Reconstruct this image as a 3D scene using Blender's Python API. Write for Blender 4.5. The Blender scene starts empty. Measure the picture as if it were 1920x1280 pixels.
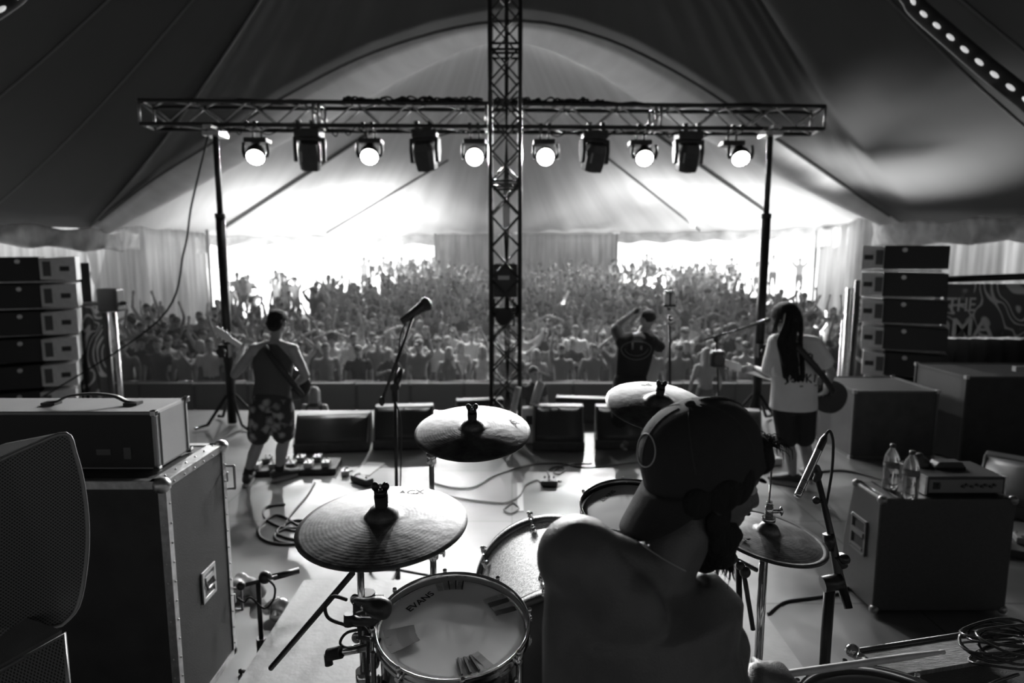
import bpy, bmesh, math, random
import numpy as np
from mathutils import Vector, Matrix, Quaternion
from math import sin, cos, pi, radians as R_, atan2, sqrt

random.seed(7)
C = bpy.context.scene.collection
SC = bpy.context.scene

# ------------------------------------------------------------------ camera
F_PX = 1200.0
CAM = Vector((0, 0, 2.1))
PITCH = math.atan(160 / F_PX)
FWD = Vector((0, cos(PITCH), -sin(PITCH)))
UPV = Vector((0, sin(PITCH), cos(PITCH)))
RGT = Vector((1, 0, 0))
cd = bpy.data.cameras.new('camera')
cam = bpy.data.objects.new('camera', cd); C.objects.link(cam)
cam.location = CAM; cam.rotation_euler = (pi / 2 - PITCH, 0, 0)
cd.sensor_width = 36; cd.lens = 36 * F_PX / 1920
cd.clip_start = 0.02; cd.clip_end = 300
cd.dof.use_dof = True; cd.dof.focus_distance = 1.75; cd.dof.aperture_fstop = 2.5
SC.camera = cam

# ------------------------------------------------------------------ world, sun, exposure
w = bpy.data.worlds.new('world'); SC.world = w; w.use_nodes = True
bg = w.node_tree.nodes['Background']
bg.inputs[0].default_value = (1, 1, 1, 1); bg.inputs[1].default_value = 2.0
SC.view_settings.view_transform = 'Standard'; SC.view_settings.look = 'None'
SC.view_settings.exposure = 0.0; SC.view_settings.gamma = 1
SC.view_settings.use_curve_mapping = False
SC.cycles.max_bounces = 8; SC.cycles.diffuse_bounces = 4; SC.cycles.glossy_bounces = 3
SC.cycles.transmission_bounces = 6; SC.cycles.sample_clamp_indirect = 6

def light(name, kind, loc, target, energy, size=1.0, sy=None, spot=60, blend=.6):
    d = bpy.data.lights.new(name, kind); d.energy = energy
    if kind == 'AREA':
        d.shape = 'RECTANGLE'; d.size = size; d.size_y = sy or size
    elif kind == 'SPOT':
        d.spot_size = R_(spot); d.spot_blend = blend; d.shadow_soft_size = size
    elif kind == 'SUN':
        d.angle = size
    o = bpy.data.objects.new(name, d); C.objects.link(o); o.location = loc
    o.rotation_euler = (Vector(target) - Vector(loc)).to_track_quat('-Z', 'Y').to_euler()
    return o
# the sun stands behind the audience and comes in under the far eave
light('sun', 'SUN', (3, 60, 60), (0, 20, 0), 24.0, size=0.02)
# added soft fill behind the camera; the back wall has no opening
light('backstage_fill', 'AREA', (2.0, -6.5, 3.2), (0.5, 4, 0.8), 7, size=5.0, sy=2.4)

# added unseen spots low in the crowd, making bright patches on the far canopy
for sx in (-1, 1):
    light('canopy_fill', 'SPOT', (sx * 7.6 - .2, 20.0, .6), (sx * 8.6 - .2, 22.0, 3.8), 1300, size=.25, spot=135, blend=1)
    light('canopy_fill', 'SPOT', (sx * 5.0 - .2, 22.0, .8), (sx * 5.4 - .2, 25.2, 3.6), 1500, size=.25, spot=135, blend=1)
    light('canopy_fill', 'SPOT', (sx * 1.6 - .2, 18.5, .3), (sx * 1.7 - .2, 17.2, 7.4), 420, size=.1, spot=30, blend=1)
light('canopy_fill', 'SPOT', (7.6, 15.4, -1.0), (8.6, 14.6, 4.2), 6000, size=.2, spot=62, blend=1)  # added spot, brightens a patch of the near canopy on the right
for x in (-7, -2.5, 2.5, 7):
    light('back_crowd_fill', 'SPOT', (x, 25.4, 3.2), (x * .9, 19, .2), 1500, size=.05, spot=110, blend=1)  # added fill below the far eave, lifts the back rows
# added unseen spots under the far canopy, rim light for crowd and stage
for x in (-5.1, -2.2, 2.1, 4.6):
    light('crowd_rim_fill', 'SPOT', (x, 16.5, 4.95), (x * .5, 9, .0), 1500, size=.04, spot=95, blend=.7)
# ------------------------------------------------------------------ picture-to-place helpers
def P(px, py, d):
    return CAM + d * (FWD + (px - 960) / F_PX * RGT - (py - 640) / F_PX * UPV)
def Pz(px, py, z):
    r = P(px, py, 1) - CAM
    return CAM + r * ((z - CAM.z) / r.z)
def Py(px, py, Y):
    r = P(px, py, 1) - CAM
    return CAM + r * (Y / r.y)
def V(*a): return Vector(a)
def T(x, y, z): return Matrix.Translation((x, y, z))
def RX(a): return Matrix.Rotation(a, 4, 'X')
def RY(a): return Matrix.Rotation(a, 4, 'Y')
def RZ(a): return Matrix.Rotation(a, 4, 'Z')
def frame(o, x, y, z):
    return Matrix(((x[0], y[0], z[0], o[0]), (x[1], y[1], z[1], o[1]), (x[2], y[2], z[2], o[2]), (0, 0, 0, 1)))
def zframe(o, z, xh=None):
    """matrix whose Z looks along z"""
    z = Vector(z).normalized(); xh = Vector(xh) if xh is not None else (V(1, 0, 0) if abs(z.x) < .9 else V(0, 1, 0))
    y = z.cross(xh).normalized(); x = y.cross(z).normalized()
    return frame(o, x, y, z)

# ------------------------------------------------------------------ materials
MAT = {}
def M(name, v, rough=.5, metal=0.0, nz=0.0, ns=6.0, bump=0.0, bs=60.0, emit=None, trans=0.0, clear=0.0, spec=.5, stretch=None, aniso=0):
    if name in MAT: return MAT[name]
    m = bpy.data.materials.new(name); m.use_nodes = True; MAT[name] = m
    nt = m.node_tree; N = nt.nodes; L = nt.links
    b = N['Principled BSDF']
    b.inputs['Base Color'].default_value = (v, v, v, 1); b.inputs['Roughness'].default_value = rough
    b.inputs['Metallic'].default_value = metal; b.inputs['Specular IOR Level'].default_value = spec
    b.inputs['Coat Weight'].default_value = clear
    co = None
    if nz or bump:
        tc = N.new('ShaderNodeTexCoord'); mp = N.new('ShaderNodeMapping'); L.new(tc.outputs['Object'], mp.inputs[0])
        if stretch: mp.inputs['Scale'].default_value = stretch
        co = mp.outputs[0]
    if nz:
        n = N.new('ShaderNodeTexNoise'); n.inputs['Scale'].default_value = ns; n.inputs['Detail'].default_value = 6
        L.new(co, n.inputs['Vector'])
        r = N.new('ShaderNodeMapRange'); r.inputs[1].default_value = .3; r.inputs[2].default_value = .7
        r.inputs[3].default_value = v * (1 - nz); r.inputs[4].default_value = v * (1 + nz)
        L.new(n.outputs[0], r.inputs[0]); L.new(r.outputs[0], b.inputs['Base Color'])
        r2 = N.new('ShaderNodeMapRange'); r2.inputs[1].default_value = .3; r2.inputs[2].default_value = .7
        r2.inputs[3].default_value = max(0, rough - .12 * nz * 2); r2.inputs[4].default_value = min(1, rough + .12 * nz * 2)
        L.new(n.outputs[0], r2.inputs[0]); L.new(r2.outputs[0], b.inputs['Roughness'])
    if bump:
        n = N.new('ShaderNodeTexNoise'); n.inputs['Scale'].default_value = bs; n.inputs['Detail'].default_value = 3
        L.new(co, n.inputs['Vector'])
        bp = N.new('ShaderNodeBump'); bp.inputs['Strength'].default_value = bump; bp.inputs['Distance'].default_value = .01
        L.new(n.outputs[0], bp.inputs['Height']); L.new(bp.outputs[0], b.inputs['Normal'])
    if emit:
        b.inputs['Emission Color'].default_value = (1, 1, 1, 1); b.inputs['Emission Strength'].default_value = emit
    if trans:
        t = N.new('ShaderNodeBsdfTranslucent'); t.inputs[0].default_value = (v, v, v, 1)
        mx = N.new('ShaderNodeMixShader'); mx.inputs[0].default_value = trans
        L.new(b.outputs[0], mx.inputs[1]); L.new(t.outputs[0], mx.inputs[2])
        L.new(mx.outputs[0], N['Material Output'].inputs[0])
    return m
black = M('black_plastic', .035, .45)
blackm = M('black_metal', .05, .35, .6)
blackw = M('black_wood_paint', .032, .6, nz=.3, ns=9, bump=.2, bs=200)
rubber = M('rubber', .03, .8)
chrome = M('chrome', .75, .12, 1.0)
steel = M('steel', .55, .35, 1.0, nz=.15, ns=20)
alu = M('aluminium', .6, .38, 1.0, nz=.2, ns=30)
white = M('white_paint', .75, .5)
grey = M('grey_cloth', .3, .85, bump=.3, bs=400)

# ------------------------------------------------------------------ mesh builder
class MB:
    def __init__(s): s.v = []; s.f = []; s.m = []; s.s = []
    def add(s, vs, fs, mi=0, smooth=True):
        o = len(s.v); s.v.extend([Vector(p) for p in vs])
        for k, f in enumerate(fs):
            s.f.append([i + o for i in f]); s.m.append(mi)
            s.s.append(smooth if isinstance(smooth, bool) else smooth[k])
        return s
    def box(s, c, d, X=None, mi=0):
        """c centre, d full size, X extra matrix"""
        c = Vector(c); h = [q / 2 for q in d]
        vs = [c + V(a * h[0], b * h[1], e * h[2]) for a in (-1, 1) for b in (-1, 1) for e in (-1, 1)]
        if X is not None: vs = [X @ p for p in vs]
        return s.add(vs, [(0, 1, 3, 2), (4, 6, 7, 5), (0, 4, 5, 1), (2, 3, 7, 6), (0, 2, 6, 4), (1, 5, 7, 3)], mi, False)
    def cyl(s, a, b, r, r1=None, n=12, caps=True, mi=0):
        a = Vector(a); b = Vector(b); r1 = r if r1 is None else r1
        if (b - a).length < 1e-7: return s
        X = zframe(a, b - a); L = (b - a).length
        vs = []; fs = []; sm = []
        for k in range(n):
            t = 2 * pi * k / n
            vs.append(X @ V(r * cos(t), r * sin(t), 0)); vs.append(X @ V(r1 * cos(t), r1 * sin(t), L))
        for k in range(n):
            q = (k + 1) % n; fs.append((2 * k, 2 * q, 2 * q + 1, 2 * k + 1)); sm.append(True)
        if caps:
            fs.append([2 * k for k in range(n)][::-1]); fs.append([2 * k + 1 for k in range(n)]); sm += [False, False]
        return s.add(vs, fs, mi, sm)
    def tube(s, pts, r, n=8, closed=False, mi=0, caps=True):
        pts = [Vector(p) for p in pts]; K = len(pts); rr = r if isinstance(r, (list, tuple)) else [r] * K
        vs = []; fs = []; sm = []; up = None
        for i in range(K):
            if closed: d = pts[(i + 1) % K] - pts[i - 1]
            else: d = pts[min(i + 1, K - 1)] - pts[max(i - 1, 0)]
            if d.length < 1e-9: d = V(0, 0, 1)
            d.normalize()
            if up is None: up = V(0, 0, 1) if abs(d.z) < .9 else V(1, 0, 0)
            x = d.cross(up)
            if x.length < 1e-5: x = d.orthogonal()
            x.normalize(); y = x.cross(d).normalized(); up = y
            for k in range(n):
                t = 2 * pi * k / n; vs.append(pts[i] + rr[i] * (cos(t) * x + sin(t) * y))
        for i in range(K if closed else K - 1):
            j = (i + 1) % K
            for k in range(n):
                q = (k + 1) % n; fs.append((i * n + k, i * n + q, j * n + q, j * n + k)); sm.append(True)
        if not closed and caps:
            fs.append(list(range(n))); fs.append([(K - 1) * n + k for k in range(n)][::-1]); sm += [False, False]
        return s.add(vs, fs, mi, sm)
    def lathe(s, prof, X=None, n=32, mi=0, smooth=True):
        """prof: list of (r, z); r == 0 closes"""
        vs = []; fs = []; rows = []
        for (r, z) in prof:
            if r <= 1e-6: rows.append([len(vs)]); vs.append(V(0, 0, z))
            else:
                rows.append(list(range(len(vs), len(vs) + n)))
                vs += [V(r * cos(2 * pi * k / n), r * sin(2 * pi * k / n), z) for k in range(n)]
        for a, b in zip(rows[:-1], rows[1:]):
            for k in range(n):
                q = (k + 1) % n
                if len(a) == 1 and len(b) == 1: continue
                if len(a) == 1: fs.append((a[0], b[q], b[k]))
                elif len(b) == 1: fs.append((a[k], a[q], b[0]))
                else: fs.append((a[k], a[q], b[q], b[k]))
        if X is not None: vs = [X @ p for p in vs]
        return s.add(vs, fs, mi, smooth)
    def ell(s, c, r, X=None, n=16, m=10, mi=0):
        if not isinstance(r, (tuple, list, Vector)): r = (r, r, r)
        prof = [(sin(pi * k / m), -cos(pi * k / m)) for k in range(m + 1)]
        prof[0] = (0, -1); prof[-1] = (0, 1)
        Y = Matrix.Translation(c) @ (X if X is not None else Matrix.Identity(4)) @ Matrix.Diagonal((r[0], r[1], r[2], 1))
        return s.lathe(prof, Y, n, mi)
    def prism(s, poly, X, h, mi=0, smooth=False):
        """poly in XY of X, extruded along Z of X by h"""
        n = len(poly)
        vs = [X @ V(p[0], p[1], 0) for p in poly] + [X @ V(p[0], p[1], h) for p in poly]
        fs = [list(range(n))[::-1], [n + k for k in range(n)]] + [(k, (k + 1) % n, n + (k + 1) % n, n + k) for k in range(n)]
        return s.add(vs, fs, mi, [False, False] + [smooth] * n)
    def grid(s, rows, mi=0, smooth=True, closed=False):
        n = len(rows[0]); vs = [p for r in rows for p in r]; fs = []
        for i in range(len(rows) - 1):
            for k in range(n if closed else n - 1):
                q = (k + 1) % n
                fs.append((i * n + k, i * n + q, (i + 1) * n + q, (i + 1) * n + k))
        return s.add(vs, fs, mi, smooth)
    def mesh(s, name, mats, W=None):
        me = bpy.data.meshes.new(name)
        vs = s.v if W is None else [W @ p for p in s.v]
        me.from_pydata([tuple(p) for p in vs], [], s.f)
        me.polygons.foreach_set('material_index', s.m); me.polygons.foreach_set('use_smooth', s.s)
        for m in (mats if isinstance(mats, (list, tuple)) else [mats]): me.materials.append(m)
        me.update(); return me
    def build(s, name, mats, parent=None, loc=None, bev=0, rz=0):
        """geometry given in world space (or in the parent's own space when the parent is a kit)"""
        if parent is not None:
            W = WM[parent.name].inverted()
        else:
            loc = Vector(loc) if loc is not None else V(0, 0, 0)
            W = (Matrix.Translation(loc) @ RZ(rz)).inverted()
        o = bpy.data.objects.new(name, s.mesh(name, mats, W)); C.objects.link(o)
        if parent is not None:
            o.parent = parent; WM[o.name] = WM[parent.name]
        else:
            o.location = loc; o.rotation_euler = (0, 0, rz); WM[o.name] = W.inverted()
        if bev:
            md = o.modifiers.new('bevel', 'BEVEL'); md.width = bev; md.segments = 2; md.limit_method = 'ANGLE'
        return o
WM = {}
def tag(o, label=None, cat=None, group=None, kind=None):
    if label: o['label'] = label
    if cat: o['category'] = cat
    if group: o['group'] = group
    if kind: o['kind'] = kind
    return o
def thing(name, label, cat, loc=(0, 0, 0), rz=0, group=None):
    o = bpy.data.objects.new(name, None); C.objects.link(o); o.empty_display_size = .1
    o.location = loc; o.rotation_euler = (0, 0, rz)
    WM[o.name] = Matrix.Translation(loc) @ RZ(rz)
    return tag(o, label, cat, group)
def copy_tree(o, parent=None):
    c = o.copy(); C.objects.link(c)
    if parent is not None: c.parent = parent
    for ch in list(o.children): copy_tree(ch, c)
    return c
def struct(o): o['kind'] = 'structure'; return o
def bez(pts, n=12):
    """catmull-rom through pts"""
    pts = [Vector(p) for p in pts]; out = []
    for i in range(len(pts) - 1):
        p0 = pts[max(i - 1, 0)]; p1 = pts[i]; p2 = pts[i + 1]; p3 = pts[min(i + 2, len(pts) - 1)]
        for k in range(n):
            t = k / n
            out.append(.5 * ((2 * p1) + (p2 - p0) * t + (2 * p0 - 5 * p1 + 4 * p2 - p3) * t * t + (3 * p1 - p0 - 3 * p2 + p3) * t ** 3))
    out.append(pts[-1]); return out
def text(name, body, size, X, mat, parent, ext=.0008, font_w=1.0, shear=0, align='CENTER'):
    cu = bpy.data.curves.new(name, 'FONT'); cu.body = body; cu.size = size; cu.extrude = ext; cu.align_x = align
    cu.align_y = 'CENTER'; cu.shear = shear; cu.offset = size * .012
    t = bpy.data.objects.new(name, cu); C.objects.link(t)
    dg = bpy.context.evaluated_depsgraph_get(); me = bpy.data.meshes.new_from_object(t.evaluated_get(dg))
    C.objects.unlink(t); bpy.data.objects.remove(t)
    W = WM[parent.name].inverted() @ X @ Matrix.Diagonal((font_w, 1, 1, 1))
    me.transform(W); me.materials.clear(); me.materials.append(mat)
    o = bpy.data.objects.new(name, me); C.objects.link(o); o.parent = parent; WM[o.name] = WM[parent.name]
    return o

# ------------------------------------------------------------------ organic bodies (union of tapered shapes, one continuous skin)
class Org:
    def __init__(s): s.mb = MB(); s.sm = []     # sample spheres (x,y,z,r,tag)
    def cap(s, a, b, ra, rb=None, tag=0, n=12):
        a = Vector(a); b = Vector(b); rb = ra if rb is None else rb
        d = b - a; L = d.length
        if L < 1e-6: return s.ball(a, ra, tag=tag)
        prof = [(0, -ra)]
        for k in range(1, 5): t = pi / 2 * k / 4; prof.append((ra * sin(t), -ra * cos(t)))
        for k in range(0, 5): t = pi / 2 * k / 4; prof.append((rb * cos(t) if k < 4 else 0, L + rb * sin(t)))
        s.mb.lathe(prof, zframe(a, d), n)
        K = max(2, int(L / max(min(ra, rb), .01) / .6) + 1)
        for k in range(K + 1):
            t = k / K; p = a.lerp(b, t); s.sm.append((p.x, p.y, p.z, ra + (rb - ra) * t, tag))
        return s
    def ball(s, c, r, X=None, tag=0, n=16):
        c = Vector(c)
        if not isinstance(r, (tuple, list)): r = (r, r, r)
        s.mb.ell(c, r, X, n, 12)
        m = min(r); Q = X if X is not None else Matrix.Identity(4)
        s.sm.append((c.x, c.y, c.z, m, tag))
        for ax in range(3):
            if r[ax] > m * 1.05:
                for sg in (-1, 1):
                    for q in (.5, 1.0):
                        e = V(0, 0, 0); e[ax] = sg * (r[ax] - m) * q; p = c + Q @ e; s.sm.append((p.x, p.y, p.z, m, tag))
        return s
    def loft(s, secs, xh, tag=0, n=20):
        """secs: (centre, half width, half depth); xh side vector"""
        cs = [Vector(q[0]) for q in secs]; rows = []
        for i, q in enumerate(secs):
            d = (cs[min(i + 1, len(cs) - 1)] - cs[max(i - 1, 0)]).normalized()
            xv = Vector(xh[i] if isinstance(xh, list) else xh); x = (xv - d * xv.dot(d)).normalized(); y = d.cross(x)
            rows.append([cs[i] + q[1] * cos(2 * pi * k / n) * x + q[2] * sin(2 * pi * k / n) * y for k in range(n)])
            m = min(q[1], q[2])
            for e in (-1, 0, 1):
                p = cs[i] + (x * (q[1] - m) + y * (q[2] - m)) * e; s.sm.append((p.x, p.y, p.z, m, tag))
        s.mb.grid(rows, closed=True)
        b = len(s.mb.v) - len(secs) * n
        s.mb.f.append([b + k for k in range(n)][::-1]); s.mb.m.append(0); s.mb.s.append(True)
        e = len(s.mb.v) - n
        s.mb.f.append([e + k for k in range(n)]); s.mb.m.append(0); s.mb.s.append(True)
        return s
    def bake(s, name, voxel, smooth=4, extra=None, fac=.5):
        """returns (verts, faces, tags) numpy-able"""
        me = s.mb.mesh(name, [])
        o = bpy.data.objects.new(name, me); C.objects.link(o)
        r = o.modifiers.new('r', 'REMESH'); r.mode = 'VOXEL'; r.voxel_size = voxel; r.adaptivity = 0
        if smooth:
            k = o.modifiers.new('s', 'SMOOTH'); k.iterations = smooth; k.factor = fac
        dg = bpy.context.evaluated_depsgraph_get(); ev = bpy.data.meshes.new_from_object(o.evaluated_get(dg))
        C.objects.unlink(o); bpy.data.objects.remove(o); bpy.data.meshes.remove(me)
        n = len(ev.polygons); cen = np.empty(n * 3); ev.polygons.foreach_get('center', cen); cen = cen.reshape(-1, 3)
        sm = np.array(s.sm); best = np.full(n, 1e9); tg = np.zeros(n, int)
        for q in sm:
            d = np.sqrt(((cen - q[:3]) ** 2).sum(1)) - q[3]
            k = d < best; best[k] = d[k]; tg[k] = int(q[4])
        ev.name = name
        ev.polygons.foreach_set('material_index', tg.astype(np.int32)); ev.polygons.foreach_set('use_smooth', [True] * n)
        return ev
def from_mesh(name, me, mats, parent=None, loc=(0, 0, 0)):
    me.materials.clear()
    idx = np.empty(len(me.polygons), np.int32); me.polygons.foreach_get('material_index', idx)
    for m in mats: me.materials.append(m)
    me.polygons.foreach_set('material_index', idx)
    W = WM[parent.name].inverted() if parent is not None else Matrix.Translation(loc).inverted()
    me.transform(W)
    o = bpy.data.objects.new(name, me); C.objects.link(o)
    if parent is not None: o.parent = parent; WM[o.name] = WM[parent.name]
    else: o.location = loc; WM[o.name] = Matrix.Translation(loc)
    return o
def hand(g, wr, d, nrm, thumb, curl=.5, tag=0, s=1.0, spread=.1):
    """wrist point, direction of the fingers, back-of-hand normal, thumb side vector"""
    wr = Vector(wr); d = Vector(d).normalized(); nrm = Vector(nrm); nrm = (nrm - d * nrm.dot(d)).normalized()
    t = Vector(thumb); t = (t - d * t.dot(d) - nrm * t.dot(nrm)).normalized()
    g.loft([(wr, .027 * s, .020 * s), (wr + d * .03 * s, .034 * s, .019 * s), (wr + d * .07 * s, .042 * s, .016 * s), (wr + d * .092 * s, .040 * s, .013 * s)], t, tag, 12)
    for k, (off, L, r) in enumerate(((.030, .072, .0088), (.010, .080, .0092), (-.011, .074, .0088), (-.031, .058, .0078))):
        p = wr + d * (.088 - abs(off) * .15) * s + t * off * s
        dd = (d + t * off * spread * 30).normalized(); a = curl * .55
        for j, q in enumerate((.45, .3, .25)):
            dd = (dd * cos(a) - nrm * sin(a)).normalized() if j else (dd * cos(a * .8) - nrm * sin(a * .8)).normalized()
            nn = p + dd * L * q * s
            g.cap(p, nn, r * s * (1 - .08 * j), r * s * (1 - .08 * (j + 1)), tag, 8); p = nn; a = curl * 1.0
            # rotate the normal with the finger
    p = wr + d * .025 * s + t * .024 * s; q = p + (d * .5 + t * .75 - nrm * .35).normalized() * .042 * s
    g.cap(p, q, .013 * s, .011 * s, tag, 8); q2 = q + (d * .8 + t * .25 - nrm * .45 * (curl + .3)).normalized() * .034 * s
    g.cap(q, q2, .011 * s, .009 * s, tag, 8)
def foot(g, an, dirv, s=1.0, tag=0, r=.045):
    an = Vector(an); d = Vector((dirv[0], dirv[1], 0)).normalized(); x = V(-d.y, d.x, 0)
    b = V(an.x, an.y, 0)
    g.loft([(b - d * .075 * s + V(0, 0, an.z - .055 * s), .03 * s, .03 * s), (b - d * .05 * s + V(0, 0, an.z - .045 * s), .04 * s, .045 * s),
            (b + d * .03 * s + V(0, 0, an.z - .045 * s), .043 * s, .045 * s), (b + d * .10 * s + V(0, 0, an.z - .058 * s), .048 * s, .032 * s),
            (b + d * .165 * s + V(0, 0, an.z - .064 * s), .046 * s, .026 * s), (b + d * .20 * s + V(0, 0, an.z - .068 * s), .03 * s, .018 * s)], x, tag, 14)
# ------------------------------------------------------------------ setting: ground, stage, tent
def GZ(Y): return -1.4 if Y < 13 else (-1.4 + 1.55 * (Y - 13) / 13 if Y < 26 else .15 + .3 * min(1, (Y - 26) / 10))
grass = M('trampled_grass', .32, .9, nz=.4, ns=1.5, bump=.5, bs=20)
g = MB(); rows = []
for Y in [-14, 0, 8, 11, 13, 15, 18, 21, 24, 26, 29, 33, 36, 45, 60, 90]:
    rows.append([V(x, Y, GZ(Y)) for x in range(-70, 71, 10)])
g.grid(rows); struct(g.build('ground', grass))

# stage deck: sheets with thin seams
def deck_mat():
    m = bpy.data.materials.new('stage_deck'); m.use_nodes = True; nt = m.node_tree; N = nt.nodes; L = nt.links; b = N['Principled BSDF']
    tc = N.new('ShaderNodeTexCoord'); mp = N.new('ShaderNodeMapping'); L.new(tc.outputs['Object'], mp.inputs[0])
    br = N.new('ShaderNodeTexBrick'); br.offset = 0; br.inputs['Scale'].default_value = 1
    br.inputs['Brick Width'].default_value = 2.44; br.inputs['Row Height'].default_value = 1.22
    br.inputs['Mortar Size'].default_value = .006; br.inputs['Color1'].default_value = (.145, .145, .145, 1); br.inputs['Color2'].default_value = (.125, .125, .125, 1)
    br.inputs['Mortar'].default_value = (.05, .05, .05, 1); L.new(mp.outputs[0], br.inputs['Vector'])
    n = N.new('ShaderNodeTexNoise'); n.inputs['Scale'].default_value = 2.2; n.inputs['Detail'].default_value = 8; L.new(mp.outputs[0], n.inputs['Vector'])
    r = N.new('ShaderNodeMapRange'); r.inputs[1].default_value = .3; r.inputs[2].default_value = .75; r.inputs[3].default_value = .7; r.inputs[4].default_value = 1.25
    L.new(n.outputs[0], r.inputs[0])
    mx = N.new('ShaderNodeMix'); mx.data_type = 'RGBA'; mx.blend_type = 'MULTIPLY'; mx.inputs[0].default_value = 1
    L.new(br.outputs[0], mx.inputs[6]); L.new(r.outputs[0], mx.inputs[7]); L.new(mx.outputs[2], b.inputs['Base Color'])
    r2 = N.new('ShaderNodeMapRange'); r2.inputs[1].default_value = .3; r2.inputs[2].default_value = .7; r2.inputs[3].default_value = .28; r2.inputs[4].default_value = .5
    L.new(n.outputs[0], r2.inputs[0]); L.new(r2.outputs[0], b.inputs['Roughness'])
    bp = N.new('ShaderNodeBump'); bp.inputs['Strength'].default_value = .25; bp.inputs['Distance'].default_value = .02
    n2 = N.new('ShaderNodeTexNoise'); n2.inputs['Scale'].default_value = 3; L.new(mp.outputs[0], n2.inputs['Vector'])
    L.new(n2.outputs[0], bp.inputs['Height']); L.new(bp.outputs[0], b.inputs['Normal'])
    return m
deck = deck_mat()
g = MB(); g.box((0, 2.6, -.06), (18, 12.0, .12)); struct(g.build('floor', deck))
g = MB(); g.box((0, 8.5, -.75), (18, .06, 1.26)); g.box((0, 2.6, -.75), (17.6, 11.6, 1.2)); struct(g.build('trim_1', blackw))
# drum riser
ply = M('riser_plywood', .19, .5, nz=.25, ns=4, bump=.15, bs=30)
rz0 = .45
g = MB()
g.box((.055, 1.35, rz0 - .02), (2.25, 3.5, .04)); g.build('x', ply)
ro = bpy.data.objects['x']; ro.name = 'drum_riser'
tag(ro, 'low plywood platform under the drum kit', 'platform')
WM['drum_riser'] = Matrix.Identity(4)
g = MB(); g.box((.055, 1.35, (rz0 - .04) / 2), (2.2, 3.45, rz0 - .04)); g.build('skirt', blackw, ro)

# ---- tent
def fabric(name, v, streak=.10, trans=0.0, rough=.75):
    m = bpy.data.materials.new(name); m.use_nodes = True; nt = m.node_tree; N = nt.nodes; L = nt.links; b = N['Principled BSDF']
    b.inputs['Roughness'].default_value = rough; b.inputs['Specular IOR Level'].default_value = .3
    uv = N.new('ShaderNodeUVMap'); mp = N.new('ShaderNodeMapping'); L.new(uv.outputs[0], mp.inputs[0]); mp.inputs['Scale'].default_value = (60, 1.3, 1)
    n = N.new('ShaderNodeTexNoise'); n.inputs['Scale'].default_value = 1.0; n.inputs['Detail'].default_value = 5; L.new(mp.outputs[0], n.inputs['Vector'])
    r = N.new('ShaderNodeMapRange'); r.inputs[1].default_value = .3; r.inputs[2].default_value = .7; r.inputs[3].default_value = v * (1 - streak); r.inputs[4].default_value = v * (1 + streak)
    L.new(n.outputs[0], r.inputs[0]); L.new(r.outputs[0], b.inputs['Base Color'])
    if trans:
        t = N.new('ShaderNodeBsdfTranslucent'); L.new(r.outputs[0], t.inputs[0])
        mx = N.new('ShaderNodeMixShader'); mx.inputs[0].default_value = trans
        L.new(b.outputs[0], mx.inputs[1]); L.new(t.outputs[0], mx.inputs[2]); L.new(mx.outputs[0], N['Material Output'].inputs[0])
    return m
def sheet(name, rows, mat, closed=False):
    """grid with uv: u across, v down; gets a real thickness"""
    g = MB(); g.grid(rows, closed=closed); o = g.build(name, mat)
    me = o.data; uvl = me.uv_layers.new(name='UVMap'); n = len(rows[0]); m = len(rows)
    co = []
    for l in me.loops:
        i, k = divmod(l.vertex_index, n); co += [k / (n - 1), i / (m - 1)]
    uvl.data.foreach_set('uv', co)
    md = o.modifiers.new('thick', 'SOLIDIFY'); md.thickness = .01; md.offset = 1
    return struct(o)
def interp(tab, u):
    for (a, pa), (b, pb) in zip(tab[:-1], tab[1:]):
        if u <= b + 1e-9:
            return pa, pb, (u - a) / (b - a)
def curve(tab, N):
    pts = bez([V(*t) for t in tab], 24); out = []
    L = [0]
    for a, b in zip(pts[:-1], pts[1:]): L.append(L[-1] + (b - a).length)
    for k in range(N + 1):
        s = L[-1] * k / N; j = 0
        while j < len(L) - 2 and L[j + 1] < s: j += 1
        t = (s - L[j]) / max(1e-9, L[j + 1] - L[j]); out.append(pts[j].lerp(pts[j + 1], t))
    return out
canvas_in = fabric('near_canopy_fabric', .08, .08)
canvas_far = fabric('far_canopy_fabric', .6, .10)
arch = curve([P(*q) for q in ((165, 430, 17.5), (280, 340, 16.2), (395, 268, 15), (535, 178, 13.8), (720, 88, 12.6), (945, 36, 12), (1130, 68, 12.5), (1300, 152, 13.5), (1440, 248, 14.8), (1580, 345, 16.2), (1690, 418, 17.5))], 120)
inner = curve([P(*q) for q in ((200, 430, 18), (330, 372, 18), (480, 292, 17.6), (640, 215, 17.2), (790, 130, 17), (945, 70, 17), (1095, 125, 17), (1240, 215, 17.2), (1400, 300, 17.6), (1550, 372, 18), (1670, 420, 18))], 120)
eave = curve([P(*q) for q in ((225, 436, 20), (385, 446, 23), (560, 446, 25.5), (800, 446, 26.5), (950, 442, 26.5), (1150, 442, 26.5), (1350, 438, 25.5), (1530, 428, 23), (1650, 420, 20))], 120)
apex = V(0, 7.45, 8.9)
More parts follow.
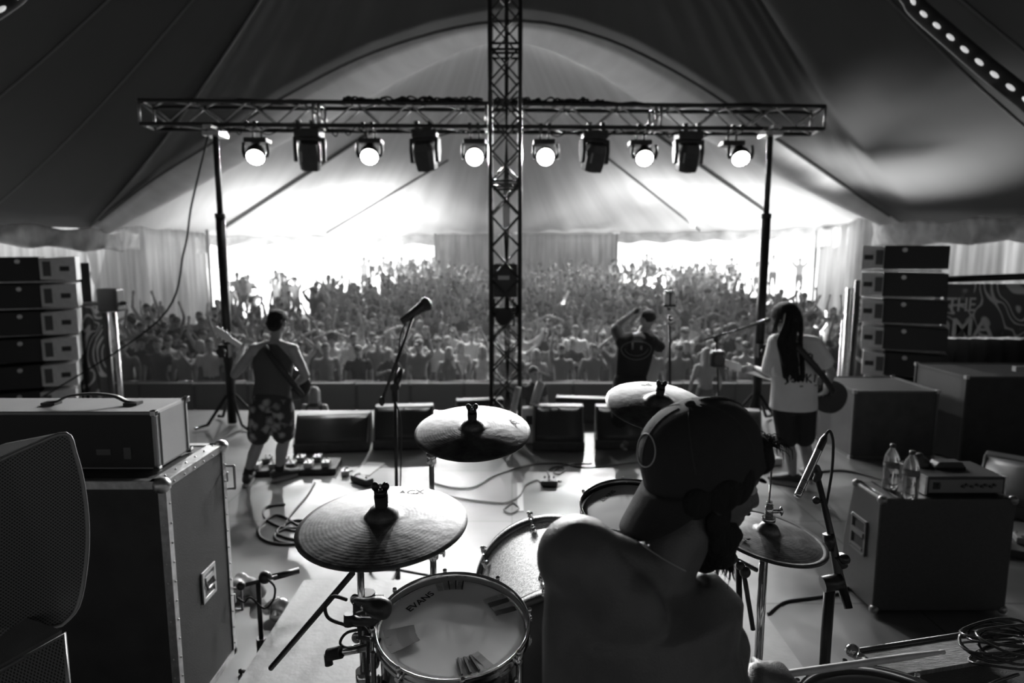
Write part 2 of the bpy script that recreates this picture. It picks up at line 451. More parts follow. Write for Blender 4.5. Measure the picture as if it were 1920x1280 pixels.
# near canopy: cone round the king pole
ring = []
for a in range(0, 361, 4):
    t = R_(a); ring.append((a, t))
right_side = curve([arch[-1], V(14.6, 15.4, 3.05), V(17.5, 11.5, 3.3), V(18.2, 6, 3.5), V(16, -2, 3.5), V(9, -8, 3.5), V(0, -9.5, 3.5)], 70)
left_side = curve([V(0, -9.5, 3.5), V(-9, -8, 3.5), V(-16, -2, 3.5), V(-18.2, 6, 3.5), V(-17.5, 11.5, 3.3), V(-14.6, 15.4, 3.05), arch[0]], 70)
bound = arch + right_side[1:] + left_side[1:]
rows = []
for i in range(0, 15):
    t = i / 14; row = []
    for k, b in enumerate(bound):
        p = apex.lerp(b, t); p.z -= .55 * sin(pi * t) * (1 if k > 120 else .25)
        p.z += .03 * sin(k * pi / 3.5) * t * min(1, (1 - t) * 3 + (k > 122))
        row.append(p)
    rows.append(row)
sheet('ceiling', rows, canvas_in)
# far canopy: band up to the inner fold, then down to the far eave
def ripple(p, k, t, a): return p + V(0, 0, a * sin(k * 1.15) * (.3 + .7 * t) + a * .6 * sin(k * .41 + 1.3) * t)
rows = [[a.lerp(b, t) - V(0, 0, .25 * sin(pi * t)) for a, b in zip(arch, inner)] for t in [i / 6 for i in range(7)]]
sheet('ceiling_middle', rows, canvas_far)
from mathutils.bvhtree import BVHTree
def fold(k):
    u = (k - 60) / 60; u = math.copysign(abs(u) ** 2.6, u) * 60 + 60
    j = min(int(u), 119); return inner[j].lerp(inner[j + 1], u - j) + V(0, .05, .28 * (1 - abs(u - 60) / 60) ** .4)
rows = [[ripple(fold(k).lerp(b, t) - V(0, 0, .7 * sin(pi * t) * (1 - abs(k - 60) / 60) ** .5), k, t, .03 * (1 - (1 - t) ** 3)) for k, b in enumerate(eave)] for t in [i / 20 for i in range(21)]]
far_roof = sheet('ceiling_far', rows, canvas_far)
far_bvh = BVHTree.FromPolygons([v.co.copy() for v in far_roof.data.vertices], [tuple(p.vertices) for p in far_roof.data.polygons])
# rope along the edge of the near canopy, and webbing straps under the far canopy
rope = M('edge_rope', .06, .8); web = M('webbing', .07, .8)
g = MB(); g.tube([p - V(0, .06, .05) for p in arch[3:-3:2]], .03, 6); tag(g.build('edge_rope', rope), 'dark rope along the arched front edge of the near tent roof', 'rope')
def strap(pa, pb, w_, label):
    g = MB(); pts = []
    for i in range(41):
        t = i / 40; px = pa[0] + (pb[0] - pa[0]) * t; py = pa[1] + (pb[1] - pa[1]) * t
        h = far_bvh.ray_cast(CAM, (P(px, py, 1) - CAM).normalized())[0]
        if h is not None: pts.append(h - V(0, 0, w_ + .03))
    g.tube(pts, w_, 6); tag(g.build('roof_strap', web), label, 'strap', 'straps under the far tent roof')
strap((700, 238), (408, 430), .055, 'thick dark strap under the bright roof, behind the left truss leg')
strap((840, 297), (612, 434), .028, 'thin dark strap under the bright roof, between the left truss leg and the mast')
strap((1100, 262), (1312, 430), .028, 'thin dark strap under the bright roof, between the mast and the right truss leg')
strap((1228, 244), (1436, 392), .05, 'thick dark strap under the bright roof, behind the right truss leg')
# welded seams of the near canopy
seam = M('seam_tape', .13, .7)
for j, k in enumerate([128, 131, 135, 139, 143, 148, 153] + [200 + q for q in (48, 52, 56, 60, 64, 67)]):
    if k >= len(bound): continue
    b = bound[k]; pts = []
    for i in range(2, 29):
        t = i / 28.5; p = apex.lerp(b, t); p.z -= .55 * sin(pi * t) + .02 - .03 * sin(k * pi / 3.5) * t; pts.append(p)
    g = MB(); g.tube(pts, .022, 4); struct(g.build('trim_%d' % (j + 2), seam))

# ---- walls: pleated curtains
wall_m = fabric('wall_fabric', .62, .25, trans=.3)
def pleat(name, base, top, seed, amp=.10, freq=2.2, mat=None):
    """base/top: lists of points; hanging pleats normal to the run"""
    rnd = random.Random(seed); n = 12 * len(base)
    ph = [rnd.uniform(0, 6.28) for _ in range(6)]
    B = curve(base, n); Tp = curve(top, n); rows = []
    for i in range(9):
        t = i / 8; row = []
        for k in range(n + 1):
            d = (B[min(k + 1, n)] - B[max(k - 1, 0)]); d.z = 0; d.normalize(); nr = V(-d.y, d.x, 0)
            s_ = (B[k] - B[0]).length
            q = sin(s_ * freq * 6.28 / 2 + ph[0] + .8 * sin(s_ * 1.3 + ph[1])) + .6 * sin(s_ * freq * 5.1 + ph[2]) + .4 * sin(s_ * 13 + ph[3] + t)
            row.append(Tp[k].lerp(B[k], t) + nr * q * amp * (.35 + .65 * t))
        rows.append(row)
    return sheet(name, rows, mat or wall_m)
def wline(pts, z):  return [V(p[0], p[1], z if z is not None else GZ(p[1])) for p in pts]
def wall(name, pts, ztop, seed, **k):
    return pleat(name, [V(p[0], p[1], GZ(p[1]) - .05) for p in pts], [V(p[0], p[1], zt) for p, zt in zip(pts, ztop)], seed, **k)
e = lambda px, Y: Py(px, 480, Y).x
side_m = fabric('side_wall_fabric', .55, .25, trans=.06)
wall('wall_left', [(-19, -4), (-19, 7), (-18, 12), (-16.2, 16), (-14, 17.5)], [4.2, 4.2, 3.7, 3.4, 3.2], 1, mat=side_m)
wall('wall_front_left', [(-14.2, 17.5), (e(225, 19), 19), (e(300, 20.5), 20.5), (e(388, 22.5), 22.5)], [3.2, 3.1, 3.0, 2.9], 2, freq=2.6)
wall('wall_middle', [(e(818, 26.2), 26.2), (e(900, 26.4), 26.4), (e(1000, 26.4), 26.4), (e(1156, 26.2), 26.2)], [2.98] * 4, 3, freq=2.4, mat=fabric('middle_wall_fabric', .45, .3, trans=.03))
wall('wall_front_right', [(e(1535, 22.5), 22.5), (e(1580, 20.5), 20.5), (e(1640, 18.5), 18.5), (13.6, 16.9)], [3.0, 3.1, 3.2, 3.4], 4, freq=2.6)
wall('wall_right', [(13.6, 16.9), (16.2, 15), (18.2, 11), (19, 6), (19, -4)], [3.5, 3.5, 3.8, 4.2, 4.2], 5, freq=1.4, mat=side_m)
back_m = fabric('back_wall_fabric', .06, .2)
wall('wall_back', [(19, -4), (10, -9.8), (0, -10.3), (-10, -9.8), (-19, -4)], [4.2] * 5, 6, mat=back_m)
# valance along the eave
val_m = fabric('valance_fabric', .7, .35)
def valance(name, top, drop, seed, amp=.12):
    rnd = random.Random(seed); n = len(top) - 1; rows = []
    for i in range(8):
        t = i / 7
        rows.append([p + V(0, -.15 * t + amp * sin(k * 1.3 + 3 * t + sin(k * .37) * 2) * t, -drop * t + .05 * sin(k * .9 + 4 * t)) for k, p in enumerate(top)])
    return sheet(name, rows, val_m)
valance('trim_20', curve([p + V(0, -.22, .14) for p in eave], 160), .42, 3, .04)
valance('trim_21', curve([V(-18, 11.5, 3.45), V(-14.8, 15.3, 3.12), P(165, 430, 17.2), P(300, 436, 20.5), P(395, 444, 22.3)], 80), .55, 4)
valance('trim_22', curve([P(1530, 430, 22.3), P(1620, 420, 19), P(1700, 416, 17), V(14.8, 15.2, 3.2), V(18, 11.3, 3.6)], 80), .62, 5, .2)
# door posts of the two openings
postm = M('tent_post', .25, .5, .3)
for px, Y, lab in ((391, 22.3, 'slim tent side pole at the left edge of the bright left opening'), (817, 26.0, 'slim tent side pole at the right edge of the bright left opening'),
                   (1156, 26.0, 'slim tent side pole at the left edge of the bright right opening'), (1529, 22.6, 'slim tent side pole at the right edge of the bright right opening')):
    x = e(px, Y); g = MB(); g.cyl((x, Y, GZ(Y)), (x, Y, 3.0), .05); tag(g.build('tent_pole', postm, loc=(x, Y, GZ(Y))), lab, 'pole', 'tent side poles at the openings')
# ------------------------------------------------------------------ the crowd
skin_c = M('crowd_skin', .36, .55)
hair_d = M('crowd_dark_hair', .05, .6); hair_l = M('crowd_fair_hair', .3, .6)
pant_m = M('crowd_trousers', .10, .8)
def shirt_mat():
    m = bpy.data.materials.new('crowd_shirt'); m.use_nodes = True; nt = m.node_tree; N = nt.nodes
    oi = N.new('ShaderNodeObjectInfo'); b = N['Principled BSDF']; b.inputs['Roughness'].default_value = .85
    nt.links.new(oi.outputs['Color'], b.inputs['Base Color']); return m
shirt_c = shirt_mat()
shirt_fix = [M('crowd_shirt_%s' % n, v, .85) for n, v in (('black', .05), ('grey', .25), ('pale', .6))]
def human(pose, hair='short', top='tee', H=1.75, female=False, voxel=.028, smooth=3):
    """facing -Y, feet at the origin; tags 0 skin 1 shirt 2 hair 3 trousers 4 shoe"""
    g = Org(); s = H / 1.75
    def q(x, y, z): return V(x, y, z) * s
    sw = .165 if female else .19
    pel, wai, che, nek, hd = q(0, 0, .95), q(0, .0, 1.12), q(0, 0, 1.32), q(0, .0, 1.47), q(0, -.02, 1.625)
    tt = 0 if top == 'bare' else 1
    g.loft([(pel - q(0, 0, .08), .15 * s, .10 * s), (pel, .16 * s, .11 * s), (pel + q(0, 0, .06), .15 * s, .10 * s)], V(1, 0, 0), 3, 14)
    g.loft([(pel + q(0, 0, .08), .145 * s, .10 * s), (wai, (.12 if female else .14) * s, .095 * s), (che, .165 * s, .115 * s), (q(0, 0, 1.42), (sw - .02) * s, .085 * s), (q(0, 0, 1.46), .09 * s, .06 * s)], V(1, 0, 0), tt, 14)
    if female: g.ball(q(.07, -.085, 1.30), .06 * s, tag=tt); g.ball(q(-.07, -.085, 1.30), .06 * s, tag=tt)
    g.cap(nek - q(0, 0, .03), hd - q(0, 0, .06), .055 * s, .05 * s, 0)
    # head
    g.ball(hd + q(0, .01, .03), (.078 * s, .095 * s, .10 * s)); g.ball(hd + q(0, -.03, -.045), (.058 * s, .062 * s, .07 * s))
    g.cap(hd + q(0, -.085, .01), hd + q(0, -.112, -.02), .012 * s, .016 * s); g.ball(hd + q(.082, .0, -.01), (.012, .02, .03)); g.ball(hd + q(-.082, .0, -.01), (.012, .02, .03))
    if hair != 'bald':
        g.ball(hd + q(0, .022, .055), (.086 * s, .10 * s, .09 * s), tag=2)
    if hair == 'long':
        g.loft([(hd + q(0, .06, .05), .085 * s, .05 * s), (hd + q(0, .07, -.08), .09 * s, .045 * s), (q(0, .09, 1.38), .10 * s, .035 * s), (q(0, .1, 1.28), .07 * s, .02 * s)], V(1, 0, 0), 2, 12)
        for sx in (-1, 1): g.cap(hd + q(sx * .08, .01, .05), hd + q(sx * .085, .0, -.16), .028 * s, .02 * s, 2)
    if hair == 'bun': g.ball(hd + q(0, .05, .16), .045 * s, tag=2)
    if hair == 'cap':
        g.ball(hd + q(0, 0, .065), (.09 * s, .105 * s, .075 * s), tag=2); g.ball(hd + q(0, -.13, .05), (.07 * s, .06 * s, .012 * s), tag=2)
    if hair == 'bushy': g.ball(hd + q(0, .02, .06), (.12 * s, .12 * s, .12 * s), tag=2); g.ball(hd + q(0, -.05, .0), (.06, .06, .08), tag=0)
    if hair == 'beard': g.ball(hd + q(0, -.05, -.09), (.05 * s, .05 * s, .05 * s), tag=2)
    A = {'down': ((.26, .03, 1.18), (.27, -.05, .93)), 'up': ((.30, -.06, 1.68), (.24, -.10, 1.97)), 'high': ((.21, -.04, 1.72), (.16, -.06, 2.02)),
         'clap': ((.36, -.06, 1.62), (.05, -.10, 1.90)), 'chest': ((.27, -.10, 1.22), (.05, -.30, 1.32)), 'fist': ((.30, -.10, 1.52), (.27, -.15, 1.80)),
         'face': ((.24, -.16, 1.28), (.07, -.19, 1.55)), 'phone': ((.22, -.22, 1.45), (.10, -.36, 1.72)), 'cross': ((.27, -.06, 1.20), (-.05, -.20, 1.24)),
         'head': ((.36, 0, 1.66), (.10, -.02, 1.78)), 'wide': ((.42, -.05, 1.60), (.52, -.10, 1.86)), 'point': ((.28, -.25, 1.52), (.22, -.50, 1.66))}
    for sx, key in ((1, pose[0]), (-1, pose[1])):
        sh = q(sx * sw, .0, 1.405); el, wr = [q(sx * a[0], a[1], a[2]) for a in A[key]]
        g.ball(sh, .062 * s, tag=0 if top in ('tank', 'bare') else 1)
        if top == 'tee': m = sh.lerp(el, .55); g.cap(sh, m, .062 * s, .06 * s, 1); g.cap(m, el, .046 * s, .04 * s, 0)
        elif top == 'long': g.cap(sh, el, .058 * s, .048 * s, 1)
        else: g.cap(sh, el, .054 * s, .041 * s, 0)
        g.cap(el, wr, .042 * s, .028 * s, 1 if top == 'long' else 0)
        d = (wr - el).normalized(); g.cap(wr, wr + d * .06 * s, .03 * s, .036 * s, 0)
        for k in range(4): off = V(1, 0, 0) * (k - 1.5) * .021 * s; g.cap(wr + d * .07 * s + off, wr + d * (.15 - .012 * abs(k - 1.5)) * s + off * 1.25, .011 * s, .009 * s, 0, 6)
        g.cap(wr + d * .03 * s, wr + d * .075 * s - V(sx * .05, 0, 0) * s, .012 * s, .01 * s, 0, 6)
        if key == 'phone' and sx == 1: g.mb.box(wr + d * .12 + q(-.10, -.02, .02), (.15, .012, .08)); g.sm.append((wr.x - .10, wr.y - .05, wr.z + .12, .05, 2))
    for sx in (1, -1):
        hp, kn, an = q(sx * .09, 0, .90), q(sx * .10, -.03, .49), q(sx * .11, .02, .09)
        g.cap(hp, kn, .085 * s, .058 * s, 3); g.cap(kn, an, .056 * s, .04 * s, 3 if top in ('long', 'tee') else 0)
        foot(g, an, (sx * .2, -1), s, 4)
    me = g.bake('person', voxel, smooth)
    # eyes, brows, mouth
    m = MB()
    for sx in (1, -1):
        m.ell(hd + q(sx * .031, -.087, .012), (.013 * s, .006, .007 * s), n=8, m=6); m.ell(hd + q(sx * .031, -.090, .032), (.018 * s, .006, .004 * s), n=8, m=6)
    m.ell(hd + q(0, -.09, -.062), (.022 * s, .006, .006 * s), n=8, m=6)
    e2 = m.mesh('f', []); bm = bmesh.new(); bm.from_mesh(me); n0 = len(bm.faces); bm.from_mesh(e2); bm.faces.ensure_lookup_table()
    for f in bm.faces[n0:]: f.material_index = 2
    bm.to_mesh(me); bm.free(); bpy.data.meshes.remove(e2)
    return me
POSE_T = {('up', 'up'): 'both arms raised wide', ('high', 'high'): 'both arms straight up', ('clap', 'clap'): 'clapping hands overhead', ('down', 'down'): 'arms hanging down',
          ('fist', 'down'): 'one fist raised', ('down', 'high'): 'one arm straight up', ('chest', 'chest'): 'clapping at chest height', ('face', 'down'): 'a hand at the face',
          ('phone', 'phone'): 'holding up a phone', ('cross', 'cross'): 'arms folded', ('head', 'head'): 'hands on the head', ('wide', 'wide'): 'arms spread up and out', ('point', 'down'): 'pointing at the stage',
          ('down', 'fist'): 'a fist raised beside the head', ('high', 'fist'): 'one arm up and one bent'}
HAIR_T = {'short': 'short-haired', 'long': 'long-haired', 'cap': 'capped', 'bald': 'bald', 'bushy': 'bushy-haired', 'beard': 'bearded', 'bun': 'top-knotted'}
TOP_T = {'tee': 't-shirt', 'tank': 'vest top', 'bare': 'bare chest', 'long': 'long-sleeved top'}
VAR = [(('clap', 'clap'), 'short', 'tee', 1.74, 0), (('down', 'down'), 'long', 'tank', 1.66, 1), (('up', 'up'), 'short', 'bare', 1.80, 0), (('fist', 'down'), 'cap', 'tee', 1.76, 0),
       (('chest', 'chest'), 'long', 'tee', 1.64, 1), (('down', 'high'), 'beard', 'tee', 1.80, 0), (('face', 'down'), 'short', 'long', 1.72, 0), (('phone', 'phone'), 'cap', 'tank', 1.75, 0),
       (('high', 'high'), 'long', 'tank', 1.67, 1), (('cross', 'cross'), 'bald', 'tee', 1.79, 0), (('head', 'head'), 'bushy', 'tee', 1.77, 0), (('down', 'fist'), 'bun', 'tank', 1.65, 1),
       (('down', 'down'), 'short', 'tee', 1.78, 0), (('wide', 'wide'), 'short', 'tank', 1.82, 0), (('point', 'down'), 'beard', 'long', 1.78, 0), (('down', 'down'), 'cap', 'tee', 1.74, 0)]
BODY = []
for i, (ps, hr, tp, H, fm) in enumerate(VAR):
    me = human(ps, hr, tp, H, bool(fm)); idx = np.empty(len(me.polygons), np.int32); me.polygons.foreach_get('material_index', idx); me.materials.clear()
    for m in (skin_c, shirt_c, hair_l if i in (1, 4, 11) else hair_d, pant_m, hair_d): me.materials.append(m)
    me.polygons.foreach_set('material_index', idx); BODY.append(me)
spots = []
rnd = random.Random(42); Y = 12.75; row = 0
while Y < 26:
    x0 = e(215, Y) if Y < 17.5 else e(395, Y); x1 = e(1612, Y) if Y < 17.5 else e(1530, Y)
    x = x0 + rnd.uniform(0, .2) + .28 * (row % 2)
    while x < x1:
        px = 960 + x / Y * 1200; keep = True
        lim = 26
        if px < 590: lim = 17.0 + 1.2 * sin(px * .05)
        elif px < 700: lim = 22
        if px > 1395: lim = 19.5
        if Y > lim: keep = False
        if keep: spots.append((x + rnd.uniform(-.08, .08), Y + rnd.uniform(-.12, .12), row))
        x += rnd.uniform(.50, .66)
    Y += .60 + .012 * row; row += 1
# a loose fringe outside in the sun
for k in range(26):
    px = rnd.choice([rnd.uniform(620, 815), rnd.uniform(1165, 1520), rnd.uniform(400, 560)]); Y = rnd.uniform(27.5, 33) if px > 600 else rnd.uniform(20, 24); spots.append((e(px, Y), Y, 99))
spots = [s for s in spots]
spots.sort(key=lambda s: s[1])
SHIRT = [('black', .03), ('dark grey', .10), ('mid grey', .22), ('light grey', .5), ('white', .85)]
side_w = lambda px: 'far left' if px < 400 else 'left' if px < 640 else 'left of the mast' if px < 915 else 'behind the mast' if px < 985 else 'right of the mast' if px < 1180 else 'right' if px < 1450 else 'far right'
cnt = {}; far = []
used = set()
ROW = {0: 'at the barrier', 1: 'second row', 2: 'third row', 3: 'fourth row', 4: 'fifth row', 5: 'sixth row', 6: 'seventh row', 7: 'eighth row', 8: 'ninth row', 9: 'tenth row', 10: 'eleventh row'}
for n, (x, y, row) in enumerate(spots):
    if n >= 300: far.append((x, y, row)); continue
    px = 960 + x / y * 1200
    for tr in range(60):
        v = rnd.choice([0, 1, 2, 3, 4, 5, 6, 7, 8, 9, 10, 11, 12, 12, 13, 14, 15, 15, 1, 3]) if row > 0 else rnd.choice([0, 1, 3, 4, 6, 10, 12, 15, 12, 1, 5])
        ps, hr, tp, H, fm = VAR[v]; sn, sv = rnd.choice(SHIRT)
        lab = '%s person, %s, %s, %s, %s' % (HAIR_T[hr], 'bare-chested' if tp == 'bare' else sn + ' ' + TOP_T[tp], POSE_T[ps], ROW.get(row, 'last rows'), side_w(px))
        if lab not in used: break
    used.add(lab)
    o = bpy.data.objects.new('person', BODY[v]); C.objects.link(o)
    z = GZ(y); o.location = (x, y, z); o.rotation_euler = (0, 0, rnd.uniform(-.35, .35) + atan2(-x, y) * .5)
    sc = rnd.uniform(.95, 1.05); o.scale = (sc, sc, sc); o.color = (sv, sv, sv, 1)
    if len(lab.split()) > 16: lab = lab.replace(' of the mast', ' of mast').replace('holding up a phone', 'phone held up')
    if len(lab.split()) > 16: lab = lab.replace(' beside the head', '').replace('dark grey', 'charcoal').replace(' and out', '').replace('one arm up and one bent', 'one arm up')
    if len(lab.split()) > 16: lab = lab.replace(' of the mast', '').replace(' behind the mast', ' middle')
    if len(lab.split()) > 16: lab = lab.replace(' person,', ',')
    if len(lab.split()) > 16: lab = ' '.join(lab.split()[:16])
    tag(o, lab, 'person', 'audience in the tent')
# everyone farther back: past the 300 nearest
acc_v = []; acc_f = []; acc_m = []; off = 0
lowb = []
for v in (0, 1, 2, 3, 5, 8, 12, 13, 15):
    ps, hr, tp, H, fm = VAR[v]; me = human(ps, hr, tp, H, bool(fm), voxel=.045, smooth=2)
    co = np.empty(len(me.vertices) * 3); me.vertices.foreach_get('co', co)
    lowb.append((co.reshape(-1, 3), [tuple(p.vertices) for p in me.polygons], [p.material_index for p in me.polygons]))
for (x, y, row) in far:
    co, fs, ms = rnd.choice(lowb); a = rnd.uniform(-.4, .4); sc = rnd.uniform(.93, 1.06); sh = rnd.choice([5, 6, 6, 1, 1])
    q = co * sc; xx = q[:, 0] * cos(a) - q[:, 1] * sin(a) + x; yy = q[:, 0] * sin(a) + q[:, 1] * cos(a) + y
    acc_v.append(np.stack([xx, yy, q[:, 2] + GZ(y)], 1))
    acc_f += [tuple(i + off for i in f) for f in fs]; acc_m += [(sh if m == 1 else m) for m in ms]; off += len(co)
me = bpy.data.meshes.new('people')
me.from_pydata(np.concatenate(acc_v).tolist(), [], acc_f); me.polygons.foreach_set('use_smooth', [True] * len(acc_f))
for m in (skin_c, shirt_fix[2], hair_d, pant_m, hair_d, shirt_fix[0], shirt_fix[1]): me.materials.append(m)
me.polygons.foreach_set('material_index', acc_m)
o = bpy.data.objects.new('distant_crowd', me); C.objects.link(o)
tag(o, 'tightly packed people at the back of the tent and outside', 'crowd', kind='stuff')
# ------------------------------------------------------------------ king pole mast, lighting truss and its legs
def brace(g, a0, a1, b0, b1, n, r, cross=True):
    for k in range(n):
        t0, t1 = k / n, (k + 1) / n
        p0, p1 = a0.lerp(a1, t0), a0.lerp(a1, t1); q0, q1 = b0.lerp(b1, t0), b0.lerp(b1, t1)
        if cross: g.cyl(p0, q1, r, n=6); g.cyl(q0, p1, r, n=6)
        else:
            if k % 2: g.cyl(p0, q1, r, n=6)
            else: g.cyl(q0, p1, r, n=6)
mx_, my_, hw = -.075, 7.45, .165
mast = thing('mast', 'tall dark lattice mast in the middle of the stage reaching up to the roof', 'mast', (mx_, my_, 0))
cor = [(-1, -1), (1, -1), (1, 1), (-1, 1)]
for sx, sy in cor:
    g = MB(); g.cyl((mx_ + sx * hw, my_ + sy * hw, .03), (mx_ + sx * hw, my_ + sy * hw, 8.7), .024, n=12); g.build('chord', blackm, mast)
g = MB()
for i in range(4):
    a, b = cor[i], cor[(i + 1) % 4]
    A0 = V(mx_ + a[0] * hw, my_ + a[1] * hw, .05); B0 = V(mx_ + b[0] * hw, my_ + b[1] * hw, .05)
    brace(g, A0, A0 + V(0, 0, 8.6), B0, B0 + V(0, 0, 8.6), 24, .010)
    for z in (.03, 1.45, 2.9, 4.35, 5.8, 7.25, 8.65):
        for d in (-.03, .03): g.cyl(A0 + V(0, 0, z - .05 + d), B0 + V(0, 0, z - .05 + d), .014, n=8)
g.build('bracing', blackm, mast)
g = MB(); g.box((mx_, my_, .015), (.5, .5, .03)); g.build('base_plate', blackm, mast)
# cable bundle hanging inside the mast
g = MB()
for k in range(4):
    g.tube(bez([(mx_ + .03 * k - .02, my_ + .02 * (k % 2), .2), (mx_ + .05 - .02 * k, my_ + .03, 1.2), (mx_ - .02 + .02 * k, my_, 2.6), (mx_ + .03 - .01 * k, my_, 4.2), (mx_ + .01 * k, my_, 8.5)], 8), .008, 6)
tag(g.build('cable', rubber, loc=(mx_, my_, .2)), 'bundle of black cables running up inside the lattice mast', 'cable')
# lamps and boxes fixed in the mast
def mz(py): return Py(950, py, my_).z
sg = thing('stage_box', 'black box with a small white label strapped inside the mast', 'box', (mx_, my_ - .0, mz(600)))
g = MB(); g.box((mx_, my_, (mz(495) + mz(556)) / 2), (.27, .2, mz(495) - mz(556))); g.build('body', black, sg, bev=.008)
g = MB(); g.box((mx_ - .02, my_ - .103, mz(520)), (.13, .004, .045)); g.build('label_plate', M('label', .6, .6), sg)
g = MB(); g.box((mx_, my_, mz(498)), (.24, .22, .05)); g.build('lid', black, sg, bev=.01)
lw = thing('floodlight', 'black floodlight hanging inside the mast under the labelled box', 'lamp', (mx_ - .02, my_, mz(640)))
g = MB(); g.lathe([(0, 0), (.06, 0), (.085, .06), (.1, .2), (.1, .23), (.085, .23), (0, .2)], frame((mx_ - .02, my_ - .02, mz(600)), (1, 0, 0), (0, .3, .95), (0, -.95, .3)), 20); g.build('housing', black, lw)
g = MB(); g.tube([(mx_ - .13, my_, mz(560)), (mx_ - .14, my_, mz(610)), (mx_ + .10, my_, mz(610)), (mx_ + .09, my_, mz(560))], .012, 6); g.build('yoke', black, lw)

# truss: four chords, triangulated, slightly turned
tL = V(-4.33, 7.72, 0); tR = V(3.78, 8.02, 0); zb, zt = Py(960, 238, 7.9).z, Py(960, 195, 7.9).z
tl = thing('lighting_truss', 'long black box truss carrying the ten stage lamps across the stage', 'truss', (tL.x, tL.y, 0))
dv = (tR - tL).normalized(); nv = V(-dv.y, dv.x, 0); dep = .34
CH = {}
for nm, off, z in (('fb', 0, zb), ('ft', 0, zt), ('bb', 1, zb), ('bt', 1, zt)):
    a = tL + nv * off * dep + V(0, 0, z); b = tR + nv * off * dep + V(0, 0, z); CH[nm] = (a, b)
    g = MB(); g.cyl(a, b, .025, n=12); g.build('chord', blackm, tl)
g = MB()
for p, q in (('fb', 'ft'), ('bb', 'bt'), ('fb', 'bb'), ('ft', 'bt')):
    brace(g, CH[p][0], CH[p][1], CH[q][0], CH[q][1], 26, .010, cross=False)
    for t in (0.0, .25, .5, .75, 1.0):
        a = CH[p][0].lerp(CH[p][1], t); b = CH[q][0].lerp(CH[q][1], t)
        for dd in (-.03, .03): g.cyl(a + dv * dd * (0 < t < 1), b + dv * dd * (0 < t < 1), .016, n=8)
g.build('bracing', alu, tl)
# cables laid along the top
rnd = random.Random(5)
for (x0, x1, n) in ((-2.0, -.35, 7), (-.25, 1.1, 8), (-3.5, 3.0, 3)):
    for k in range(n):
        pts = []
        for i in range(22):
            x = x0 + (x1 - x0) * i / 21; t = (x - tL.x) / (tR.x - tL.x); p = tL.lerp(tR, t) + nv * (.02 + .28 * rnd.random())
            pts.append((p.x, p.y, zt + .03 + .055 * rnd.random() * (1 if n > 3 else .3)))
        g = MB(); g.tube(bez(pts, 3), .011, 6); tag(g.build('cable', rubber), 'black cable lying along the top of the lighting truss', 'cable', 'cables on top of the lighting truss')
# legs: wind-up towers
def leg(px0, py0, px1, py1, split, name_lab):
    p1 = Py(px1, py1, 7.85); x = p1.x; y = 7.85
    t = thing('truss_leg', name_lab, 'stand', (x, y, 0), group='wind-up stands under the truss')
    zs = Py(px0, split, y).z
    g = MB(); g.cyl((x, y, .02), (x, y, zs), .055, n=16); g.build('outer_tube', blackm, t)
    g = MB(); g.cyl((x, y, zs - .02), (x, y, zb - .05), .034, n=16); g.cyl((x, y, zs - .03), (x, y, zs + .03), .062, n=12); g.build('inner_tube', blackm, t)
    g = MB(); g.box((x, y, zb - .10), (.20, .26, .05)); g.cyl((x - .07, y, zb - .1), (x - .07, y, zb - .02), .02); g.cyl((x + .07, y, zb - .1), (x + .07, y, zb - .02), .02); g.box((x, y, zb - .04), (.1, .42, .04)); g.build('truss_clamp', alu, t)
    for k in range(4):
        a = pi / 4 + k * pi / 2; g = MB()
        g.tube([(x + .05 * cos(a), y + .05 * sin(a), .38), (x + .3 * cos(a), y + .3 * sin(a), .05), (x + .75 * cos(a) * .6, y + .75 * sin(a) * .6, .03)], .02, 8); g.build('leg', blackm, t)
    g = MB(); g.box((x, y - .09, .95), (.12, .1, .16)); g.cyl((x, y - .14, .95), (x, y - .22, .95), .05, n=14); g.cyl((x + .04, y - .21, .95), (x + .04, y - .21, .83), .01); g.build('winch', blackm, t)
    return x, y
xl, yl = leg(402, 240, 408, 320, 405, 'black wind-up stand holding the left end of the truss')
xr, yr = leg(1443, 240, 1441, 320, 405, 'black wind-up stand holding the right end of the truss')
g = MB(); pa = Py(395, 238, 7.8); g.tube(bez([pa, Py(360, 380, 7.9), Py(345, 470, 8.0), Py(298, 600, 8.2), V(-6.3, 8.3, .2)], 8), .012, 6)
tag(g.build('cable', rubber), 'thin black cable slanting down from the left end of the truss', 'cable')

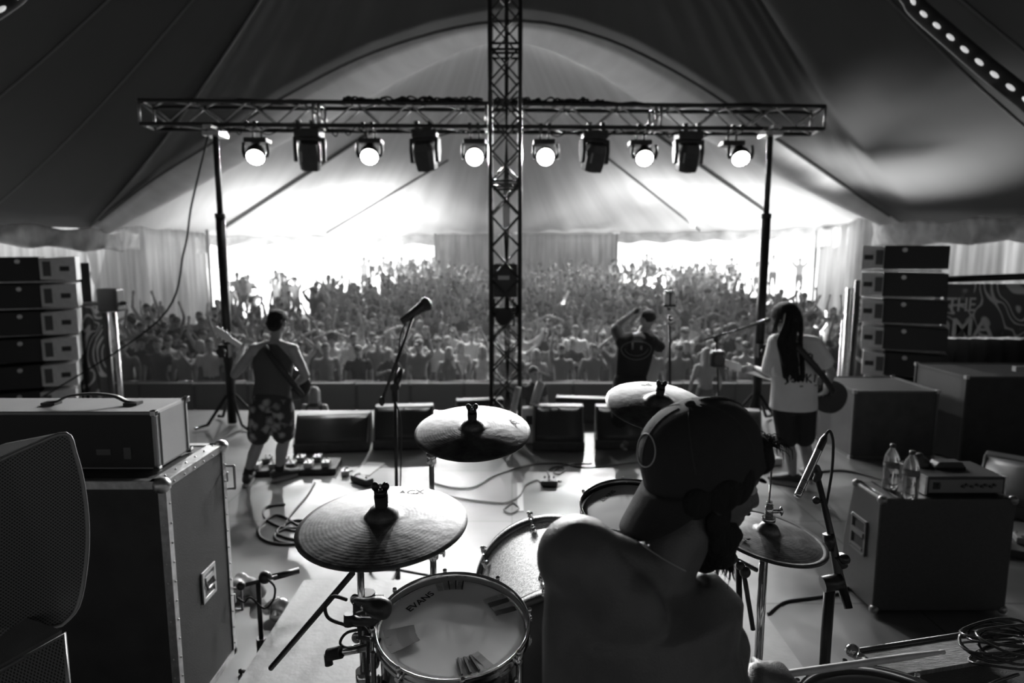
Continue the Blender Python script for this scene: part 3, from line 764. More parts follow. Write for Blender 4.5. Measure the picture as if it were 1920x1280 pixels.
# ---- lamps
lens_m = M('led_lens', .9, .3, emit=9.0); lens_dim = M('dark_glass', .04, .08, clear=.5)
lbody = M('lamp_housing', .05, .4, nz=.2, ns=14); bracket = M('lamp_bracket', .07, .4, .5)
def hang_point(px):
    p = Py(px, 230, 7.9); t = (p.x - tL.x) / (tR.x - tL.x); q = tL.lerp(tR, t) + nv * dep * .5
    return V(q.x, q.y, zb)
def wash(px, py, aim, label, r=.098, bright=1.0):
    h = hang_point(px); c = Py(px, py, h.y)
    t = thing('wash_light', label, 'stage light', (h.x, h.y, h.z), group='lit stage lights on the truss')
    for s in (-1, 1): g = MB(); g.cyl((h.x + s * .05, h.y, h.z), (h.x + s * .05, h.y, h.z - .13), .012); g.box((h.x + s * .05, h.y - dep * .5, h.z), (.04, .07, .07)); g.box((h.x + s * .05, h.y - dep * .25, h.z - .03), (.03, dep * .5, .02)); g.build('clamp', bracket, t)
    g = MB(); g.box((h.x, h.y, h.z - .155), (.27, .2, .06)); g.build('base', lbody, t, bev=.012)
    g = MB(); g.tube(bez([(c.x - .14, c.y, h.z - .17), (c.x - .15, c.y, c.z + .04), (c.x - .13, c.y, c.z - .03)], 4), .02, 8); g.build('yoke_arm', lbody, t); g = MB()
    g.tube(bez([(c.x + .14, c.y, h.z - .17), (c.x + .15, c.y, c.z + .04), (c.x + .13, c.y, c.z - .03)], 4), .02, 8); g.build('yoke_arm', lbody, t)
    d = (Vector(aim) - c).normalized(); X = zframe(c, d)
    g = MB(); g.lathe([(0, -.14), (.05, -.14), (.085, -.11), (.115, -.03), (.118, .05), (.112, .062), (.104, .062), (.104, .05), (0, .05)], X, 28); g.build('head', lbody, t)
    g = MB(); g.lathe([(0, .052), (r, .052)], X, 28)
    for ring_n, rr in ((1, 0), (6, .036), (12, .068), (18, .098)):
        for k in range(ring_n): a = 2 * pi * k / ring_n; g.ell(X @ V(rr * cos(a), rr * sin(a), .052), .0155 if rr < .09 else .013, X.to_3x3().to_4x4(), 10, 6)
    g.build('lens', lens_m, t)
    sp = light('wash_beam', 'SPOT', c + d * .09, c + d * 3, 230 * bright, size=.09, spot=75, blend=.9)
    sp.parent = t; sp.matrix_parent_inverse = WM[t.name].inverted()
wash(480, 290, (-2.3, 4.0, .0), 'lit stage light at the left end of the truss')
wash(693, 290, (-1.1, 3.4, .2), 'lit stage light, second lit one from the left on the truss')
wash(890, 293, (-.35, 1.5, 1.2), 'glaring lit stage light hanging just left of the mast', bright=3.7)
wash(1023, 293, (.0, 1.5, 1.2), 'glaring lit stage light hanging just right of the mast', bright=3.7)
wash(1208, 293, (1.2, 3.4, .2), 'lit stage light, second lit one from the right on the truss')
wash(1388, 293, (2.2, 4.0, .0), 'lit stage light at the right end of the truss')
def moving(px, yaw, tilt, label):
    h = hang_point(px)
    t = thing('moving_head_light', label, 'stage light', (h.x, h.y, h.z), group='unlit moving heads on the truss')
    g = MB(); g.box((h.x, h.y, h.z - .07), (.30, .26, .10)); g.build('base', lbody, t, bev=.015)
    for s in (-1, 1): g = MB(); g.box((h.x + s * .08, h.y - .12, h.z + .01), (.05, .07, .1)); g.build('clamp', bracket, t)
    Q = T(h.x, h.y, h.z - .14) @ RZ(yaw)
    g = MB(); g.box((0, 0, 0), (.30, .15, .05), Q); g.build('yoke', lbody, t, bev=.012)
    for s in (-1, 1): g = MB(); g.prism([(-.05, .03), (.05, .03), (.06, -.12), (.03, -.26), (-.03, -.26), (-.06, -.12)], Q @ frame((s * .165 - .0225, 0, 0), (0, 1, 0), (0, 0, 1), (1, 0, 0)), .045); g.build('yoke_arm', lbody, t, bev=.012)
    H = Q @ T(0, 0, -.17) @ RX(tilt)
    g = MB(); poly = [(.125, .06), (.085, .12), (-.085, .12), (-.125, .06), (-.125, -.06), (-.085, -.12), (.085, -.12), (.125, -.06)]
    def ring_(k, z): return [H @ V(p[0] * k, p[1] * k, z) for p in poly]
    rows = [ring_(.5, .17), ring_(.85, .15), ring_(1, .06), ring_(1, -.10), ring_(.92, -.17), ring_(.80, -.175)]
    g.grid(rows, closed=True, smooth=False); n = 8
    g.f.append(list(range(8))); g.m.append(0); g.s.append(False); g.f.append([40 + k for k in range(8)][::-1]); g.m.append(0); g.s.append(False)
    g.build('head', lbody, t, bev=.008)
    g = MB(); g.lathe([(.078, -.176), (.078, -.185), (.06, -.19), (0, -.196)], H, 24); g.build('lens', lens_dim, t)
    g = MB(); g.box((.02, .124, .02), (.12, .008, .09), H); g.box((-.09, -.1, .0), (.02, .03, .12), H); g.build('vent_panel', M('lamp_panel', .35, .35), t)
moving(577, .25, .42, 'unlit black moving head light, the leftmost on the truss')
moving(795, -.3, .35, 'unlit black moving head light left of the mast, between lit lights')
moving(1120, .4, .40, 'unlit black moving head light right of the mast, between lit lights')
moving(1303, .15, .30, 'unlit black moving head light, the rightmost on the truss')
# cables draping from lamps
rnd = random.Random(9)
for a, b in ((480, 577), (577, 640), (640, 693), (795, 890), (1023, 1120), (1120, 1208), (1250, 1303), (1303, 1388), (440, 480)):
    p = hang_point(a); q = hang_point(b); m_ = p.lerp(q, .5)
    g = MB(); g.tube(bez([p + V(.04, -.08, -.05), p.lerp(q, .25) + V(0, -.05, -.09), m_ + V(0, 0, .02 - rnd.random() * .08), p.lerp(q, .75) + V(0, .05, -.10 * rnd.random()), q + V(-.04, -.05, -.04)], 6), .007, 6)
    tag(g.build('lamp_cable', rubber), 'short black cable looped under the truss, ' + {480: 'right of the leftmost lit light', 577: 'right of the leftmost unlit light', 640: 'left of the second lit light', 795: 'between two lights left of the mast', 1023: 'right of the lit light beside the mast', 1120: 'right of the unlit light right of the mast', 1250: 'left of the rightmost unlit light', 1303: 'left of the rightmost lit light', 440: 'left of the leftmost lit light'}[a], 'cable', 'lamp cables under the truss')

# ---- rope light tube on the near canopy, upper right and upper left
bulb_m = M('bulb_plastic', .8, .25, emit=.5)
def festoon(pts, nb, lab, w_=.09):
    pts = bez(pts, 12); t = thing('light_string', lab, 'light string', pts[0])
    g = MB(); rows = []
    for i, p in enumerate(pts):
        d = (pts[min(i + 1, len(pts) - 1)] - pts[max(i - 1, 0)]).normalized(); v = (p - CAM).normalized(); x = d.cross(v).normalized()
        rows.append([p + x * w_ * cos(a) + v * .03 * sin(a) + v * .05 for a in [2 * pi * k / 10 for k in range(10)]])
    g.grid(rows, closed=True); g.build('cable_sleeve', rubber, t)
    L = [0]
    for a, b in zip(pts[:-1], pts[1:]): L.append(L[-1] + (b - a).length)
    for k in range(nb):
        s_ = L[-1] * (k + .5) / nb; j = 0
        while L[j + 1] < s_: j += 1
        f = (s_ - L[j]) / (L[j + 1] - L[j]); c = pts[j].lerp(pts[j + 1], f); d = (pts[j + 1] - pts[j]).normalized()
        g = MB(); g.ell(c - (c - CAM).normalized() * .01, (.02, .02, .05), zframe(V(0, 0, 0), d), 10, 8); g.build('bulb', bulb_m, t)
festoon([P(1320, -370, 8.0), P(1540, -170, 7.2), P(1690, -25, 6.6), P(1720, 15, 6.5), P(1780, 68, 6.3), P(1850, 128, 6.1), P(1925, 188, 5.9), P(2000, 250, 5.7), P(2180, 405, 5.2), P(2420, 610, 4.7)], 42, 'string of small white bulbs in a black sleeve, upper right of the tent roof')
festoon([P(-330, 280, 5.2), P(-160, 140, 5.6), P(-60, 62, 5.8), P(-10, 26, 5.9), P(30, -2, 6.0), P(70, -40, 6.1), P(200, -150, 6.5), P(420, -330, 7.3)], 24, 'string of small white bulbs in a black sleeve, upper left corner', .06)

# ------------------------------------------------------------------ PA towers left and right
pa_side = M('speaker_side_panel', .75, .55, nz=.1, ns=12); pa_black = M('speaker_black', .035, .6)
def line_array(x0, x1, ytop, ybot, Yd, side, n, lab, curve_=0):
    """side: -1 the grey end panel is at the right of the box, +1 at the left"""
    z1 = Py(960, ytop, Yd).z; z0 = Py(960, ybot, Yd).z; H = (z1 - z0) / n; W = abs(x1 - x0)
    for k in range(n):
        zc = z1 - H * (k + .5); dx = (k ** 1.5) * .014 * side * curve_
        nm = ['topmost', 'second from the top', 'third from the top', 'fourth from the top', 'fifth from the top', 'lowest'][k]
        t = thing('speaker_box', '%s speaker box of the %s hanging stack' % (nm, lab), 'speaker', ((x0 + x1) / 2 + dx, Yd, zc), group='speaker boxes in the %s stack' % lab)
        h = H * .90; d = .55
        xa, xb = x0 + dx, x1 + dx
        # trapezoid seen from the stage: taller on the grey end
        g = MB(); a = -1 if side > 0 else 1
        inner_x, outer_x = (xa, xb) if side > 0 else (xb, xa)
        pw = .42 if side < 0 else .27
        def slab(xs, hs, y0, y1, gg, mi=0):
            vs = []
            for x, hh in zip(xs, hs):
                for y in (y0, y1):
                    for s in (-1, 1): vs.append((x, y, zc + s * hh / 2))
            gg.add(vs, [(0, 1, 3, 2), (4, 6, 7, 5), (0, 4, 5, 1), (2, 3, 7, 6), (0, 2, 6, 4), (1, 5, 7, 3)], mi, False)
        sg_ = 1 if side > 0 else -1
        slab((inner_x + sg_ * pw, outer_x), (h * .98, h * .92), Yd - .2, Yd + .35, g); g.build('cabinet', pa_black, t, bev=.008)
        g = MB(); slab((inner_x, inner_x + sg_ * pw), (h, h * .86), Yd - .24, Yd + .35, g); g.build('end_panel', pa_side, t, bev=.008)
        g = MB(); cx = inner_x + sg_ * pw * .32; g.box((cx, Yd - .242, zc), (.11, .012, .065)); g.build('port', black, t)
        g = MB(); cx = inner_x + sg_ * pw * .80; g.box((cx, Yd - .243, zc), (.09, .01, h * .6)); g.build('grille', M('speaker_port_grille', .11, .6), t)
        g = MB(); g.box(((xa + xb) / 2, Yd + .1, zc - H / 2), (W * .9, .06, .02)); g.cyl((xa + .5 * W, Yd - .21, zc + .1), (xa + .5 * W, Yd - .23, zc + .1), .03); g.build('rigging_bar', alu, t)
        t.rotation_euler.z = -.5 * side
YP = 8.9
line_array(Py(-10, 500, YP).x - .3, Py(128, 500, YP).x, 478, 776, YP, -1, 6, 'left', 1)
line_array(Py(1624, 500, YP).x, Py(1762, 500, YP).x, 457, 752, YP, 1, 6, 'right', 1)
# dark wings that close the stage at both sides
drape = M('black_drape', .03, .95, nz=.3, ns=3)
# frames and lower boxes: PA support
def post(px, py0, py1, Yd, r, lab, mat=blackm, base=-1.35, cat='pole', nm='scaffold_pole'):
    x = Py(px, 600, Yd).x; z1 = Py(px, py0, Yd).z
    g = MB(); g.cyl((x, Yd, base), (x, Yd, z1), r, n=16); return tag(g.build(nm, mat, loc=(x, Yd, base)), lab, cat)
post(198, 585, 760, 9.6, .045, 'round black scaffold pole under the dark box beside the left speaker stack')
post(215, 585, 760, 9.6, .035, 'grey scaffold tube beside the black pole at the left speaker stack', mat=steel)
t = thing('junction_box', 'dark square box on top of the scaffold pole beside the left speaker stack', 'box', Py(208, 562, 9.5))
c = Py(208, 562, 9.5); g = MB(); g.box(c, (.30, .22, .34)); g.build('body', black, t, bev=.03)
g = MB(); a = Py(130, 570, 9.5); b = Py(238, 568, 9.5); g.cyl(a, b, .03); g.build('crossbar', blackm, t)
post(1590, 540, 790, 9.3, .05, 'shiny round scaffold pole right of the bassist', mat=steel)
post(1604, 525, 790, 9.3, .045, 'black scaffold pole beside the right speaker stack')
post(1581, 600, 790, 9.4, .025, 'thin pale scaffold tube right of the bassist', mat=alu)
g = MB(); a = Py(1760, 524, 9.0); b = Py(1990, 516, 8.4); g.cyl(a, b, .045, n=12); g.cyl(b, (b.x, b.y, -1.3), .045); g.cyl(a, (a.x, a.y, -1.3), .04)
tag(g.build('handrail', blackm), 'black horizontal rail above the patterned banner on the right', 'rail')
# ---- banners with a contour pattern
def banner_mat():
    m = bpy.data.materials.new('banner_print'); m.use_nodes = True; nt = m.node_tree; N = nt.nodes; L = nt.links; b = N['Principled BSDF']
    b.inputs['Roughness'].default_value = .7
    tc = N.new('ShaderNodeTexCoord'); n = N.new('ShaderNodeTexNoise'); n.inputs['Scale'].default_value = 1.1; n.inputs['Detail'].default_value = 1.2; n.inputs['Distortion'].default_value = 1.4
    L.new(tc.outputs['Object'], n.inputs['Vector'])
    mu = N.new('ShaderNodeMath'); mu.operation = 'MULTIPLY'; mu.inputs[1].default_value = 60; L.new(n.outputs[0], mu.inputs[0])
    si = N.new('ShaderNodeMath'); si.operation = 'SINE'; L.new(mu.outputs[0], si.inputs[0])
    r = N.new('ShaderNodeValToRGB'); r.color_ramp.elements[0].position = .35; r.color_ramp.elements[0].color = (.12, .12, .12, 1); r.color_ramp.elements[1].position = .8; r.color_ramp.elements[1].color = (.85, .85, .85, 1)
    r.color_ramp.elements.new(.6).color = (.26, .26, .26, 1)
    L.new(si.outputs[0], r.inputs[0]); L.new(r.outputs[0], b.inputs['Base Color']); return m
ban_m = banner_mat(); let_m = M('banner_letters', .9, .7)
def banner(name, x0, x1, z0, z1, Yd, lab):
    t = thing(name, lab, 'banner', ((x0 + x1) / 2, Yd, z0))
    rows = [[V(x0 + (x1 - x0) * k / 20, Yd + .03 * sin(k * .9), z0 + (z1 - z0) * i / 6) for k in range(21)] for i in range(7)]
    g = MB(); g.grid(rows); o = g.build('cloth', ban_m, t); md = o.modifiers.new('t', 'SOLIDIFY'); md.thickness = .01
    return t
Yb = 9.6
bx0, bx1 = Py(1766, 600, Yb).x, Py(1930, 600, Yb).x
bt = banner('banner', bx0, bx1, Py(1800, 632, Yb).z, Py(1800, 532, Yb).z, Yb, 'swirl-patterned banner with large pale letters hanging at the right')
def bl(txt, px, py, hpx, wf):
    c = Py(px, py, Yb - .06); sz = hpx / 1200 * Yb / .72
    return text('letters', txt, sz, frame(c, (1, 0, 0), (0, 0, 1), (0, -1, 0)), let_m, bt, ext=.004, font_w=wf)
bl('THE', 1803, 572, 26, .80); bl('MA', 1822, 615, 34, 1.15)
banner('banner', Py(136, 600, Yb).x, Py(196, 600, Yb).x, Py(160, 770, Yb).z, Py(160, 575, Yb).z, Yb + .1, 'narrow swirl-patterned banner behind the left speaker stack')
banner('banner', Py(1598, 600, Yb).x, Py(1632, 600, Yb).x, Py(1610, 745, Yb).z, Py(1610, 540, Yb).z, Yb + .1, 'narrow swirl-patterned banner between the pole and right speaker stack')
# drapes that darken the area below the towers
def drape_wall(pts, z0, z1, lab, seed):
    g = MB(); n = 60; B = curve([V(p[0], p[1], 0) for p in pts], n); rows = []
    for z in [z0 + (z1 - z0) * i / 5 for i in range(6)]:
        rows.append([p + V(0, .06 * sin(k * 1.7 + seed), z) for k, p in enumerate(B)])
    g.grid(rows); o = g.build('drape', drape); md = o.modifiers.new('t', 'SOLIDIFY'); md.thickness = .012
    tag(o, lab, 'curtain')
drape_wall([(5.95, 9.75), (7.6, 9.7), (9.6, 9.0)], -1.4, Py(1800, 636, 9.7).z, 'black drape hanging below the patterned banner on the right', 1)
drape_wall([(-9.6, 9.2), (-7.4, 9.6), (-6.4, 9.75)], -1.4, 2.0, 'black drape behind the left speaker stack', 2)
drape_wall([(9.3, 8.9), (8.9, 5), (8.9, -2)], -.1, 1.3, 'black drape along the right side of the stage', 3)
drape_wall([(-9.3, 8.9), (-8.9, 5), (-8.9, -2)], -.1, 2.2, 'black drape along the left side of the stage', 4)
# ---- crowd barrier
bar_m = M('barrier_metal', .10, .45, .5)
br_ = thing('crowd_barrier', 'dark steel crowd barrier panel between the pit and the front row', 'barrier', (0, 0, 0), group='crowd barrier panels')
g = MB(); g.tube([(-.5, 0, .05), (-.5, 0, 1.15), (.5, 0, 1.15), (.5, 0, .05)], .025, 8); g.cyl((-.5, 0, .12), (.5, 0, .12), .02); g.build('frame', bar_m, br_)
g = MB(); g.box((0, 0, .63), (.96, .01, 1.0)); g.build('panel', M('barrier_sheet', .06, .5, .3), br_)
g = MB(); g.box((0, -.35, .02), (.96, .7, .02)); g.box((0, -.12, 1.13), (1.0, .12, .015)); g.build('step', bar_m, br_)
for k in range(15):
    o = br_ if k == 0 else copy_tree(br_)
    x = -7.6 + k * 1.03; o.location = (x, 11.95, -1.4)
    o['label'] = 'dark steel crowd barrier panel in front of the crowd, %s from the left' % ('first second third fourth fifth sixth seventh eighth ninth tenth eleventh twelfth thirteenth fourteenth fifteenth'.split()[k])

# ---- stage haze drifting under the far canopy
hz = bpy.data.materials.new('haze'); hz.use_nodes = True; nt = hz.node_tree; nt.nodes.remove(nt.nodes['Principled BSDF'])
vs = nt.nodes.new('ShaderNodeVolumeScatter'); vs.inputs['Density'].default_value = .006; vs.inputs['Anisotropy'].default_value = .35; nt.links.new(vs.outputs[0], nt.nodes['Material Output'].inputs['Volume'])
g = MB(); g.box((0, 14.8, .75), (20, 12, 4.2)); tag(g.build('haze', hz), 'thin haze hanging in the air between stage front and far tent wall', 'haze', kind='stuff')
# ------------------------------------------------------------------ backline: flight case, amp heads, cabinets, monitors
def corner_balls(g, x0, x1, y0, y1, z0, z1, r=.02, mi=0):
    for x in (x0, x1):
        for y in (y0, y1):
            for z in (z0, z1):
                sx = 1 if x == x1 else -1; sy = 1 if y == y1 else -1; sz = 1 if z == z1 else -1
                g.box((x - sx * r * .4, y - sy * r * .4, z - sz * r * .4), (r * 2, r * 2, r * 2), mi=mi)
# flight case left
fx1 = -1.41; fx0 = -2.25; fy0 = 2.50; fy1 = 3.03; fz1 = 1.19
fc = thing('flight_case', 'tall black flight case with aluminium edges under the pale amplifier', 'flight case', ((fx0 + fx1) / 2, (fy0 + fy1) / 2, 0))
g = MB(); g.box(((fx0 + fx1) / 2, (fy0 + fy1) / 2, (fz1 + .1) / 2), (fx1 - fx0, fy1 - fy0, fz1 - .1)); g.build('body', blackw, fc)
w_ = .032
for nm, segs in (('side_edge', [((fx1, fy0), (fx1, fy1))]),):
    g = MB()
    for (x, y) in ((fx1, fy0), (fx1, fy1), (fx0, fy0), (fx0, fy1)):
        sx = 1 if x == fx1 else -1; sy = 1 if y == fy1 else -1
        g.box((x - sx * w_ / 2 + sx * .004, y + sy * .002, (fz1 + .1) / 2), (w_, .006, fz1 - .1)); g.box((x + sx * .002, y - sy * w_ / 2 + sy * .004, (fz1 + .1) / 2), (.006, w_, fz1 - .1))
    for z in (fz1, .1):
        sz = 1 if z == fz1 else -1
        for y in (fy0, fy1):
            sy = 1 if y == fy1 else -1
            g.box(((fx0 + fx1) / 2, y + sy * .002, z - sz * w_ / 2 + sz * .004), (fx1 - fx0, .006, w_)); g.box(((fx0 + fx1) / 2, y - sy * w_ / 2, z + sz * .002), (fx1 - fx0, w_, .006))
        for x in (fx0, fx1):
            sx = 1 if x == fx1 else -1
            g.box((x + sx * .002, (fy0 + fy1) / 2, z - sz * w_ / 2 + sz * .004), (.006, fy1 - fy0, w_)); g.box((x - sx * w_, (fy0 + fy1) / 2, z + sz * .002), (w_ * 2, fy1 - fy0, .006))
    g.build('edging', alu, fc)
g = MB()
for z in np.arange(.16, fz1 - .05, .085): g.ell((fx1 + .006, fy0 + .016, z), .005, n=8, m=4); g.ell((fx1 + .006, fy1 - .016, z), .005, n=8, m=4); g.ell((fx1 - .016, fy0 - .004, z), .005, n=8, m=4)
for y in np.arange(fy0 + .06, fy1 - .03, .085): g.ell((fx1 - .03, y, fz1 + .006), .005, n=8, m=4); g.ell((fx1 + .006, y, fz1 - .016), .005, n=8, m=4)
g.build('rivets', steel, fc)
for (x, y) in ((fx1, fy0), (fx1, fy1), (fx0, fy0)):
    g = MB(); g.ell((x - .012 * (1 if x == fx1 else -1), y, fz1 - .012), (.036, .036, .034), n=14, m=8); g.build('ball_corner', steel, fc)
# recessed handle on the right side
hy, hz = (fy0 + fy1) / 2 + .03, .60
g = MB(); X = frame((fx1 + .001, hy, hz), (0, 1, 0), (0, 0, 1), (1, 0, 0))
g.box((0, .065, .004), (.13, .022, .008), X); g.box((0, -.065, .004), (.13, .022, .008), X); g.box((.055, 0, .004), (.022, .12, .008), X); g.box((-.055, 0, .004), (.022, .12, .008), X)
hd_ = g.build('handle_dish', steel, fc, bev=.004)
g = MB(); g.box((0, 0, .002), (.10, .12, .004), X); g.build('handle_recess', black, hd_)
g = MB(); g.tube([X @ V(-.035, .02, .006), X @ V(-.035, -.012, .016), X @ V(.035, -.012, .016), X @ V(.035, .02, .006)], .006, 8); g.box((0, .03, .008), (.075, .02, .008), X); g.build('handle', alu, hd_)
for z in (fz1 - .17, .38):
    g = MB(); X = frame((fx1 - .03, fy1 + .006, z), (1, 0, 0), (0, 0, 1), (0, 1, 0))
    for sx in (-1, 1):
        g.box((sx * .052 + .02, 0, .004), (.012, .12, .008), X)
        for sy in (-1, 1): g.box((sx * .03 + .02, sy * .058, .004), (.05, .012, .008), X)
    g.box((.02, 0, .006), (.012, .12, .01), X); g.box((.02, .0, .012), (.035, .05, .01), X)
    g.build('butterfly_latch', steel, fc, bev=.003)
for (x, y) in ((fx0 + .1, fy0 + .1), (fx1 - .1, fy0 + .1), (fx0 + .1, fy1 - .1), (fx1 - .1, fy1 - .1)):
    g = MB(); g.cyl((x - .02, y, .05), (x + .02, y, .05), .05, n=18); g.box((x, y, .085), (.07, .07, .03)); g.build('caster', rubber, fc)
g = MB(); g.tube(bez([(-1.83, fy0 - .004, .88), (-1.86, fy0 - .004, .84), (-1.85, fy0 - .004, .79), (-1.81, fy0 - .004, .80), (-1.79, fy0 - .004, .86)], 6), .006, 6); g.build('tape_mark', M('scuff', .12, .8), fc)
# amp head in pale tolex on the case
tolex = M('pale_tolex', .34, .75, nz=.05, bump=.25, bs=500); dark_face = M('amp_front', .012, .5)
ax0, ax1, ay0, ay1, az0, az1 = -2.42, -1.50, 2.62, 2.90, fz1 + .012, fz1 + .262
ah = thing('amplifier', 'pale amplifier head with dark front and strap handle on the black flight case', 'amplifier', ((ax0 + ax1) / 2, (ay0 + ay1) / 2, az0))
cx, cy, cz = (ax0 + ax1) / 2, (ay0 + ay1) / 2, (az0 + az1) / 2
g = MB(); g.box((cx, cy, cz), (ax1 - ax0, ay1 - ay0, az1 - az0)); g.build('cabinet', tolex, ah, bev=.012)
g = MB(); g.box((cx, ay0 - .003, cz), (ax1 - ax0 - .03, .01, az1 - az0 - .024)); g.build('front_panel', dark_face, ah)
g = MB(); g.box((ax1 - .12, ay0 - .009, cz - .05), (.03, .004, .05)); g.box((ax1 - .22, ay0 - .009, cz - .045), (.06, .004, .025)); g.build('switch_plate', M('plate', .10, .5), ah)
g = MB(); g.box((ax1 + .002, ay0 + .035, cz), (.004, .004, az1 - az0 - .02)); g.box((ax1 + .002, ay1 - .03, cz), (.004, .004, az1 - az0 - .02)); g.build('piping', M('piping', .12, .6), ah)
g = MB(); corner_balls(g, ax0, ax1, ay0, ay1, az0, az1, .013); g.build('corner_caps', chrome, ah, bev=.004)
g = MB(); hx = -1.85; rows = []
for p in bez([(hx - .20, cy, az1 + .004), (hx - .15, cy, az1 + .012), (hx - .10, cy, az1 + .034), (hx, cy, az1 + .044), (hx + .10, cy, az1 + .034), (hx + .15, cy, az1 + .012), (hx + .20, cy, az1 + .004)], 5):
    rows.append([p + V(0, -.014, 0), p + V(0, .014, 0), p + V(0, .014, .008), p + V(0, -.014, .008)])
g.grid(rows, closed=True); g.box((hx - .18, cy, az1 + .006), (.06, .05, .012)); g.box((hx + .18, cy, az1 + .006), (.06, .05, .012)); g.build('handle', black, ah)
# curved perforated loudspeakers in the near left corner
grille = bpy.data.materials.new('perforated_grille'); grille.use_nodes = True
nt = grille.node_tree; N = nt.nodes; L = nt.links; b = N['Principled BSDF']
uv = N.new('ShaderNodeUVMap'); mp = N.new('ShaderNodeMapping'); mp.inputs['Scale'].default_value = (105, 105, 1); mp.inputs['Rotation'].default_value = (0, 0, .785); L.new(uv.outputs[0], mp.inputs[0])
vo = N.new('ShaderNodeTexVoronoi'); vo.inputs['Scale'].default_value = 1; vo.inputs['Randomness'].default_value = 0; L.new(mp.outputs[0], vo.inputs['Vector'])
r = N.new('ShaderNodeMapRange'); r.inputs[1].default_value = .28; r.inputs[2].default_value = .38; r.inputs[3].default_value = .008; r.inputs[4].default_value = .13; L.new(vo.outputs['Distance'], r.inputs[0])
L.new(r.outputs[0], b.inputs['Base Color']); b.inputs['Roughness'].default_value = .45; b.inputs['Metallic'].default_value = .3
def curved_speaker(name, lab, O, yaw, Wd, H, D, bulge):
    """front faces local -Y, curved; O base centre"""
    X = T(*O) @ RZ(yaw); t = thing(name, lab, 'speaker', O)
    n = 24; ang = [(-1 + 2 * k / n) for k in range(n + 1)]
    fr = [(a * Wd / 2, -D / 2 - bulge * (1 - a * a)) for a in ang]
    def lvl(z, k=1.0, back=True): return [X @ V(x * k, y, z) for x, y in fr]
    g = MB(); rows = [lvl(z) for z in (.012, H * .33, H * .66, H - .012)]; g.grid(rows)
    o = g.build('grille', grille, t); me = o.data; uvl = me.uv_layers.new(name='UVMap'); co = []
    for l in me.loops:
        i, k = divmod(l.vertex_index, n + 1); co += [k / n * Wd / .62, (0, .33, .66, 1)[i] * H / .62]
    uvl.data.foreach_set('uv', co); md = o.modifiers.new('t', 'SOLIDIFY'); md.thickness = .004
    g = MB(); poly = [(x * 1.012, y + .012) for x, y in fr] + [(Wd * .40, D / 2), (-Wd * .40, D / 2)]
    g.prism(poly, X @ T(0, 0, 0), H); g.build('cabinet', M('speaker_cabinet', .10, .55, nz=.15, ns=20, bump=.2, bs=300), t, bev=.006)
    g = MB(); g.tube(lvl(H - .006) , .006, 6); g.tube(lvl(.006), .006, 6); g.tube([X @ V(fr[0][0], fr[0][1], 0), X @ V(fr[0][0], fr[0][1], H)], .007, 6); g.tube([X @ V(fr[-1][0], fr[-1][1], 0), X @ V(fr[-1][0], fr[-1][1], H)], .007, 6); g.build('trim', M('speaker_trim', .22, .4, .5), t)
    return t
# upper one seen turned on its side: its curved edge bulges to the right
def side_speaker(lab, prof, x_l, tilt_y, name='monitor_speaker'):
    """prof: (py) outline in the vertical plane facing the camera, extruded back"""
    pass
def plate_speaker(lab, pts, back, cat='speaker'):
    """pts: front face outline (world points, ordered), back: vector to the rear face"""
    c0 = sum(pts, V(0, 0, 0)) / len(pts); base = V(c0.x, c0.y, min(p.z for p in pts)); t = thing('loudspeaker', lab, cat, base)
    xh = (pts[1] - pts[0]).normalized(); nrm = Vector(back).normalized(); yh = nrm.cross(xh)
    g = MB(); g.add(list(pts), [tuple(range(len(pts)))], 0, False); o = g.build('grille', grille, t)
    me = o.data; uvl = me.uv_layers.new(name='UVMap'); co = []
    for l in me.loops:
        p = pts[l.vertex_index] - c0; co += [p.dot(xh) / .62, p.dot(yh) / .62]
    uvl.data.foreach_set('uv', co); md = o.modifiers.new('t', 'SOLIDIFY'); md.thickness = .004; md.offset = 1
    n = len(pts); q = [p + Vector(back) * .02 / Vector(back).length + (c0 - p) * -.012 for p in pts]; bk = [p + Vector(back) + (c0 - p) * .18 for p in pts]
    g = MB(); g.add(q + bk, [tuple(range(n)), tuple(range(2 * n - 1, n - 1, -1))] + [(k, (k + 1) % n, n + (k + 1) % n, n + k) for k in range(n)], 0, False); g.build('cabinet', M('speaker_cabinet', .13, .55, nz=.15, ns=20, bump=.2, bs=300), t)
    g = MB(); g.tube([p - Vector(back).normalized() * .004 for p in pts], .0055, 6, closed=True); g.build('trim', M('speaker_trim', .25, .4, .5), t)
    return t
D0 = 1.5
edge = bez([V(0, 862, 0), V(60, 835, 0), V(122, 813, 0), V(140, 850, 0), V(155, 910, 0), V(163, 985, 0), V(160, 1060, 0), V(145, 1135, 0), V(115, 1170, 0)], 4)
front = [P(q.x, q.y, D0 + .0005 * (q.x)) for q in edge] + [P(-120, 1235, D0 - .04), P(-330, 1210, D0 - .1), P(-330, 900, D0 - .1)]
# front face plane tipped slightly; the body goes back and away
plate_speaker('large curved loudspeaker with perforated grille, beside the flight case, the upper of two', front[::-1], V(-.30, .22, -.05))
front2 = [P(120, 1188, 1.42), P(128, 1300, 1.42), P(130, 1520, 1.42), P(-350, 1540, 1.35), P(-350, 1430, 1.35), P(-20, 1268, 1.40)]
plate_speaker('smaller loudspeaker with perforated grille underneath the large curved one', front2[::-1], V(-.30, .22, -.02))
# the black table they stand on is out of view; a plinth holds them up
g = MB(); g.box((-1.40, 1.52, .41), (.5, .3, .82)); t_ = g.build('plinth', blackw, loc=(-1.40, 1.52, 0)); tag(t_, 'black plinth box carrying the two near left loudspeakers', 'box')

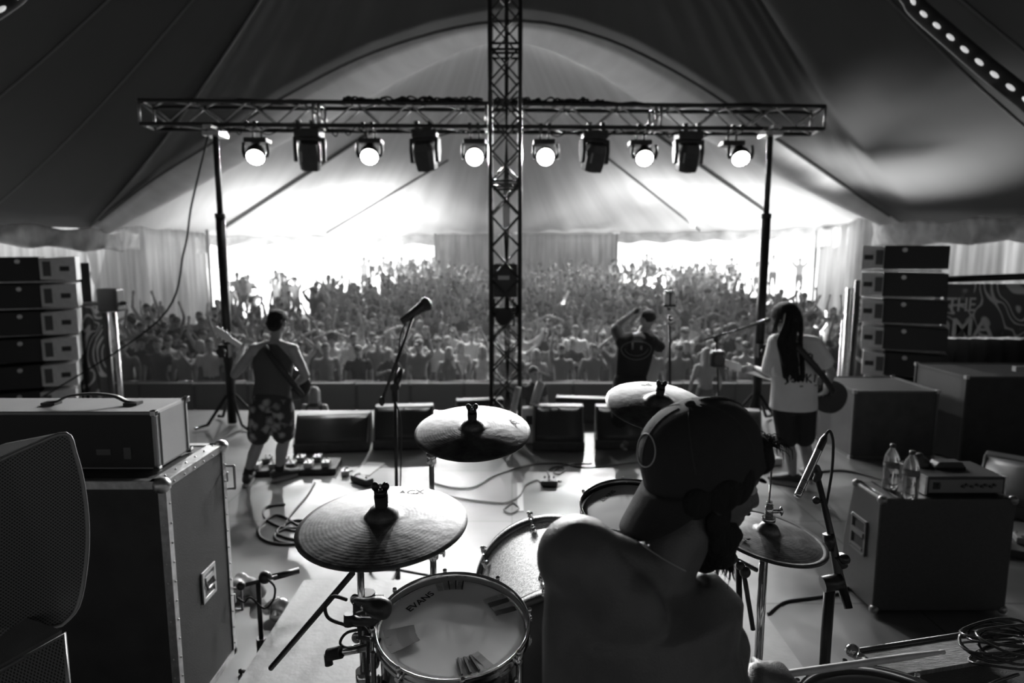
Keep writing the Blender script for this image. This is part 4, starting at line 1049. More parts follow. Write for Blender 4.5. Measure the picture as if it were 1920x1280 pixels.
# guitar cabinet right with head and bottles
gx0, gx1, gy0, gy1, gz1 = 2.12, 2.90, 3.50, 3.90, .69
gc = thing('guitar_cabinet', 'black vinyl guitar cabinet with water bottles and a rack amplifier on top', 'speaker cabinet', ((gx0 + gx1) / 2, (gy0 + gy1) / 2, 0), 0)
vinyl = M('black_vinyl', .035, .42, nz=.2, ns=60, bump=.3, bs=350)
g = MB(); g.prism([(0, 0), (0, gz1), (.30, gz1), (.38, .30), (.38, 0)], frame((gx0, gy1 - .38, .03), (0, 1, 0), (0, 0, 1), (1, 0, 0)), gx1 - gx0); g.build('body', vinyl, gc, bev=.012)
gy0 = gy1 - .38
g = MB(); X = frame((gx0 - .001, gy0 + .20, .42), (0, 1, 0), (0, 0, 1), (-1, 0, 0))
for s in (-1, 1): g.box((0, s * .10, .004), (.17, .02, .012), X); g.box((s * .075, 0, .004), (.02, .20, .012), X)
h_ = g.build('handle_plate', M('handle_plastic', .08, .3), gc, bev=.004)
g = MB(); g.box((0, 0, -.001), (.14, .18, .004), X); g.build('handle_recess', rubber, h_)
g = MB(); g.box((0, .015, .008), (.13, .03, .016), X); g.box((0, -.075, .01), (.12, .015, .008), X); g.build('grip', M('handle_plastic', .08, .3), h_)
for sx in (-1, 1):
    for sy in (-1, 1): g = MB(); g.ell(X @ V(sx * .075, sy * .1, .012), .006, n=8, m=5); g.build('screw', chrome, gc)
for (x, y, z) in ((gx0, gy0, gz1 + .03), (gx0, gy1 - .08, gz1 + .03), (gx1, gy0, gz1 + .03), (gx1, gy1 - .08, gz1 + .03), (gx0, gy0, .05), (gx1, gy0, .05)):
    g = MB(); g.ell((x + (.012 if x == gx0 else -.012), y + (.012 if y == gy0 else -.012), z - .012), .027, n=12, m=8); g.build('corner_cap', M('corner_cap', .25, .35, .6), gc)
g = MB(); g.tube([(gx0 + .03, gy0 + .01, gz1 + .034), (gx0 + .03, gy1 - .1, gz1 + .034)], .006, 6); g.tube([(gx0 + .10, gy0 + .01, gz1 + .032), (gx0 + .10, gy1 - .1, gz1 + .032)], .004, 6); g.build('top_piping', M('vinyl_gloss', .09, .25), gc)
for sx in (gx0 + .1, gx1 - .1): g = MB(); g.cyl((sx, gy0 + .1, 0), (sx, gy0 + .1, .03), .03); g.cyl((sx, gy1 - .1, 0), (sx, gy1 - .1, .03), .03); g.build('feet', rubber, gc)
ztop = gz1 + .032
hd0 = thing('amplifier', 'black rack amplifier with knob panel lying on the guitar cabinet at the right', 'amplifier', (2.62, 3.70, ztop))
x0, x1, y0, y1 = 2.40, 2.86, 3.57, 3.86
g = MB(); g.box(((x0 + x1) / 2, (y0 + y1) / 2, ztop + .062), (x1 - x0, y1 - y0, .10)); g.build('case', black, hd0, bev=.006)
g = MB(); g.box(((x0 + x1) / 2, y0 - .003, ztop + .058), (x1 - x0 - .03, .006, .078)); pn = g.build('control_panel', M('amp_panel', .16, .4, .3), hd0)
for k, dx in enumerate((-.16, -.02, .0, .03, .06, .09, .11, .14, .16)):
    g = MB(); g.cyl(((x0 + x1) / 2 + dx, y0 - .004, ztop + .066 - .01 * (k % 2)), ((x0 + x1) / 2 + dx, y0 - .018, ztop + .066 - .01 * (k % 2)), .008, n=10); g.build('knob', black, hd0)
g = MB(); g.box(((x0 + x1) / 2 - .17, y0 - .006, ztop + .06), (.04, .006, .04)); g.build('power_switch', rubber, hd0)
g = MB(); g.prism([(-.10, 0), (.10, 0), (.07, .04), (-.07, .04)], frame(((x0 + x1) / 2, y1 - .08, ztop + .114), (1, 0, 0), (0, 0, 1), (0, -1, 0)), .08); g.build('handle_block', black, hd0, bev=.008)
for sx in (x0, x1): g = MB(); g.box((sx, y0 + .02, ztop + .06), (.012, .05, .11)); g.build('rack_ear', alu, hd0)
for sx in (x0 + .03, x1 - .03): g = MB(); g.cyl((sx, y0 + .04, ztop), (sx, y0 + .04, ztop + .014), .014); g.cyl((sx, y1 - .04, ztop), (sx, y1 - .04, ztop + .014), .014); g.build('foot', rubber, hd0)
# bottles
pet = bpy.data.materials.new('clear_plastic'); pet.use_nodes = True; b = pet.node_tree.nodes['Principled BSDF']
b.inputs['Base Color'].default_value = (.9, .9, .9, 1); b.inputs['Roughness'].default_value = .06; b.inputs['Transmission Weight'].default_value = .9; b.inputs['IOR'].default_value = 1.3
lab_m = M('bottle_label', .12, .5)
def bottle(x, y, z, s, lab, label_on=True):
    t = thing('water_bottle', lab, 'bottle', (x, y, z), group='bottles on the guitar cabinet'); X = T(x, y, z) @ Matrix.Scale(s, 4)
    g = MB(); g.lathe([(0, .006), (.030, 0), (.043, .008), (.044, .05), (.040, .08), (.044, .11), (.044, .15), (.041, .155), (.044, .165), (.043, .20), (.034, .235), (.018, .262), (.014, .27), (.014, .285)], X, 24); g.build('bottle_body', pet, t)
    g = MB(); g.lathe([(0, .005), (.040, .006), (.042, .05), (.038, .08), (.042, .11), (.042, .15 if label_on else .12), (0, .15 if label_on else .12)], X, 24); w = bpy.data.materials.get('water') or None
    if w is None:
        w = bpy.data.materials.new('water'); w.use_nodes = True; bb = w.node_tree.nodes['Principled BSDF']; bb.inputs['Base Color'].default_value = (.8, .8, .8, 1); bb.inputs['Roughness'].default_value = .02; bb.inputs['Transmission Weight'].default_value = 1; bb.inputs['IOR'].default_value = 1.33
    g.build('water', w, t)
    g = MB(); g.lathe([(.016, .272), (.017, .275), (.017, .292), (0, .293)], X, 16); g.build('cap', black, t)
    g = MB(); g.lathe([(.0447, .150), (.0455, .152), (.0455, .168), (.0447, .170)], X, 24); g.build('label_band', lab_m, t)
p = Pz(1668, 918, ztop); bottle(p.x, p.y, ztop, .96, 'clear plastic water bottle at the back left of the guitar cabinet top')
p = Pz(1704, 936, ztop); bottle(p.x, p.y, ztop, .98, 'clear plastic water bottle in front, next to the rack amplifier')
g = MB(); p = Pz(1732, 912, ztop); c = V(p.x, p.y + .06, ztop)
o_ = Org(); o_.loft([(c + V(0, 0, .025), .05, .04), (c + V(0, 0, .08), .055, .045), (c + V(0, 0, .14), .045, .035), (c + V(-.01, 0, .19), .022, .02)], V(1, 0, 0)); o_.ball(c + V(.02, 0, .12), .045)
me = o_.bake('pouch', .008, 3); tag(from_mesh('pouch', me, [black], loc=(c.x, c.y, c.z)), 'small black cloth pouch between the bottles and the rack amplifier', 'pouch')
# case with textured top in the near right corner
grain = M('scratched_lid', .20, .5, nz=.5, ns=30, stretch=(1, 8, 1), bump=.4, bs=60)
rzt = 1.02
a = Pz(1598, 1226, rzt); b_ = Pz(1790, 1196, rzt); c_ = Pz(1660, 1330, rzt)
ux = (b_ - a).normalized(); uy = V(-ux.y, ux.x, 0)
Wd = .78; Dp = .5
X = frame(a - uy * Dp, ux, uy, (0, 0, 1))
cs = thing('equipment_case', 'case with a scratched pale lid and dark cut-outs in the near right corner', 'case', (a.x, a.y, 0))
g = MB(); g.box((Wd / 2, Dp / 2, -rzt / 2 - .01), (Wd, Dp, rzt - .02), X); g.build('body', blackw, cs, bev=.01)
g = MB()
g.box((.19, Dp - .06, .002), (.34, .10, .012), X); g.box((.16, Dp - .30, .002), (.17, .12, .012), X); g.build('lid_plate', grain, cs)
g = MB(); g.cyl(X @ V(.0, .0, .006), X @ V(.0, Dp, .006), .012); g.cyl(X @ V(.0, Dp, .006), X @ V(Wd, Dp, .006), .008); g.tube([X @ V(-.02, Dp - .26, .02), X @ V(.25, Dp - .20, .02), X @ V(.33, Dp - .19, .02)], .004); g.build('edge_rail', M('case_edge', .12, .35, .6), cs)
g = MB(); g.ell(X @ V(0, Dp, .01), (.02, .02, .018)); g.ell(X @ V(0, Dp - .03, .01), (.012, .012, .012)); g.ell(X @ V(.31, Dp - .1, .014), .008); g.build('corner_fitting', chrome, cs)
# cable bundle on the case
rnd = random.Random(3)
for k in range(9):
    cx, cy = .37 + rnd.uniform(-.03, .03), Dp - .13 + rnd.uniform(-.03, .03); rr = .07 + rnd.uniform(-.02, .02)
    pts = [X @ V(cx + (rr + .03) * cos(t), cy + rr * .75 * sin(t), .02 + .012 * k * .8 + .01 * sin(2 * t + k)) for t in [2 * pi * i / 20 for i in range(21)]]
    g = MB(); g.tube(pts, .0035, 6); tag(g.build('cable_coil', M('glossy_cable', .04, .2)), 'glossy black cable coiled on the case in the near right corner', 'cable', 'cable coils on the near right case')
# ------------------------------------------------------------------ stage monitors
wm = M('wedge_black', .05, .5, nz=.2, ns=30); wg = M('wedge_grille', .07, .42, .3)
def wedge(O, yaw, Wd, lab, H=.36, D=.55):
    """sloped grille faces local -Y (toward the player)"""
    X = T(*O) @ RZ(yaw); t = thing('stage_monitor', lab, 'speaker', O)
    poly = [(-D / 2, 0), (-D / 2 + .0, .10), (-.02, H), (.14, H), (D / 2, .06), (D / 2, 0)]
    g = MB(); g.prism(poly, X @ frame((-Wd / 2, 0, 0), (0, 1, 0), (0, 0, 1), (1, 0, 0)), Wd); g.build('cabinet', wm, t, bev=.012)
    n_ = V(0, -(H - .10), (D / 2 - .02)).normalized(); p0 = V(0, -D / 2, .10); p1 = V(0, -.02, H); rows = []
    for i in range(7):
        q = p0.lerp(p1, .04 + .92 * i / 6) + n_ * (.004 + .018 * sin(pi * i / 6)); rows.append([X @ V(x, q.y, q.z) for x in (-Wd / 2 + .03, 0, Wd / 2 - .03)])
    g = MB(); g.grid(rows); o = g.build('grille', wg, t); md = o.modifiers.new('t', 'SOLIDIFY'); md.thickness = .004
    for s in (-1, 1):
        g = MB(); pts = [X @ V(s * (Wd / 2 - .015), p0.lerp(p1, u).y, p0.lerp(p1, u).z) + (RZ(yaw) @ n_) * .008 for u in (0, .5, 1)]; g.tube(pts, .008, 6); g.build('edge_strip', M('edge_strip', .22, .4, .4), t)
    g = MB(); g.box((Wd * .12, -D / 2 + .035, .12), (.05, .012, .03), X); g.build('badge', M('badge', .55, .4, .5), t)
    return t
def wz(px, py): p = Pz(px, py, 0); return (p.x, p.y, 0)
w1 = wedge((-1.98, 6.95, 0), .12, .80, 'black wedge monitor at the stage front, next to the guitarist')
w2 = wedge((-1.22, 7.08, 0), .10, .66, 'black wedge monitor at the stage front, behind the boom microphone stand', H=.42)
w3 = wedge((.52, 7.0, 0), -.05, .56, 'dark wedge monitor just right of the mast foot', H=.44)
w4 = wedge((1.20, 7.05, 0), -.10, .52, 'dark wedge monitor by the feet of the bending singer', H=.42)
w5 = wedge((2.42, 6.9, 0), -.25, .62, 'black wedge monitor left of the bassist at the stage front', H=.42)
w6 = wedge((4.35, 5.05, 0), -.75, .80, 'large black wedge monitor at the right edge of the stage', H=.42, D=.6)
w7 = wedge((-.42, 8.05, 0), 3.3, .6, 'pale-topped wedge monitor behind the mast foot, left side', H=.30)
w8 = wedge((.95, 8.15, 0), 3.0, .75, 'flat wedge monitor behind the mast foot, right side', H=.30)
# subs and cases right
def road_box(c, d, lab, nm='road_case', mat=blackw, edge=alu):
    t = thing(nm, lab, 'case', (c[0], c[1], c[2] - d[2] / 2))
    g = MB(); g.box(c, d); g.build('body', mat, t, bev=.01)
    x0, x1, y0, y1, z0, z1 = c[0] - d[0] / 2, c[0] + d[0] / 2, c[1] - d[1] / 2, c[1] + d[1] / 2, c[2] - d[2] / 2, c[2] + d[2] / 2
    g = MB()
    for z in (z0, z1):
        for y in (y0, y1): g.box((c[0], y, z), (d[0], .02, .02))
        for x in (x0, x1): g.box((x, c[1], z), (.02, d[1], .02))
    for x in (x0, x1):
        for y in (y0, y1): g.box((x, y, c[2]), (.02, .02, d[2]))
    g.build('edging', edge, t)
    for x in (x0, x1):
        for y in (y0, y1):
            for z in (z0, z1): g = MB(); g.box((x, y, z), (.036, .036, .036)); g.build('corner', steel, t)
    return t
dk = M('dull_edge', .16, .45, .5)
road_box((3.98, 6.9, .36), (.86, .8, .70), 'dark bass cabinet with lit left face below the right speaker stack', 'speaker_cabinet', M('cabinet_dark', .07, .5, nz=.2, ns=8), dk)
road_box((5.2, 6.7, .45), (1.3, .8, .9), 'big black case at the right side, under the patterned banner', 'road_case', blackw, M('dim_edge', .06, .5))
road_box((6.9, 6.6, .5), (1.5, .8, 1.0), 'big black case at the far right edge of the stage', 'road_case', blackw, M('dim_edge', .06, .5))
g = MB(); g.box((5.6, 6.22, 1.0), (1.3, .05, .05), RZ(-.0)); tag(g.build('batten', M('batten', .3, .5)), 'pale narrow batten lying on the black case at the right', 'batten')
# right-side stomp board at far right
t = thing('pedalboard', 'long black pedalboard with a row of pale pedals at the far right', 'pedalboard', (3.55, 4.42, 0), -.45)
g = MB(); Xp = T(3.55, 4.42, 0) @ RZ(-.45); g.box((0, 0, .03), (1.0, .34, .06), Xp); g.build('board', blackw, t, bev=.008)
for k in range(7):
    g = MB(); g.box((-.40 + k * .13, .02, .085), (.075, .12, .045), Xp); q = g.build('pedal', M('pedal_%d' % (k % 3), (.5, .2, .08)[k % 3], .4), t, bev=.006)
    g = MB(); g.cyl(Xp @ V(-.40 + k * .13, -.02, .108), Xp @ V(-.40 + k * .13, -.02, .12), .012); g.cyl(Xp @ V(-.42 + k * .13, .055, .108), Xp @ V(-.42 + k * .13, .055, .122), .008); g.build('knob', chrome, q)
# ------------------------------------------------------------------ pedals, papers and cables on the floor
def pedal(x, y, yaw, v, lab, w_=.075, d=.12, h=.05, nm='effects_pedal'):
    t = thing(nm, lab, 'pedal', (x, y, 0)); X = T(x, y, 0) @ RZ(yaw)
    g = MB(); g.box((0, 0, h / 2 + .004), (w_, d, h), X); g.build('body', M('pedal_body_%.2f' % v, v, .35, .3), t, bev=.008)
    g = MB()
    for k in (-1, 0, 1): g.cyl(X @ V(k * w_ * .28, d * .28, h), X @ V(k * w_ * .28, d * .28, h + .016), .008, n=10)
    g.build('knobs', black, t)
    g = MB(); g.cyl(X @ V(0, -d * .25, h), X @ V(0, -d * .25, h + .014), .011, n=12); g.build('footswitch', chrome, t)
    g = MB(); g.cyl(X @ V(w_ / 2, d * .1, h * .5), X @ V(w_ / 2 + .04, d * .1, h * .5), .009, n=8); g.build('jack', chrome, t); return t
p = Pz(1030, 908, 0); pedal(p.x, p.y, -.05, .10, 'double-footswitch pedal alone in the middle of the stage floor', .15, .13, .05)
t = thing('pedalboard', 'black pedalboard crowded with pedals at the guitarist\'s feet', 'pedalboard', (-2.15, 6.1, 0))
Xp = T(-2.15, 6.12, 0) @ RZ(.1); g = MB(); g.box((0, 0, .03), (.85, .36, .06), Xp); g.build('board', blackw, t, bev=.01)
rnd = random.Random(2)
for k in range(9):
    i, j = k % 5, k // 5; g = MB(); c = (-.34 + i * .165 + .05 * j, -.09 + j * .18, .088); g.box(c, (.08, .12, .05), Xp); q = g.build('pedal', M('pedal_%d' % (k % 3), (.5, .2, .08)[k % 3], .4), t, bev=.006)
    g = MB(); g.cyl(Xp @ V(c[0], c[1] - .03, .112), Xp @ V(c[0], c[1] - .03, .126), .011); g.cyl(Xp @ V(c[0] + .02, c[1] + .035, .112), Xp @ V(c[0] + .02, c[1] + .035, .126), .008); g.cyl(Xp @ V(c[0] - .02, c[1] + .035, .112), Xp @ V(c[0] - .02, c[1] + .035, .126), .008); g.build('knobs', chrome, q)
pedal(-1.62, 5.98, .3, .45, 'pale pedal lying right of the guitarist\'s pedalboard')
pedal(-2.72, 5.62, -.2, .3, 'pedal on the floor left of the guitarist\'s feet', .12, .16)
pedal(-1.40, 5.75, .9, .08, 'black wah pedal between the pedalboard and the paper', .09, .24, .06)
p = Pz(1432, 868, 0); t = pedal(p.x, p.y, .1, .4, 'wide silver-faced pedal on the floor left of the bassist', .30, .20, .07)
# paper set list
def paper(pts, lab):
    ps = [Pz(a, b, .004) for a, b in pts]; g = MB(); n = 4
    vs = ps + [q + V(0, 0, .003) for q in ps]; g.add(vs, [(3, 2, 1, 0), (4, 5, 6, 7)] + [(k, (k + 1) % 4, 4 + (k + 1) % 4, 4 + k) for k in range(4)], 0, False)
    c = sum(ps, V(0, 0, 0)) / 4; tag(g.build('set_list', M('paper', .8, .7), loc=(c.x, c.y, 0)), lab, 'paper')
paper([(659, 889), (693, 891), (721, 868), (689, 866)], 'white sheet of paper on the floor in front of the wedge monitors')
tape_m = M('gaffer_tape', .45, .6)
g = MB(); a = Pz(972, 905, .003); b_ = Pz(979, 958, .003); g.box(((a.x + b_.x) / 2, (a.y + b_.y) / 2, .002), (.05, (a - b_).length, .004)); tag(g.build('tape_strip', tape_m), 'pale strip of tape on the floor left of the lone pedal', 'tape')
cab_m = M('floor_cable', .05, .5)
def fcable(pts, lab, r=.006, z=.008, group=None, m=None):
    ps = [Pz(a, b, z) for a, b in pts]; g = MB(); g.tube(bez(ps, 8), r, 6); tag(g.build('cable', m or cab_m, loc=(ps[0].x, ps[0].y, 0)), lab, 'cable', group)
fcable([(812, 905), (850, 914), (890, 912), (930, 890), (990, 872), (1050, 868), (1100, 876), (1180, 868), (1250, 860)], 'cable winding across the stage floor above the front cymbals')
fcable([(818, 925), (870, 935), (930, 942), (955, 940), (975, 928), (985, 910), (1005, 900), (1015, 905)], 'cable running from the drum kit to the lone pedal')
fcable([(955, 945), (945, 955), (958, 962), (973, 952), (962, 942), (955, 945)], 'small loose loop of cable on the floor left of the lone pedal')
fcable([(1030, 892), (1028, 880), (1045, 874), (1060, 880), (1048, 888), (1038, 884), (1060, 872), (1110, 868)], 'cable looping behind the lone pedal')
fcable([(560, 985), (520, 965), (488, 985), (490, 1008), (530, 1020), (590, 1014), (620, 1000), (610, 985), (560, 975), (530, 985), (520, 1000), (560, 1012), (600, 1005)], 'big untidy coil of black cable on the floor below the guitarist', r=.010)
fcable([(600, 1010), (570, 992), (540, 990), (515, 1002), (525, 1015), (560, 1018), (600, 1008)], 'inner loops of the cable coil on the floor below the guitarist', r=.010)
fcable([(535, 945), (500, 950), (495, 968), (520, 985), (560, 995), (600, 985), (625, 975)], 'cable curving from the guitarist\'s shoe to the coil', r=.009)
fcable([(590, 905), (575, 930), (545, 965), (530, 990)], 'cable trailing down from the pedalboard to the coil', r=.008)
fcable([(1530, 885), (1580, 882), (1640, 895), (1700, 918)], 'black cable on the floor leading to the guitar cabinet', r=.012)
fcable([(1540, 800), (1570, 822), (1640, 828), (1700, 818), (1760, 826), (1830, 842), (1900, 858), (1960, 872)], 'long cable curving across the right side of the stage floor', r=.012)
fcable([(1600, 812), (1640, 800), (1680, 806), (1730, 822)], 'short cable end lying near the dark bass cabinet', r=.010)
fcable([(1545, 790), (1600, 796), (1620, 810), (1560, 826), (1530, 822)], 'thin cable loop on the floor behind the bassist', r=.006)
fcable([(1440, 1150), (1470, 1128), (1520, 1120), (1570, 1112), (1600, 1095)], 'cable curving on the floor between hi-hat and microphone stand', r=.008)
fcable([(1750, 850), (1830, 870), (1890, 895), (1960, 905)], 'cable at the far right edge beside the pedalboard', r=.010)
fcable([(1860, 1196), (1885, 1188), (1905, 1180), (1950, 1178)], 'cable on the floor right of the guitar cabinet, first loop', r=.012)
fcable([(1840, 1200), (1880, 1206), (1930, 1195), (1960, 1200)], 'cable on the floor right of the guitar cabinet, second loop', r=.012)
# microphones and stands
mic_m = M('mic_black', .03, .35)
def stand(lab, base, top, r=.011, tripod=True, nleg=3, cat='stand', mid=None, thick=None, nm='microphone_stand', spread=.3, rot=0.3):
    t = thing(nm, lab, cat, base); b = Vector(base); tp = Vector(top); g = MB(); g.cyl(b + V(0, 0, .08), tp, r, n=12); g.build('pole', blackm, t)
    m = b.lerp(tp, .45); g = MB(); g.cyl(b + V(0, 0, .06), m, r * 1.6, n=12); g.cyl(m - V(0, 0, .03), m + V(0, 0, .04), r * 2.1, n=12); g.build('lower_tube', blackm, t)
    for k in range(nleg):
        a = rot + 2 * pi * k / nleg; g = MB(); g.cyl(b + V(0, 0, .12), b + V(spread * cos(a), spread * sin(a), .015), .009, n=8); g.ell(b + V(spread * cos(a), spread * sin(a), .015), .015, n=8, m=6); g.build('leg', blackm, t)
    return t
def mic_dyn(c, d, lab, s=1.0, wide=1.0, nm='microphone'):
    """handheld style mic; c grille centre, d direction grille->body"""
    t = thing(nm, lab, 'microphone', c); X = zframe(c, Vector(d)) @ Matrix.Diagonal((s * wide, s * wide, s, 1))
    g = MB(); g.lathe([(0, -.026), (.012, -.024), (.022, -.014), (.026, 0), (.024, .014), (.020, .026)], X, 20); g.build('grille', M('mic_grille', .10, .35, .8, bump=.8, bs=900), t)
    g = MB(); g.lathe([(.0245, .0), (.0255, .002), (.0245, .006)], X, 20); g.lathe([(.020, .026), (.017, .06), (.012, .17), (.010, .172), (0, .172)], X, 20); g.build('handle', mic_m, t); return t
# centre-left boom stand
b0 = V(Pz(748, 1120, 0).x, 3.95, 0); b0 = Py(744, 1010, 3.85); b0.z = 0; tp = Py(741, 725, 3.85)
st = stand('black boom stand with microphone standing between guitarist and drum kit', b0, tp)
g = MB(); ml = Py(716, 752, 3.75); mh = Py(776, 590, 4.0); g.cyl(ml, mh, .010, n=10); g.build('boom_arm', blackm, st)
g = MB(); g.cyl(tp - V(0, .03, 0), tp + V(0, .05, 0), .026, n=14); g.cyl(tp, tp + (mh - ml).normalized() * .12, .02); g.box(tp - V(0, 0, .05), (.035, .04, .08)); g.ell(ml, (.018, .018, .03)); g.build('clutch', blackm, st)
mic_dyn(Py(800, 569, 4.05), Py(768, 592, 4.0) - Py(800, 569, 4.05), 'black dynamic microphone on the boom stand left of the mast', 1.15, 1.6)
g = MB(); g.tube(bez([Py(768, 592, 4.0), Py(752, 625, 3.98), Py(748, 660, 3.9), Py(738, 740, 3.82), Py(752, 800, 3.85), Py(748, 1000, 3.87)], 8), .005, 6); tag(g.build('cable', rubber), 'cable hanging along the boom stand left of the mast', 'cable')
# vintage silver microphone
Ym = 6.35; b0 = Py(1258, 850, Ym); b0.z = 0; tp = Py(1255, 590, Ym)
st = stand('black straight stand carrying the silver vintage microphone', b0, tp, r=.013); g = MB(); c = Py(1257, 606, Ym); g.cyl(c - V(0, 0, .02), c + V(0, 0, .05), .024); g.cyl(c + V(.0, 0, .01), c + V(.05, 0, .01), .014); g.build('clutch', chrome, st)
vm = thing('microphone', 'chrome vintage microphone on a straight stand beside the singer', 'microphone', Py(1255, 575, Ym))
c = Py(1255, 560, Ym); g = MB(); g.box(c, (.115, .075, .15)); g.build('grille_body', M('ribbed_chrome', .85, .45, .35, bump=.8, bs=90, stretch=(1, .05, .02)), vm, bev=.03)
g = MB(); g.box(c, (.02, .085, .155)); g.box(c - V(0, 0, .065), (.12, .08, .02)); g.box(c + V(0, 0, .075), (.10, .07, .012)); g.build('trim', black, vm, bev=.006)
g = MB(); g.lathe([(0, -.115), (.015, -.115), (.02, -.09), (.05, -.075), (.05, -.07), (0, -.07)], T(*c), 16); g.build('swivel', chrome, vm)
# boom stand beside the bassist
Yb2 = 6.3; b0 = Py(1352, 850, Yb2); b0.z = 0; tp = Py(1343, 636, Yb2)
st = stand('black boom stand left of the bassist', b0, tp, r=.011, spread=.34)
g = MB(); g.cyl(Py(1322, 637, Yb2 - .1), Py(1432, 603, Yb2 + .15), .010); g.build('boom_arm', blackm, st); g = MB(); g.ell(tp, (.03, .03, .03)); g.build('clutch', blackm, st)
mic_dyn(Py(1440, 600, Yb2 + .16), V(-1, -.1, -.25), 'microphone at the end of the boom in front of the bassist\'s face', 1.1)
t = thing('monitor_box', 'small dark speaker clamped on the boom stand left of the bassist', 'speaker', Py(1345, 680, Yb2 - .1)); c = Py(1345, 672, Yb2 - .1); g = MB(); g.box(c, (.14, .12, .17)); g.build('body', black, t, bev=.03); g = MB(); g.cyl(c - V(0, .062, 0), c - V(0, .07, 0), .05); g.build('cone', wg, t)
# microphone stand with small condenser, near right (stands on the riser edge)
zr = .45
def pt(px, py, d): return P(px, py, d)
A = pt(1556, 1095, 1.95); bs = V(A.x, A.y, .452)
st = thing('microphone_stand', 'near black boom stand holding the silver pencil microphone, right of the drummer', 'stand', bs)
g = MB(); g.cyl(V(A.x, A.y, .53), A, .016, n=14); g.build('pole', blackm, st)
for k in range(3): a = .8 + 2 * pi * k / 3; g = MB(); g.cyl(bs + V(0, 0, .14), bs + V(.2 * cos(a), .2 * sin(a), .02), .011); g.ell(bs + V(.2 * cos(a), .2 * sin(a), .02), .018, n=8, m=6); g.build('leg', blackm, st)
j1 = pt(1572, 1075, 1.96); top = pt(1529, 878, 2.02); low = pt(1590, 1140, 1.93)
g = MB(); g.tube([low, j1, pt(1560, 1010, 1.98), top], [.014, .014, .011, .009], 12); g.build('boom_arm', blackm, st)
g = MB(); g.cyl(A - V(.022, 0, 0), A + V(.035, 0, .01), .024, n=18); g.cyl(pt(1571, 1040, 1.97), pt(1577, 1062, 1.97), .02); g.ell(pt(1584, 1048, 1.95), .016); g.cyl(pt(1553, 1000, 1.98), pt(1558, 1030, 1.98), .017); g.ell(pt(1530, 938, 2.0), .012); g.cyl(pt(1530, 938, 2.0), pt(1543, 940, 2.0), .006); g.build('clutch', blackm, st)
g = MB(); g.tube([pt(1524, 874, 2.0), pt(1530, 876, 2.0), pt(1535, 888, 2.0), pt(1531, 900, 2.02)], .012, 10); g.cyl(pt(1513, 882, 1.98), pt(1530, 880, 2.0), .010); g.build('mic_clip', black, st)
a, b_ = pt(1495, 930, 1.93), pt(1548, 815, 2.04)
mc = thing('microphone', 'silver pencil condenser microphone clipped on the near right stand', 'microphone', a)
d = (b_ - a); L_ = d.length; X = zframe(a, d); k_ = L_ / .165
g = MB(); g.lathe([(0, -.002), (.0105, 0), (.011, .004), (.011, .12 * k_)], X, 20); g.build('body', M('satin_silver', .7, .25, 1), mc)
for z in (.012, .018, .024, .05, .056): g = MB(); g.lathe([(.0112, z), (.0116, z + .001), (.0112, z + .002)], X, 20); g.build('slot', black, mc)
g = MB(); g.lathe([(.011, .12 * k_), (.0115, .122 * k_), (.0115, .15 * k_), (.006, L_), (0, L_)], X, 16); g.build('connector', black, mc)
g = MB(); g.tube(bez([b_, pt(1556, 808, 2.04), pt(1562, 830, 2.05), pt(1560, 880, 2.05), pt(1552, 930, 2.04), pt(1547, 955, 2.02)], 8), .0045, 6); tag(g.build('cable', rubber, loc=b_), 'cable looping from the pencil microphone down its stand', 'cable')
# low microphone stand at the left edge of the riser
c = Pz(486, 1245, 0); hp = P(484, 1090, 3.0); b0 = V(hp.x, hp.y, 0)
st = stand('short black microphone stand beside the left edge of the drum riser', b0, hp, r=.011, spread=.25)
g = MB(); g.cyl(P(446, 1100, 2.95), P(520, 1080, 3.05), .009); g.cyl(P(512, 1082, 3.05), P(560, 1069, 3.12), .016, n=12); g.build('boom_arm', blackm, st)
g = MB(); g.ell(P(497, 1082, 3.02), (.03, .03, .03)); g.ell(P(452, 1098, 2.95), (.02, .02, .02)); g.build('clutch', blackm, st)
g = MB(); g.tube(bez([P(497, 1082, 3.0), P(515, 1100, 3.0), P(512, 1125, 3.0), P(495, 1140, 3.0), P(470, 1120, 2.98), P(458, 1128, 2.97), P(444, 1120, 2.95)], 8), .005, 6); tag(g.build('cable', rubber), 'cable looping round the short stand left of the riser', 'cable')
# things piled behind the flight case
gl = M('shiny_bag', .35, .15)
def lump(c, r, lab, m, nm, cat):
    o_ = Org(); rnd = random.Random(len(lab))
    for k in range(7): o_.ball(Vector(c) + V(rnd.uniform(-r, r), rnd.uniform(-r, r) * .7, rnd.uniform(-.01, r * .5)), r * rnd.uniform(.45, .7), n=12)
    me = o_.bake(nm, .012, 3); z = min(v.co.z for v in me.vertices)
    me.transform(T(0, 0, .004 - z)); tag(from_mesh(nm, me, [m], loc=(c[0], c[1], 0)), lab, cat)
p = Pz(465, 1120, 0); lump((p.x, p.y, 0), .09, 'crumpled shiny plastic bag on the floor behind the short stand', gl, 'plastic_bag', 'bag')
p = Pz(478, 1195, 0); lump((p.x + .02, p.y + .2, 0), .07, 'small crumpled foil beside the left edge of the riser', M('foil', .6, .2, .8), 'foil', 'foil')

